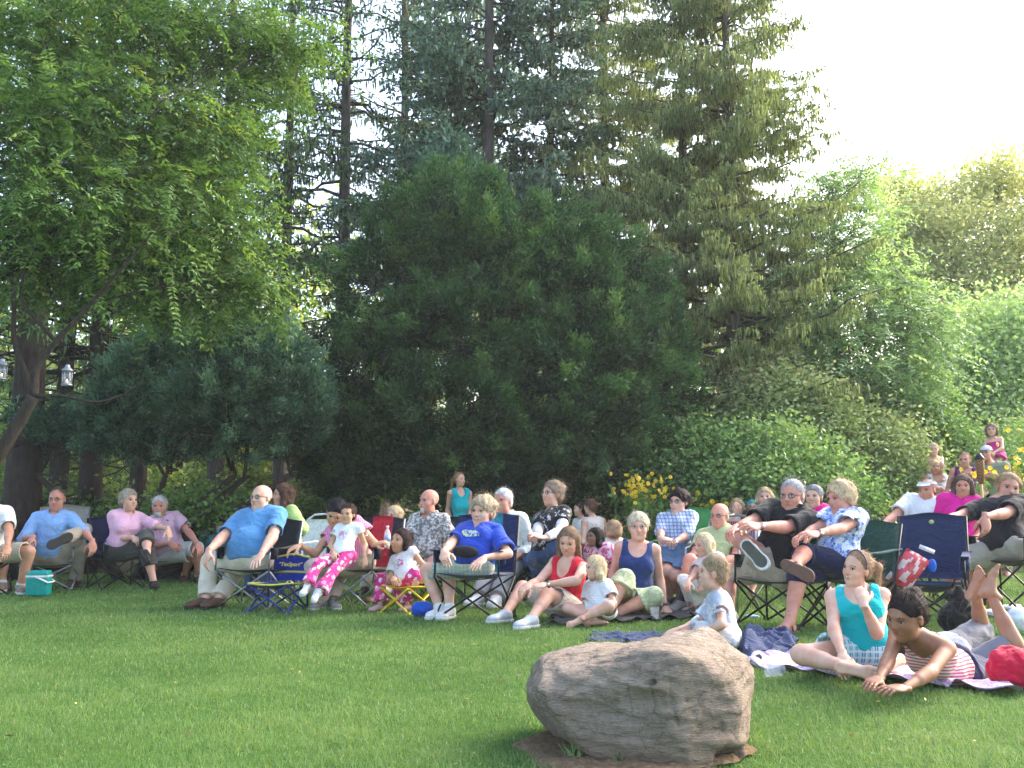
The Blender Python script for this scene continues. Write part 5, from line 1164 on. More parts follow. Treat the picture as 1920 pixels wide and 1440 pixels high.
# 8 and 9
FLO = m_cloth((.62, .035, .22), 'floral', (.85, .75, .78), (.80, .25, .45))
p = person("black haired person in pink blouse bending over the little girl on her lap", 1.64, (670, 1052, 9.65), (641, 984), (630, 962), yaw=-32, look=(-5, -32, 14), sex='f', hpx=48, h=.0072, w=1.05, lean=1,
  RA=((600, 1020), (562, 1023, -.25), dict(to=(544, 1031, -.3), z=(-.2, -.2, 1), curl=.7)), LA=((698, 1015), (706, 1021, -.35), dict(to=(722, 1016, -.4), z=(0, -.4, 1), curl=1.15)), RL=((590, 1060), (603, 1128)), LL=((636, 1062), (624, 1127)), toes={1: (-20,), -1: (25,)}, skin=SK_A,
  hair=dict(c=(.012, .012, .02), s='tied', v=.03, amp=.0015, line=.26), top=dict(m=m_cloth((.66, .17, .33), 'vstripe', (.74, .35, .48)), sl=.5, neck='scoop', fl=.01), bot=dict(m=m_cloth((.52, .44, .35)), e=.005), shoes=dict(kind='sneaker', m=GREYS, sole=SOLEW))
chair_for(p, "black camp chair with red striped backrest behind the black haired person in pink", (.02, .022, .035), -25, sh=.37, bh=.86, mid=(.42, .02, .04), tube_m=M_STEEL)
person("small girl in pink flowered trousers sitting on the black haired person's lap", 1.06, (643, 1038, 9.28), (655, 988), (652, 964), yaw=-20, look=(-16, 0, 3), sex='f', hpx=37, h=.006, RA=((622, 1015), (625, 1035, -.08)), LA=((682, 1020), (684, 1045, 0), (.1, -.3, -1)), tl=1.1,
  RL=((580, 1052), (576, 1098, -.35)), LL=((612, 1056), (601, 1110, -.40)), toes={1: (560, 1114, -.5), -1: (592, 1131, -.5)}, skin=SK_A, hair=dict(c=(.06, .03, .02), s='tied', v=.02, line=.28), top=dict(m=m_cloth(W), sl=.55, print=(.07, .07, 0, .55, m_cloth((.75, .3, .45), 'blot', (.75, .75, .72), (.15, .35, .6)))),
  bot=dict(m=FLO, fl=.01), shoes=dict(kind='sneaker', m=TRAIN, sole=SOLEW), glasses='top')
# 10, 11
person("straight blond haired person far back, above the one holding a hand to the mouth", 1.6, (724, 1025, 14.5), (724, 972), (725, 950), yaw=15, look=(15, 0, 0), sex='f', hpx=26, h=.012, hair=dict(c=(.5, .38, .2), s='bob', v=.05, L=.7), top=dict(m=m_cloth((.05, .12, .1)), sl=.6), bot=dict(m=m_cloth(DKN)))
person("short blond haired person in dark green shirt, hand at the mouth, head tilted back", 1.62, (735, 1060, 11.4), (741, 993), (737, 968), yaw=-15, look=(-28, 10, 14), sex='f', hpx=37, h=.009, RA=((722, 1030), (729, 997, -.18), (0, -.1, 1)), hair=dict(c=(.58, .45, .25), s='short', v=.06, vol=1, bang=.3), skin=SK_P, top=dict(m=m_cloth((.015, .06, .045)), sl=.7), bot=dict(m=m_cloth(KHK)), shoes=dict(kind='loafer', m=BLKL, sole=SOLEB))
# 12
p = person("bald person with white goatee in black and white patterned shirt looking left", 1.78, (805, 1050, 10.9), (805, 972), (804, 940), yaw=-30, look=(-48, 3, 0), hpx=45, h=.008, w=1.18, belly=.03, RA=((760, 1018), (745, 1040, -.35)), LA=((848, 1020), (815, 1045, -.3)), RL=((728, 1035), (712, 1118)), LL=((760, 1045), (745, 1120)),
  skin=SK_R, hair=dict(c=(.5, .48, .46), s='bald', v=-.006, amp=.001, str=0), beard=((.6, .57, .54), 0), brow=(.3, .22, .18), top=dict(m=m_cloth((.62, .60, .56), 'blot', (.16, .16, .17), (.3, .2, .15), 1.1), sl=.75, neck='polo'), bot=dict(m=m_cloth((.55, .48, .38))), shoes=dict(kind='loafer', m=BRN, sole=SOLEB))
chair_for(p, "dark camp chair under the bald person with goatee", (.015, .025, .05), -30)
# 13
YEL = (.72, .55, .02)
def backpurse(i): pass
p = person("small smiling girl in tee with rose print sitting on the yellow stool", 1.14, (766, 1080, 9.35), (756, 1040), (751, 1014), yaw=-30, look=(-38, 6, 6), sex='f', hpx=44, h=.006, smile=1, RA=((734, 1062), (737, 1083, -.1)), LA=((788, 1060), (781, 1086, -.08), (-.3, -.2, -1)), RL=((716, 1084), (713, 1134)), LL=((742, 1086), (764, 1134)), skin=SK_A, tl=1.0,
  hair=dict(c=(.035, .018, .015), s='bob', v=.03, amp=.002, L=.25, line=.30), top=dict(m=m_cloth((.76, .72, .74)), sl=.6, print=(.065, .07, .0, .5, m_cloth((.7, .05, .25), 'blot', (.75, .7, .7), (.1, .3, .25), .9))), bot=dict(m=FLO, fl=.014, len=1.9), shoes=dict(kind='loafer', m=plain("pink_shoe", (.6, .35, .35), .5), sole=SOLEB))
camp_chair("small yellow camp stool under the smiling girl with the rose print", p['hc'][0], p['hc'][1], -30, YEL, sh=.25, bh=.42, w=.32, tube_m=plain("yellow_tube", YEL, .4), arms=False, s=.95)
# 14
person("slim person in turquoise tank top standing alone at the back, hair tied", 1.46, (861, 1000, 13.2), (862, 922), (862, 899), yaw=30, look=(48, 0, 0), sex='f', hpx=25, h=.010, RA=((841, 955), (848, 985, -.05), (0, -.1, -1)), LA=((877, 950), (876, 985, -.05), (0, -.1, -1)), skin=SK_L, hair=dict(c=(.38, .2, .08), s='pony', v=.0, amp=.001), top=dict(m=m_cloth((.0, .36, .42)), sl=0, neck='scoop', hem=-.08),
  bot=dict(m=m_cloth((.05, .06, .12)), len=.8, stand=1), w=.85, shoes=dict(kind='loafer', m=BLKL, sole=SOLEB))
# 16
p = person("white haired person in white shirt behind the one in royal blue", 1.78, (955, 1050, 10.7), (948, 972), (943, 939), yaw=-25, look=(-32, 0, 0), hpx=46, h=.009, skin=SK_R, hair=dict(c=(.66, .66, .68), s='short', v=.02, bang=.1), brow=(.4, .38, .36), RL=((905, 1050), (897, 1120)), LL=((935, 1055), (930, 1122)), w=1.1, top=dict(m=m_cloth((.72, .74, .68)), sl=1.6, neck='polo', collar=1), bot=dict(m=m_cloth((.3, .3, .3))), shoes=dict(kind='sneaker', m=TRAIN, sole=SOLEW))
chair_for(p, "green camp chair under the white haired person", (.02, .08, .06), -25)
# 15
def fanny(i):
    g = Pr(); c = i['hc'] + i['up'] * .05 + i['Fw'] * .19; g.ell(c, np.array([i['R'], i['Fw'], i['up']]), (.12, .045, .055), .01); g.wob(.003, 12, 5); V, F = g.run(.007)
    o = tag(link("waist_bag", mesh_np("waist_bag", V - i['O'], F, fabric((.012, .012, .014)), smooth=True)), "black waist bag on the lap of the person in royal blue", "bag"); o.location = i['O']
p = person("bare legged person in royal blue polo and white trainers with curly grey blond hair", 1.66, (885, 1052, 8.75), (902, 994), (905, 959), yaw=-22, look=(-30, 0, 4), sex='f', hpx=56, w=1.1, belly=.02, h=.0068, smile=1,
  RA=((829, 1014), (825, 1042, -.45), dict(to=(836, 1058, -.5), z=(-.3, -.5, .7), curl=.7)), LA=((958, 1040), (908, 1046, -.30), dict(to=(886, 1066, -.45), z=(-.1, -.5, .8), curl=.35)), RL=((806, 1054), (825, 1143)), LL=((850, 1058), (843, 1144)), toes={1: (-30,), -1: (-28,)}, skin=SK_P,
  hair=dict(c=(.46, .35, .22), s='short', v=.09, vol=1, bang=.5, amp=.005), top=dict(m=m_cloth((.012, .055, .42)), sl=.8, neck='polo', fl=.006, print=(.085, .035, 0, .62, m_cloth((.5, .58, .45), 'blot', (.05, .1, .4), (.7, .65, .1), 1.2))), bot=dict(m=m_cloth((.22, .42, .48), 'plaid', (.6, .55, .4)), len=.85, fl=.01), shoes=dict(kind='sneaker', m=TRAIN, sole=SOLEW), socks=SOCK, extra=fanny)
chair_for(p, "navy and turquoise camp chair of the person in royal blue", (.012, .03, .10), -18, sh=.38, bh=.90, mid=(.01, .28, .36), col2=(.015, .03, .1), w=.56)
# 17
p = person("person with glasses and short brown hair in black top with white patches, jeans, hands folded", 1.70, (1030, 1026, 10.1), (1036, 965), (1036, 926), yaw=-42, look=(-58, 6, 0), sex='f', hpx=48, h=.0075, w=1.12, RA=((996, 1000), (1008, 1006, -.35), dict(to=(988, 1003, -.4), curl=1.15)), LA=((1066, 1006), (1022, 1008, -.35), dict(to=(1000, 1006, -.4), curl=1.15)),
  RL=((972, 1030), (968, 1100)), LL=((1005, 1038), (996, 1108)), skin=SK_P, glasses='thin', hair=dict(c=(.26, .19, .13), s='short', v=.06, bang=.3, vol=1), top=dict(m=m_cloth((.012, .012, .014), 'blot', (.014, .014, .016), (.5, .5, .52), .55), sl=.75, neck='v'), bot=dict(m=m_cloth((.05, .10, .24)), e=.004), shoes=dict(kind='sneaker', m=TRAIN, sole=SOLEW),
  extra=lambda i: sleeves(i, m_cloth((.72, .7, .72))))
# 18, 19
person("small dark haired boy in white tee with black trim, in profile, far back", 1.15, (1094, 1030, 13.4), (1092, 974), (1086, 955), yaw=-55, look=(-75, 0, 0), hpx=26, h=.010, shift=0, maxlean=10, hair=dict(c=(.06, .04, .03), v=.02), skin=SK_P, top=dict(m=m_cloth(W), sl=.5), bot=dict(m=m_cloth((.02, .02, .03)), len=.9), LA=((1104, 1000), (1098, 1012, -.1)))
person("brown haired person with bare shoulders seen from behind beside the boy in white", 1.5, (1118, 1030, 13.2), (1112, 972), (1106, 950), yaw=-150, look=(-120, 0, 0), sex='f', hpx=27, h=.010, shift=0, maxlean=12, hair=dict(c=(.14, .07, .04), s='short', v=.05), skin=SK_P, top=dict(m=m_cloth((.7, .6, .55)), sl=0, neck='scoop'), bot=dict(m=m_cloth(DKN)))
# 20
def watch(side, col=(.6, .6, .6), f=.93):
    def fn(i):
        E, Wr, _ = i['J']['a', side]; u = nrm(Wr - E); c = E + (Wr - E) * f; k = i['k']; g = MB()
        g.tube([c - u * .009 - i['O'], c + u * .009 - i['O']], .031 * k, 12); g.obj("wrist_strap", plain("strap", (.05, .05, .06), .5), i['root'], smooth=True)
        add = MB(); dd = nrm(np.cross(u, [0, 0, 1.0])); dd = dd if dd[1] < 0 else -dd; add_ball(add, c + dd * .028 * k - i['O'], np.eye(3), (.016, .016, .016), 0); add.obj("watch", plain("watch_case", col, .3, .8), i['root'], smooth=True)
    return fn
person("person in red ruffled tank top and beige shorts sitting on the ground hugging knees", 1.66, (1072, 1146, 8.75), (1066, 1050), (1066, 1014), yaw=-42, look=(-18, -22, 4), sex='f', hpx=50, h=.0065, shift=0, lean=-1, maxlean=18,
  RA=((1016, 1082), (994, 1094, -.42), dict(to=(984, 1102, -.45), curl=.7)), LA=((1088, 1084), (1025, 1096, -.42), dict(to=(1000, 1100, -.48), curl=.7)), RL=((990, 1110), (948, 1150)), LL=((1022, 1108), (997, 1160)), toes={1: (-50,), -1: (-45,)}, skin=SK_P,
  hair=dict(c=(.22, .13, .07), s='bob', v=.03, L=.95, line=.33, amp=.002), top=dict(m=m_cloth((.66, .015, .04)), sl=0, neck='scoop', dp=1.1), bot=dict(m=m_cloth((.60, .53, .44)), len=.8, fl=.012), shoes=dict(kind='sneaker', m=plain("silver_trainer", (.5, .52, .55), .5), sole=SOLEW), extra=watch(-1))
# 21
person("small blond girl in white tee sitting cross legged on the black blanket", 1.08, (1130, 1146, 8.35), (1121, 1091), (1115, 1064), yaw=-50, look=(-72, -3, 0), sex='f', hpx=43, h=.006, shift=0, maxlean=12,
  RA=((1099, 1127), (1098, 1150, -.12), dict(to=(1100, 1163, -.15), curl=.35)), LA=((1150, 1132), (1116, 1140, -.22)), RL=((1077, 1146), (1112, 1162, -.14)), LL=((1118, 1152), (1090, 1162, -.26)), skin=SK_P, toes={1: (1150, 1158, -.2), -1: (1072, 1168, -.3)},
  hair=dict(c=(.66, .50, .28), s='long', v=.03, L=1.0, amp=.003), top=dict(m=m_cloth((.76, .76, .77), 'stripe', (.66, .67, .72)), sl=.6), bot=dict(m=m_cloth((.7, .7, .7)), len=.5))
# 22, 23
person("girl with long black hair in pink and white top behind the one in red", 1.25, (1126, 1075, 10.2), (1122, 1024), (1115, 1008), yaw=-45, look=(-60, 8, 0), sex='f', hpx=36, h=.008, shift=0, maxlean=12, skin=SK_B, hair=dict(c=(.015, .011, .01), s='long', v=.04, L=.9, amp=.001), top=dict(m=m_cloth((.75, .6, .65), 'blot', (.7, .05, .2), (.75, .4, .5)), sl=.55), bot=dict(m=m_cloth(DKN)))
person("sandy haired child in white top looking away behind the one in the navy tank top", 1.2, (1148, 1070, 10.6), (1147, 1012), (1148, 993), yaw=-150, look=(-115, 0, 0), sex='f', hpx=34, h=.008, shift=0, maxlean=12, skin=SK_P, hair=dict(c=(.42, .28, .15), s='bob', v=.03, L=.15, amp=.002), top=dict(m=m_cloth(W), sl=.6), bot=dict(m=m_cloth(DKN)))
# 24
person("person with short light blond hair and glasses in navy tank top leaning on one arm", 1.66, (1188, 1132, 9.1), (1196, 1018), (1197, 988), yaw=-8, look=(-6, -2, 0), sex='f', hpx=50, h=.007, shift=0, w=1.12, maxlean=15,
  RA=((1151, 1072), (1168, 1112, -.1)), LA=((1236, 1084), (1247, 1138, -.02), dict(to=(1254, 1150, -.08), z=(.3, -.5, .8), curl=.35)), RL=((1160, 1118), (1140, 1152, -.5)), LL=((1192, 1136), (1150, 1152, -.36)), skin=SK_P, glasses='wire', hair=dict(c=(.62, .53, .36), s='short', v=.07, bang=.5, amp=.002),
  top=dict(m=m_cloth((.02, .045, .16)), sl=0, neck='tank', hem=-.08), bot=dict(m=m_cloth((.42, .48, .30), 'blot', (.30, .36, .2), (.5, .55, .38), .6), len=1.3, fl=.03, e=.012), extra=watch(-1))
# 25
p = person("person with dark brown hair and glasses in blue white plaid shirt, smiling", 1.66, (1266, 1030, 10.0), (1271, 970), (1273, 941), yaw=-30, look=(-42, 0, 0), sex='f', hpx=45, h=.0078, smile=1, RA=((1228, 1005), (1240, 1011, -.32), dict(to=(1252, 1012, -.36), curl=1.15)), LA=((1302, 1010), (1262, 1018, -.3), dict(to=(1246, 1012, -.36), curl=1.15)),
  RL=((1248, 1055), (1256, 1122)), LL=((1272, 1055), (1276, 1122)), skin=SK_P, glasses='thin', hair=dict(c=(.022, .013, .014), s='short', v=.08, bang=.5, vol=1, amp=.004), top=dict(m=m_cloth((.62, .68, .78), 'plaid', (.12, .18, .35)), sl=1.1, neck='polo'), bot=dict(m=m_cloth((.09, .17, .30)), len=.9), shoes=dict(kind='sneaker', m=GREYS, sole=SOLEW), extra=watch(-1))
chair_for(p, "bright green camp chair of the person in plaid", (.06, .32, .09), -30, bh=.95)
# 26
p = person("bald person with glasses in pale olive shirt, leaning forward elbows on thighs", 1.76, (1350, 1072, 9.6), (1352, 998), (1349, 967), yaw=-35, look=(-38, -2, 0), hpx=46, h=.0075, smile=1, RA=((1298, 1050), (1274, 1084, -.30), (-.05, -.2, -1)), LA=((1385, 1050), (1345, 1060, -.3)), RL=((1290, 1064), (1278, 1132)), LL=((1330, 1068), (1320, 1134)), skin=SK_R, glasses='thin',
  hair=dict(c=(.4, .36, .32), s='fringe', v=.0, amp=.001), top=dict(m=m_cloth((.42, .48, .24)), sl=.75, neck='polo'), bot=dict(m=m_cloth((.5, .5, .48)), len=.85), shoes=dict(kind='sneaker', m=GREYS, sole=SOLEW), socks=(m_cloth((.06, .05, .06)), .16))
lawn_chair("blue and pink webbed lawn chair under the bald person in olive", p['hc'][0], p['hc'][1], -35, M_STEEL, m_cloth((.04, .05, .12), 'vstripe', (.5, .2, .35)))
# 27
person("girl with long pale blond hair and white trousers between the bald person and the boy", 1.22, (1334, 1100, 8.9), (1326, 1046), (1319, 1022), yaw=-52, look=(-66, -6, 0), sex='f', hpx=42, h=.0068, shift=0, maxlean=12, RA=((1300, 1072), (1290, 1090, -.2)), LA=((1345, 1078), (1325, 1092, -.15)), RL=((1287, 1094), (1303, 1136)), LL=((1302, 1100), (1322, 1140)), skin=SK_P,
  hair=dict(c=(.70, .56, .33), s='long', v=.035, L=1.15, amp=.003, fw=.03), top=dict(m=m_cloth((.7, .6, .62)), sl=.5), bot=dict(m=m_cloth((.74, .72, .70)), len=1.7), shoes=dict(kind='loafer', m=plain("pink_shoe", (.6, .35, .35), .5), sole=SOLEB))
# 28
person("young boy in pale grey tee sitting on the ground just behind the boulder", 1.20, (1362, 1196, 6.75), (1346, 1116), (1337, 1074), yaw=-100, look=(-100, 4, 0), hpx=60, h=.0055, shift=0, maxlean=12, lean=1, RA=((1308, 1172), (1272, 1180, .05), dict(to=(1256, 1186, .05), curl=.35)), LA=((1354, 1172), (1318, 1190, -.12)), RL=((1292, 1178), (1258, 1206, .1)), LL=((1300, 1186), (1270, 1212, -.1)), skin=SK_P,
  hair=dict(c=(.34, .24, .13), s='short', v=.04, bang=.3, amp=.003), top=dict(m=m_cloth((.42, .45, .53), 'blot', (.40, .43, .51), (.58, .6, .66), .35), sl=.75, fl=.006, e=.005), bot=dict(m=m_cloth((.66, .66, .64), 'blot', (.5, .52, .55), (.7, .7, .68), .6), len=.85, e=.01, fl=.02), shoes=dict(kind='sneaker', m=GREYS, sole=SOLEW))
# 29..32
person("blond child resting a cheek on one hand, far back beside the baby", 1.4, (1384, 1010, 12.6), (1385, 968), (1382, 950), yaw=-15, look=(-24, 0, -6), sex='f', hpx=30, h=.009, shift=0, maxlean=12, skin=SK_P, RA=((1372, 985), (1377, 963, -.15), (.1, -.1, 1)), hair=dict(c=(.38, .27, .15), s='bob', v=.04, L=.4), top=dict(m=m_cloth((.5, .45, .4)), sl=.5), bot=dict(m=m_cloth(DKN)))
person("baby in a teal sun hat far back, left of the blond one in black", .8, (1412, 985, 12.8), (1411, 962), (1410, 951), yaw=0, look=(-10, 0, 0), hpx=20, h=.008, shift=0, maxlean=12, skin=SK_P, hair=dict(c=(.0, .3, .32), s='short', v=.05, amp=.0005, str=0), top=dict(m=m_cloth((.7, .6, .65)), sl=.5), bot=dict(m=m_cloth(W)))
p = person("blond person in black shirt with sunglasses pushed up on the hair", 1.66, (1436, 1022, 12.4), (1436, 956), (1434, 932), yaw=-8, look=(-14, 0, 0), sex='f', hpx=35, h=.009, shift=0, smile=1, maxlean=12, skin=SK_P, glasses='top', hair=dict(c=(.55, .40, .22), s='bob', v=.05, L=.12), top=dict(m=m_cloth((.02, .02, .022)), sl=.9, neck='polo'), bot=dict(m=m_cloth(DKN)))
person("brown haired child seen only by the top of the head under the clasped hands", 1.2, (1408, 1045, 10.4), (1408, 995), (1407, 974), yaw=-30, look=(-30, -25, 0), sex='f', hpx=36, h=.008, shift=0, maxlean=12, skin=SK_P, hair=dict(c=(.05, .025, .02), s='bob', v=.06, L=.1, vol=1, bang=.3), top=dict(m=m_cloth(W), sl=.9), bot=dict(m=m_cloth(DKN)))
# 33
p = person("grey haired person with glasses in black polo clasping a raised knee, wearing khaki shorts", 1.84, (1452, 1058, 8.3), (1489, 958), (1485, 929), yaw=-48, look=(-40, -4, 0), hpx=62, h=.0068, w=1.18, maxlean=30,
  RA=((1425, 1012), (1374, 993, -.35), dict(to=(1362, 1004, -.5), z=(-.6, -.6, .5), curl=.7)), LA=((1466, 1006), (1396, 989, -.62), dict(to=(1372, 985, -.72), z=(-.3, -.8, .6), curl=.7)), RL=((1386, 1052), (1368, 1150)), LL=((1378, 1004), (1410, 1034, -.44), 2), toes={-1: (1440, 1066, -.55)}, skin=SK_R,
  glasses='thin', hair=dict(c=(.42, .42, .43), s='short', v=.015, line=.36, amp=.001), brow=(.3, .28, .26), top=dict(m=m_cloth((.012, .013, .016)), sl=.85, neck='polo', fl=.008), bot=dict(m=m_cloth((.45, .38, .30)), len=.66, fl=.02, e=.006), shoes=dict(kind='sneaker', m=TRAIN, sole=SOLEW, tread=plain("sole_grey_green", (.07, .07, .05), .7)), extra=watch(-1, (.8, .8, .82)))
chair_for(p, "dark green camp chair of the grey haired person in black polo", (.01, .045, .035), -48, w=.56)
# 34
p = person("person with short grey hair in magenta tee, smiling, behind the two crossing their legs", 1.62, (1535, 1022, 11.2), (1530, 952), (1526, 931), yaw=-25, look=(-36, 0, 0), sex='f', hpx=42, h=.009, shift=0, smile=1, maxlean=12, skin=SK_P, hair=dict(c=(.26, .26, .28), s='short', v=.04), top=dict(m=m_cloth((.72, .01, .22)), sl=.7), bot=dict(m=m_cloth(DKN)))
# 35
def top_glasses(i): pass
p = person("person with curly blond hair in blue white patterned top and navy capris, legs crossed", 1.66, (1572, 1052, 8.05), (1583, 964), (1576, 934), yaw=-58, look=(-70, -6, 0), sex='f', hpx=58, h=.0066, w=1.22, maxlean=22, belly=.01,
  RA=((1530, 1020), (1498, 1010, -.35), dict(to=(1478, 1016, -.42), z=(-.6, -.4, .6), curl=.7)), LA=((1598, 1014), (1506, 1010, -.55), dict(to=(1482, 1006, -.62), z=(-.3, -.7, .7), curl=.7)), RL=((1496, 1062), (1480, 1170)), LL=((1492, 1024), (1489, 1060, -.52), 2), toes={1: (-50,), -1: (1528, 1078, -.62)}, skin=SK_R, smile=0,
  glasses='top', hair=dict(c=(.58, .42, .24), s='short', v=.10, vol=1, bang=.4, amp=.005), top=dict(m=m_cloth((.30, .42, .78), 'blot', (.70, .76, .85), (.08, .14, .45), .8), sl=.7, neck='v', fl=.01), bot=dict(m=m_cloth((.012, .018, .06)), len=1.15, e=.004), shoes=dict(kind='sandal', m=BRN, sole=plain("sandal_sole", (.15, .085, .06), .7)), extra=watch(-1, (.8, .8, .82)))
chair_for(p, "green camp chair of the curly blond person in blue pattern", (.01, .06, .045), -58, w=.56)
# 36
def visor(i):
    hp, Hh, O = i['hp'], i['Hh'], i['O']; g = MB(); R1 = [hp((.37 * math.sin(t), -.06 + .43 * math.cos(t), .27 + .03 * math.cos(t))) - O for t in np.linspace(0, 6.283, 21)]
    R2 = [hp((.365 * math.sin(t), -.06 + .425 * math.cos(t), .37 + .03 * math.cos(t))) - O for t in np.linspace(0, 6.283, 21)]; V = np.array(R1 + R2); g.add(V, np.array([[j, j + 1, 22 + j, 21 + j] for j in range(20)]))
    g.add(*sheet(lambda u, v: hp(((u - .5) * .62, .30 + (.26 * v) * (1 - (2 * u - 1) ** 2 * .6) - .1 * (2 * u - 1) ** 2, .31 - .09 * v)) - O)); g.obj("visor", m_cloth((.8, .8, .82)), i['root'], smooth=True)
p = person("person in white visor and white tee, arm stretched to the left, legs crossed", 1.78, (1728, 1012, 10.6), (1738, 940), (1738, 919), yaw=-45, look=(-50, -4, 0), hpx=41, h=.0085, maxlean=18, RA=((1682, 982), (1640, 997, -.3)), RL=((1652, 1004), (1656, 1090)), LL=((1668, 1000), (1640, 1040, -.4)), skin=SK_R, hair=dict(c=(.2, .15, .12), s='short', v=-.01), top=dict(m=m_cloth((.78, .76, .8)), sl=.7), bot=dict(m=m_cloth((.45, .45, .44)), len=.85), shoes=dict(kind='sneaker', m=GREYS, sole=SOLEW), extra=visor)
chair_for(p, "red and dark camp chair under the person in the white visor", (.25, .01, .03), -45)
# 37
p = person("wavy brown haired person in magenta tee next to the one in the visor", 1.66, (1795, 1020, 10.4), (1800, 935), (1805, 912), yaw=-18, look=(-24, 0, 0), sex='f', hpx=40, h=.0085, maxlean=18, skin=SK_R, hair=dict(c=(.12, .07, .05), s='curlylong', v=.06, vol=1, L=.25, amp=.005), top=dict(m=m_cloth((.75, .01, .28)), sl=.75, neck='v'), bot=dict(m=m_cloth((.3, .3, .3))), shoes=dict(kind='loafer', m=BLKL, sole=SOLEB))
chair_for(p, "dark red camp chair under the person in magenta with wavy hair", (.3, .012, .05), -18)
# 38
p = person("light haired person in black shirt at the right, arm over the empty navy chair", 1.84, (1884, 1022, 9.0), (1874, 944), (1891, 914), yaw=-62, look=(-12, -6, 12), hpx=58, h=.0072, w=1.15, maxlean=25, syaw=-35, RA=((1800, 962), (1752, 980, -.1), (-1, 0, -.1)), LA=((1868, 985), (1800, 986, -.5), (-.1, -.2, -1)), RL=((1790, 1022), (1806, 1135)), LL=((1794, 1014), (1812, 1128)), skin=SK_R,
  hair=dict(c=(.38, .24, .12), s='short', v=.03, vol=1, line=.34), top=dict(m=m_cloth((.014, .014, .018)), sl=.75, neck='polo'), bot=dict(m=m_cloth((.38, .34, .28)), len=.85, fl=.01), shoes=dict(kind='sandal', m=BLKL, sole=SOLEB))
chair_for(p, "black camp chair at the right border under the person in black shirt", (.015, .017, .02), -62, w=.55)
# 39..43
person("blond person standing far back with a bare child riding on the shoulders", 1.66, (1757, 960, 14.6), (1756, 891), (1752, 876), yaw=-5, look=(-5, 0, 0), sex='f', hpx=27, h=.009, shift=0, maxlean=4, RA=((1738, 915), (1750, 915, -.25)), LA=((1780, 918), (1763, 915, -.25)), skin=SK_T, hair=dict(c=(.6, .42, .2), s='bob', v=.03, L=.2), top=dict(m=m_cloth((.7, .7, .7)), sl=0, neck='scoop'), bot=dict(m=m_cloth(DKN), stand=1))
person("bare chested blond toddler riding on the shoulders of the blond standing person", .9, (1756, 878, 14.75), (1753, 858), (1751, 843), yaw=-15, look=(-20, 0, 0), hpx=22, h=.008, shift=0, maxlean=6, RA=((1741, 872), (1745, 885, -.15)), LA=((1769, 870), (1764, 885, -.15)), RL=((1745, 880), (1743, 897, -.2)), LL=((1766, 880), (1766, 897, -.2)), skin=SK_P, hair=dict(c=(.7, .55, .32), s='short', v=.04), bot=dict(m=m_cloth((.5, .5, .6)), len=.4))
person("person in purple tank top with hair tied back standing left of the bamboo torch", 1.68, (1812, 955, 13.9), (1811, 878), (1809, 863), yaw=-25, look=(-40, 0, 0), sex='f', hpx=29, h=.009, shift=0, maxlean=4, skin=SK_R, hair=dict(c=(.3, .18, .1), s='tied', v=.0, amp=.001), top=dict(m=m_cloth((.12, .02, .12)), sl=0, neck='tank'), bot=dict(m=m_cloth(DKN), stand=1))
def cap(i):
    hp, Hh, O = i['hp'], i['Hh'], i['O']; P = Pr(); P.ell(hp((0, -.06, .17)), i['Mh'], np.array([.37, .44, .37]) * Hh, 0); P.plane(hp((0, 0, .16)), -i['Mh'][2]); V, F = P.run(.008); o = link("cap", mesh_np("cap", V - O, F, m_cloth((.7, .7, .72)), smooth=True), i['root'])
    MB().add(*sheet(lambda u, v: hp(((u - .5) * .5, .32 + .28 * v * (1 - (2 * u - 1) ** 2 * .5), .2 - .05 * v)) - O)).obj("brim", m_cloth((.03, .03, .05)), o, smooth=True)
person("person in white cap carrying the girl in the magenta dress on the shoulders", 1.78, (1862, 950, 14.0), (1856, 869), (1849, 850), yaw=-25, look=(-45, 0, 0), hpx=29, h=.009, shift=0, maxlean=6, RA=((1832, 895), (1850, 893, -.2)), LA=((1880, 900), (1868, 890, -.2)), skin=SK_R, hair=dict(c=(.2, .13, .08), s='short', v=-.01), top=dict(m=m_cloth((.20, .22, .15)), sl=.6), bot=dict(m=m_cloth((.16, .18, .12)), stand=1), extra=cap)
person("small girl in strapless magenta dress riding on the shoulders of the capped person", 1.0, (1869, 856, 14.2), (1862, 822), (1859, 806), yaw=-25, look=(-28, -3, 0), sex='f', hpx=24, h=.008, shift=0, maxlean=12, RA=((1850, 842), (1850, 850, -.12)), LA=((1880, 838), (1864, 848, -.15)), RL=((1852, 866), (1856, 896, -.22)), LL=((1868, 868), (1866, 900, -.25)), skin=SK_P, hair=dict(c=(.26, .16, .1), s='bob', v=.04, L=.3), top=dict(m=m_cloth((.55, .03, .22)), sl=0, neck='bandeau', hem=-.1, e=.01), bot=dict(m=m_cloth((.55, .03, .22)), len=.45, fl=.03),
  shoes=dict(kind='loafer', m=TRAIN, sole=SOLEW))
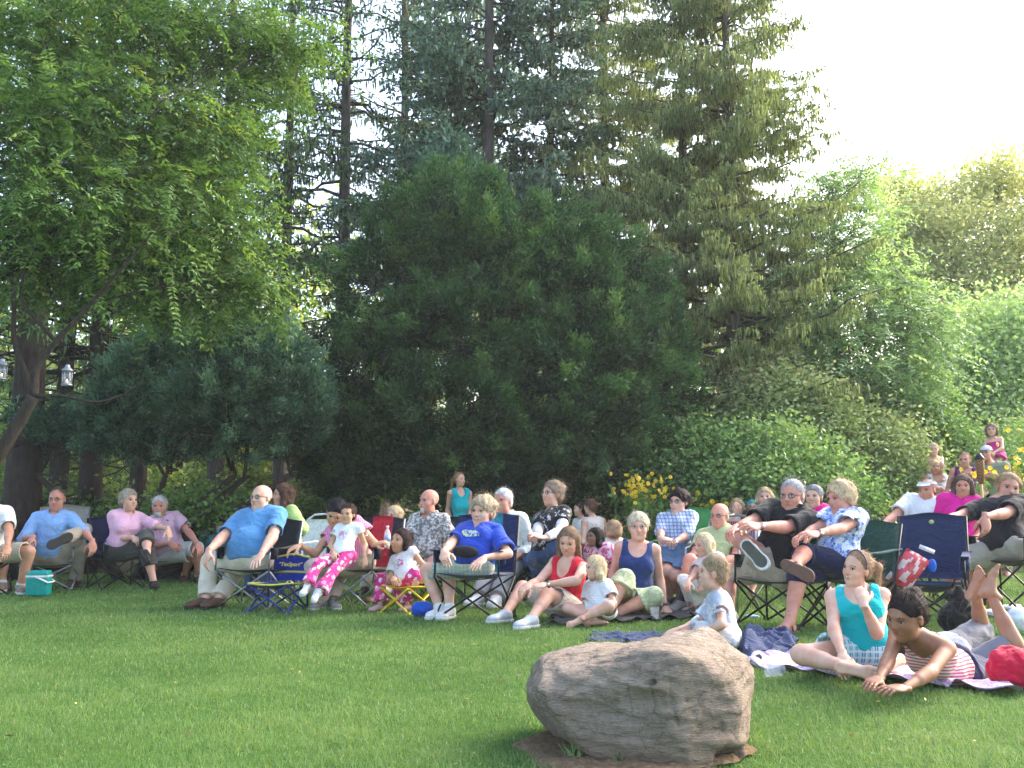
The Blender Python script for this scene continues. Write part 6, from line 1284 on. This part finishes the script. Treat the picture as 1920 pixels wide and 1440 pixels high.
# 44
def headband(i):
    hp, O = i['hp'], i['O']; MB().tube([hp((.385 * math.cos(t), .06, .13 + .40 * math.sin(t))) - O for t in np.linspace(-.2, 3.34, 17)], .0045, 6).obj("headband", plain("headband_dark", (.10, .05, .09), .4), i['root'], smooth=True)
person("smiling girl with ponytail in turquoise tank top sitting cross legged on the pink blanket", 1.46, (1618, 1222, 5.85), (1606, 1104), (1607, 1066), yaw=-18, look=(-62, 2, 10), sex='f', hpx=64, h=.005, shift=0, maxlean=10, smile=1, w=1.04,
  RA=((1560, 1180), (1580, 1234, -.35), dict(to=(1578, 1262, -.42), z=(-.6, -.6, .3), curl=.35)), LA=((1642, 1200), (1619, 1132, -.22), dict(to=(1614, 1106, -.17), z=(-.1, -1, 0), curl=1.15)), RL=((1486, 1228), (1590, 1252, -.42)), LL=((1636, 1250), (1672, 1240, -.02)), toes={1: (1640, 1262, -.5), -1: (1610, 1262, -.35)}, skin=SK_P,
  hair=dict(c=(.36, .22, .12), s='pony', v=.015, amp=.0012, line=.36, pz=.22, L=1.35, px=-.1), top=dict(m=m_cloth((.0, .42, .46)), sl=0, neck='tank', hem=-.03), bot=dict(m=m_cloth((.03, .38, .50), 'plaid', (.65, .75, .75)), len=.45, fl=.015), extra=headband)
# 45
person("dark haired girl in red striped halter top lying propped on her elbows", 1.46, (1800, 1264, 5.7), (1722, 1196, -.38), (1699, 1156), yaw=-72, look=(-62, -16, 6), sex='f', hpx=88, h=.005, shift=0, skin=SK_B, w=1.0, syaw=-50,
  RA=((1680, 1284), (1640, 1292, -.72), dict(to=(1614, 1290, -.8), z=(0, -.2, 1), curl=.35)), LA=((1756, 1290), (1690, 1296, -.80), dict(to=(1640, 1292, -.86), z=(0, -.2, 1), curl=.35)), RL=((1885, 1268), (1960, 1268, .1)), LL=((1885, 1276), (1960, 1276, -.1)), hair=dict(c=(.022, .012, .012), s='bun', v=.03, amp=.004, bang=.1),
  top=dict(m=m_cloth((.72, .68, .66), 'stripe', (.62, .10, .13), sc_=1.1), sl=0, neck='halter', hem=.10), bot=dict(m=m_cloth((.018, .025, .075)), len=.7, fl=.02, e=.012), feet=True, Hh=.245)
# 46
person("barefoot child lying face down in grey shorts, bare feet raised, behind the girl in stripes", 1.46, (1795, 1232, 6.4), (1700, 1230, -.1), (1668, 1222), yaw=-85, look=(-85, 0, 0), hpx=60, h=.0055, shift=0, skin=(.36, .20, .13), w=.95, RA=((1690, 1246), (1650, 1250, -.1)), LA=((1692, 1250), (1655, 1254, -.3)), RL=((1832, 1232, 0), (1830, 1112, .05)), LL=((1908, 1240, 0), (1857, 1112, -.12)),
  toes={1: (1850, 1070, .0), -1: (1886, 1066, -.1)}, hair=dict(c=(.02, .015, .012)), top=dict(m=m_cloth((.5, .5, .55)), sl=.5), bot=dict(m=m_cloth((.2, .2, .23)), len=.95, fl=.01))
# ---------------------------------------------------------------- things lying and hanging about
def cloth_heap(name, label, cat, corners, hgt, mat, seed, nu=60, nv=40, ruff=.03, drop=True, rim=None, base=.012, fq=5):
    """crumpled cloth over a ground quad given by four photo pixels (front-left, front-right, back-right, back-left)"""
    c = [on_ground(*p) for p in corners]; rg = np.random.RandomState(seed); A = rg.randn(6, 2) * fq; ph = rg.rand(6) * 6.28
    u, v = np.meshgrid(np.linspace(0, 1, nu), np.linspace(0, 1, nv), indexing='ij'); P = (c[0][None, None] * ((1 - u) * (1 - v))[..., None] + c[1] * (u * (1 - v))[..., None] + c[2] * (u * v)[..., None] + c[3] * ((1 - u) * v)[..., None])
    n = sum(np.abs(np.sin(P[..., 0] * A[i, 0] + P[..., 1] * A[i, 1] + ph[i] + 1.3 * np.sin(P[..., 1] * A[i, 0] - P[..., 0] * A[i, 1]))) * (.9 ** i) for i in range(6)); n = 1 - (n - n.min()) / (n.max() - n.min())
    e = np.minimum(np.minimum(u, 1 - u) * nu / 8, np.minimum(v, 1 - v) * nv / 8); e = np.clip(e, 0, 1); e = e * e * (3 - 2 * e)
    P[..., 2] = base + hgt * n * (.12 + .88 * e)
    ed = 1 - e; P[..., 0] += ed * ruff * np.sin(23 * v + 17 * u + seed); P[..., 1] += ed * ruff * 1.2 * np.sin(31 * u + 11 * v); P[..., 2] += ed * ruff * .5 * (1 + np.sin(47 * u + 39 * v))
    i = np.arange(nu - 1)[:, None] * nv + np.arange(nv - 1)[None]; F = np.stack([i, i + nv, i + nv + 1, i + 1], -1).reshape(-1, 4)
    V = P.reshape(-1, 3); O = np.array([V[:, 0].mean(), V[:, 1].mean(), 0]); K = len(V); B = V.copy(); B[:, 2] = np.maximum(.004, B[:, 2] - .006)
    mi = None
    if rim is not None:
        q = ed.reshape(-1)[F].mean(1) > .35; mi = np.concatenate([q, q]).astype(int)
    me = mesh_np(name, np.concatenate([V, B]) - O, np.concatenate([F, F[:, ::-1] + K]), [mat] + ([rim] if rim is not None else []), mi, smooth=True)
    return tag(link(name, me, None, O), label, cat)
PINK = m_cloth((.72, .50, .60)); LAV = m_cloth((.55, .45, .68), 'blot', (.70, .55, .68), (.35, .28, .55), 1.4)
cloth_heap("blanket", "pink blanket with ruffled lavender edge under the girls at the right", "blanket", [(1402, 1258), (1905, 1308), (1860, 1236), (1430, 1236)], .022, PINK, 3, 110, 50, .035, rim=LAV, base=.03)
cloth_heap("blanket", "flat black blanket under the group sitting in front of the chairs", "blanket", [(1030, 1178), (1300, 1165), (1300, 1135), (1050, 1138)], .02, fabric((.012, .012, .016)), 4, 80, 30, .03, base=.03)
cloth_heap("blanket", "crumpled navy blue cloth heaped behind the boy in grey", "blanket", [(1385, 1242), (1496, 1226), (1480, 1192), (1395, 1192)], .16, fabric((.012, .03, .10)), 5, 60, 40, .03, fq=7)
cloth_heap("blanket", "crumpled navy cloth peeping over the left of the boulder", "blanket", [(1100, 1210), (1260, 1214), (1250, 1192), (1112, 1192)], .07, fabric((.015, .03, .11)), 6, 60, 30, .02, fq=7)
# teal cooler
def cooler():
    p = on_ground(72, 1116); r = thing("cooler", "teal picnic cooler with white band and folded handle beside the man's trouser leg", "cooler", (p[0], p[1], 0), rz=rad(8)); r['label'] = "teal picnic cooler with white lid band and white handle on the grass"
    T = plain("teal_plastic", (.0, .30, .27), .35); Wp = plain("white_plastic_smooth", (.72, .75, .76), .35)
    def rbox(w, d, h, z, t, n=5, b=.015):
        P = SDF((-w, -d, z - .02), (w, d, z + h + .02), .006); Z = P.ax[2][None, None, :]; X = P.ax[0][:, None, None]; Y = P.ax[1][None, :, None]; tp = 1 + t * (Z - z) / h
        qx, qy, qz = np.abs(X) - (w / 2 * tp - b), np.abs(Y) - (d / 2 * tp - b), np.abs(Z - z - h / 2) - (h / 2 - b); P.F = (np.sqrt(np.maximum(qx, 0) ** 2 + np.maximum(qy, 0) ** 2 + np.maximum(qz, 0) ** 2) + np.minimum(np.maximum(np.maximum(qx, qy), qz), 0) - b).astype(np.float32); return P.mesh()
    link("body", mesh_np("body", *rbox(.22, .18, .20, 0, .06), T, smooth=True), r); link("band", mesh_np("band", *rbox(.242, .20, .022, .198, 0, b=.008), Wp, smooth=True), r); link("lid", mesh_np("lid", *rbox(.225, .185, .05, .22, -.08), T, smooth=True), r)
    MB().tube([(-.005, -.115, .205), (.06, -.125, .18), (.125, -.12, .145)], .010, 8).tube([(.125, -.12, .145), (.13, 0, .14), (.125, .12, .145)], .010, 8).tube([(-.005, .115, .205), (.06, .125, .18), (.125, .12, .145)], .010, 8).obj("handle", Wp, r, smooth=True)
cooler()
# child's chair, blue with yellow piping and script on the back
def kid_chair():
    p = on_ground(512, 1150); BL = (.012, .035, .33); Y = fabric((.70, .68, .10))
    r = camp_chair("empty child's folding chair in royal blue with yellow trim and yellow script", p[0], p[1] + .17, rad(0) - 12, BL, sh=.255, bh=.49, w=.38, tube_m=plain("blue_tube", (.02, .04, .28), .35), arms=False, trim=Y, sag=.05, group="folding camp chairs of the audience"); r['label'] = "small empty royal blue chair with yellow trim and yellow script on its back"
    bk = [c for c in r.children if c.name.startswith("backrest")][0]
    cu = bpy.data.curves.new("script", 'FONT'); cu.body = "\u201cTexSport\u201d"; cu.size = .052; cu.align_x = 'CENTER'; cu.extrude = .002; cu.offset = .0012; cu.shear = .25
    o = bpy.data.objects.new("tmp_text", cu); COL.objects.link(o); dg = bpy.context.evaluated_depsgraph_get(); me = bpy.data.meshes.new_from_object(o.evaluated_get(dg)); bpy.data.objects.remove(o)
    me.materials.clear(); me.materials.append(plain("yellow_print", (.78, .66, .12), .6)); me.name = "script"; t = link("script", me, bk); t.location = (0, .25, .405); t.rotation_euler = (rad(82), 0, 0)
kid_chair()
# lanterns
def lantern(label, x, y, Yd, top):
    s = .92; c = at(x, y, Yd); r = thing("hanging_lantern", label, "lantern", tuple(c), "lanterns hanging in the walnut tree"); r.scale = (.8, .8, .8); ML = plain("lantern_metal", (.30, .32, .37), .35, .5); h = .155
    MB().tube([(0, 0, -.005), (0, 0, .004), (0, 0, .014)], [.058, .060, .05], 14).obj("base", ML, r, smooth=False)
    MB().tube([(0, 0, h), (0, 0, h + .012), (0, 0, h + .035), (0, 0, h + .05), (0, 0, h + .062), (0, 0, h + .075)], [.062, .06, .035, .022, .026, .01], 14).obj("roof", ML, r, smooth=True)
    b = MB()
    for i in range(6):
        a = i * math.pi / 3 + .3; b.tube([(.05 * math.cos(a), .05 * math.sin(a), .01), (.05 * math.cos(a), .05 * math.sin(a), h)], .0045, 5)
    b.tube([(.05 * math.cos(a), .05 * math.sin(a), h * .68) for a in np.linspace(0, 6.283, 13)], .0035, 4); b.obj("frame", ML, r)
    b = MB(); b.tube([(0, 0, .015), (0, 0, h)], .046, 12, cap=False); b.obj("glass", glass_mat("lantern_glass", (.7, .8, .9), .12), r, smooth=True)
    k = MB().tube([(0, 0, .012), (0, 0, .04)], .02, 10).obj("candle", plain("wax", (.75, .70, .62), .5), r, smooth=True)
    t = NT("candle_flame"); e = t.n("ShaderNodeEmission"); e.inputs[0].default_value = (1, .62, .32, 1); e.inputs[1].default_value = 3.0; t.l(e.outputs[0], t.out.inputs[0]); f = MB(); add_ball(f, (0, 0, .05), np.eye(3), (.008, .008, .014), 0); f.obj("flame", t.m, k, smooth=True)
    MB().tube([(-.02, 0, h + .06), (-.012, 0, h + .09), (0, 0, h + .1), (.012, 0, h + .09), (.02, 0, h + .06)], .003, 5).tube([(0, 0, h + .1), (0, 0, top)], .0025, 4).obj("hanger", plain("dark_wire", (.05, .05, .05), .5), r)
lantern("silver lantern with lit candle hanging right of the forked grey trunk", 125, 722, 8.6, .32)
lantern("silver lantern with lit candle cut by the left border", 3, 711, 8.6, .34)
# bamboo torch
def torch():
    c = at(1842, 951, 9.3); s = 9.3 / FPX; r = thing("garden_torch", "bamboo garden torch with woven head and dark cap before the yellow daisies", "torch", (c[0], 9.3, 0)); z = lambda y: CAM_H - (y - 951) * s * 1.0
    MB().tube([(0, 0, 0), (0, 0, z(905))], .014, 10).obj("pole", plain("bamboo", (.50, .34, .13), .6), r, smooth=True)
    for q in np.linspace(.2, z(910), 6): pass
    t = NT("wicker"); v = t.coord(); ck = t.n("ShaderNodeTexChecker"); ck.inputs['Scale'].default_value = 70; ck.inputs[1].default_value = (.30, .15, .06, 1); ck.inputs[2].default_value = (.12, .05, .02, 1); t.l(v, ck.inputs[0]); m = t.bsdf(ck.outputs[0], .8, bump=ck.outputs[1], bstr=.6)
    MB().tube([(0, 0, z(908)), (0, 0, z(900)), (0, 0, z(880)), (0, 0, z(862))], [.018, .03, .038, .04], 14).obj("woven_head", m, r, smooth=True)
    MB().tube([(0, 0, z(862)), (0, 0, z(860)), (0, 0, z(855)), (0, 0, z(851))], [.044, .044, .026, .014], 14).obj("cap", plain("torch_cap", (.03, .035, .045), .35, .5), r, smooth=True)
torch()
# blue bag, backpack, red cushion
def lump(name, label, cat, c, r, mat, seed, amp=.006, M=None, h=.008, extra=None, fq=7):
    P = Pr(); P.ell((0, 0, r[2]), np.eye(3) if M is None else M, r, 0)
    if extra: extra(P)
    P.wob(amp, fq, seed); P.wob(amp * .4, fq * 3, seed + 1); P.plane((0, 0, .003), (0, 0, -1)); V, F = P.run(h); return tag(link(name, mesh_np(name, V, F, mat, smooth=True), None, c), label, cat)
p = on_ground(791, 1158); lump("drawstring_bag", "shiny royal blue bag on the grass beside the white trainers", "bag", (p[0], p[1], 0), (.10, .08, .075), fabric((.01, .08, .48)), 3, .008)
p = on_ground(1797, 1192); o = lump("backpack", "black backpack standing on the grass before the man in black at the right", "backpack", (p[0], p[1], 0), (.135, .10, .12), fabric((.006, .006, .007)), 4, .014, extra=lambda P: (P.cone((.01, 0, .1), (.03, .02, .33), .115, .05, .05), P.ell((-.03, -.08, .11), np.eye(3), (.08, .045, .09), .015), P.cone((-.02, -.12, .2), (.05, -.08, .3), .012, .012, .01)))
o['label'] = "black backpack standing on the grass left of the raised bare feet"
MB().tube([(-.02, .02, .36), (.0, .01, .42), (.05, .01, .42), (.07, .02, .35)], .008, 6).obj("handle", fabric((.008, .008, .009)), o)
p = on_ground(1915, 1292); lump("cushion", "bright red cushion on the ground at the right border", "cushion", (p[0], p[1], 0), (.15, .13, .11), fabric((.50, .01, .045)), 5, .016, fq=9)
# empty chair with snacks
def snack_chair():
    Y0 = 8.25; c = at(1738, 951, Y0); r = camp_chair("empty navy camp chair holding a red snack bag", c[0], Y0, -28, (.014, .03, .09), sh=.36, bh=.90, w=.52, sag=.09); r['label'] = "empty navy camp chair holding a red and white snack bag"
    bk = [k for k in r.children if k.name.startswith("backrest")][0]; b = MB(); add_ball(b, (0, .318, .845), np.eye(3), (.022, .006, .018), 0); b.obj("emblem", plain("emblem_gold", (.5, .48, .2), .4), bk, smooth=True)
    # snack bag
    u0 = at(1702, 1068, Y0 - .22); RD = plain("red_foil", (.66, .08, .10), .25); WH = plain("pale_foil", (.74, .56, .56), .3)
    ax = nrm(np.array([.55, -.1, .75])); ay = nrm(np.array([.83, -.15, -.5])); nz = nrm(np.cross(ax, ay)); nz = nz if nz[1] < 0 else -nz
    def q(u, v, sgn): 
        a, b_ = u - .5, v - .5; bul = .05 * (1 - (2 * a) ** 4) * (1 - (2 * b_) ** 2) ** .6 + .012 * math.sin(11 * u + 3 * v) * math.sin(9 * v + 1); return ax * a * .30 + ay * b_ * .20 + nz * bul * sgn
    n = 14; V = []; F = []; M = []
    for sgn in (1, -1):
        o0 = len(V)
        for i in range(n):
            for j in range(n): V.append(q(i / (n - 1), j / (n - 1), sgn))
        for i in range(n - 1):
            for j in range(n - 1):
                f = [o0 + i * n + j, o0 + (i + 1) * n + j, o0 + (i + 1) * n + j + 1, o0 + i * n + j + 1]; F.append(f if sgn > 0 else f[::-1]); M.append(1 if math.sin(i * .9 + 2 * math.sin(j * .8)) + math.cos(j * 1.1 - i * .3) > .35 else 0)
    tag(link("snack_bag", mesh_np("snack_bag", np.array(V), np.array(F), [RD, WH], M, smooth=True), None, u0), "red and white foil snack bag lying in the empty navy chair", "bag")
    c2 = at(1748, 1062, Y0 - .16); o = lump("pouch", "small bright blue pouch in the empty navy chair", "pouch", tuple(c2 - np.array([0, 0, .05])), (.035, .02, .055), fabric((.01, .12, .6)), 9, .003, h=.006)
    c3 = at(1738, 1030, Y0 - .1); t = MB().box((0, 0, 0), (.13, .004, .035), 0, rot=Matrix.Rotation(rad(22), 3, 'Y')).obj("paper_sheet", plain("paper", (.7, .72, .74), .7), None, loc=tuple(c3)); tag(t, "folded white paper tucked in the empty navy chair", "paper")
snack_chair()
# cup, phone, bottle, papers
def cup(label, px_, py_, r=.038, h=.10):
    p = on_ground(px_, py_); g = MB(); g.tube([(0, 0, .004), (0, 0, h * .5), (0, 0, h)], [r * .75, r * .9, r], 16, cap=False); g.tube([(0, 0, .003), (0, 0, .007)], r * .74, 16); tag(g.obj("plastic_cup", glass_mat("clear_plastic", (.75, .78, .8), .3), None, smooth=True, loc=(p[0], p[1], .03)), label, "cup")
cup("clear plastic cup on the edge of the black blanket", 1228, 1168)
p = on_ground(1592, 1272); o = MB().box((0, 0, .008), (.11, .055, .014)).obj("mobile_phone", plain("phone_black", (.01, .01, .012), .25), None, loc=(p[0], p[1], .062)); o.rotation_euler = (0, 0, rad(15)); tag(o, "black mobile phone lying by the fingers of the girl in turquoise", "phone")
MB().box((0, 0, .0165), (.085, .045, .002)).obj("screen", plain("phone_screen", (.02, .025, .03), .1), o)
def bottle(label, c, wrap=True):
    m = glass_mat("bottle_plastic", (.75, .82, .86), .45); b = MB().tube([(0, 0, 0), (0, 0, .01), (0, 0, .13), (0, 0, .16), (0, 0, .175), (0, 0, .19)], np.array([.028, .032, .032, .02, .012, .012]), 14).obj("water_bottle", m, None, smooth=True, loc=tuple(c)); tag(b, label, "bottle")
    MB().tube([(0, 0, .19), (0, 0, .207)], .015, 10).obj("cap", plain("bottle_cap", (.8, .8, .8), .4), b)
    if wrap: MB().tube([(0, 0, .06), (0, 0, .11)], .0335, 14).obj("wrapper", plain("bottle_wrapper", (.3, .45, .7), .5), b, smooth=True)
bottle("clear water bottle on the armrest left of the smiling small girl", at(726, 1026, 9.75))
cup("clear plastic cup lying on its side at the left end of the pink blanket", 1436, 1282, .034, .11); _c = bpy.data.objects["plastic_cup.001"]; _c.rotation_euler = (0, rad(84), rad(15)); _c.location.z = .06
#bottle("clear water bottle lying at the right end of the pink blanket", on_ground(1845, 1300, .06)); bpy.data.objects["water_bottle.002"].rotation_euler = (0, rad(84), rad(-12))
for k, (x, y, a) in enumerate(((1862, 1158, .3), (1893, 1150, -.4))):
    p = on_ground(x, y); o = MB().box((0, 0, 0), (.21, .28, .004)).obj("magazine", plain("magazine_grey", (.42, .46, .52), .4), None, loc=(p[0], p[1], .045 + .012 * k)); o.rotation_euler = (rad(3), rad(-4), a); tag(o, ("grey magazine lying on the grass right of the raised feet", "second grey magazine nearer the right border on the grass")[k], "magazine"); o2 = MB().box((0, .07, .0035), (.17, .05, .003)).obj("headline", plain("magazine_light", (.7, .72, .75), .5), o)
p = on_ground(1912, 1186); lump("tote_bag", "white plastic carrier bag on the grass at the right border", "bag", (p[0], p[1], 0), (.10, .09, .10), plain("white_bag", (.72, .74, .78), .4), 12, .010)
p = on_ground(1411, 1160); lump("rain_jacket", "small light blue cloth on the grass under the dark green chair", "cloth", (p[0], p[1], 0), (.07, .05, .02), fabric((.2, .35, .6)), 13, .006)
# dog
def dog():
    Yd = 8.75; H = at(1668, 1050, Yd); O = np.array([H[0], Yd, 0.0]); r = thing("dog", "tan and black dog peeping out left of the empty navy chair", "dog", tuple(O)); T = plain("dog_tan", (.36, .22, .12), .8, scale=60, bump=.5); B = plain("dog_black", (.02, .017, .015), .7)
    P = Pr(); z = H[2]; P.ell((0, .0, z), np.eye(3), (.065, .085, .065), 0); P.cone((0, -.06, z - .02), (-.01, -.16, z - .045), .040, .026, .03); P.cone((0, .03, z - .03), (.06, .16, z - .16), .06, .085, .04)
    P.cone((.06, .18, z - .2), (.12, .5, .2), .11, .12, .06); P.ell((.12, .55, .15), np.eye(3), (.13, .16, .14), .05)
    for s in (-1, 1):
        P.cone((.05 + s * .06, .13, z - .25), (.04 + s * .06, .05, .05), .04, .026, .03); P.cone((.04 + s * .06, .05, .035), (.04 + s * .06, -.02, .03), .03, .026, .02); P.cone((.12 + s * .11, .55, .12), (.10 + s * .12, .36, .06), .06, .03, .03)
        P.cone((s * .045, .02, z + .045), (s * .06, .0, z + .115), .024, .006, .015)
    P.wob(.003, 20, 3); V, F = P.run(.007); link("body", mesh_np("body", V, F, [T, B], (V[F].mean(1)[:, 1] < -.085).astype(int) | ((V[F].mean(1)[:, 1] > .2) & (V[F].mean(1)[:, 2] > .25)).astype(int), smooth=True), r)
    b = MB()
    for s in (-1, 1): add_ball(b, (s * .032, -.072, z + .018), np.eye(3), (.011, .008, .010), 0)
    b.obj("eyes", M_IRIS, r, smooth=True); b = MB(); add_ball(b, (-.01, -.185, z - .04), np.eye(3), (.014, .01, .011), 0); b.obj("nose", B, r, smooth=True)
dog()
def glare_veil():  # added thin volume: imitates washed-out lens glare and whitens the sky
    t = NT("glare_veil_volume"); v = t.n("ShaderNodeVolumePrincipled"); v.inputs['Color'].default_value = (.96, .98, 1, 1); v.inputs['Density'].default_value = .0011; v.inputs['Anisotropy'].default_value = .2
    t.l(v.outputs[0], t.out.inputs['Volume']); lo, hi = np.array([-95, -35, -1.1]), np.array([95, 105, 24.]); o = MB().box((lo + hi) / 2, hi - lo).obj("glare_veil", t.m); tag(o, "thin pale volume added to imitate veiling glare over the scene", "glare_veil", kind='stuff')
glare_veil()
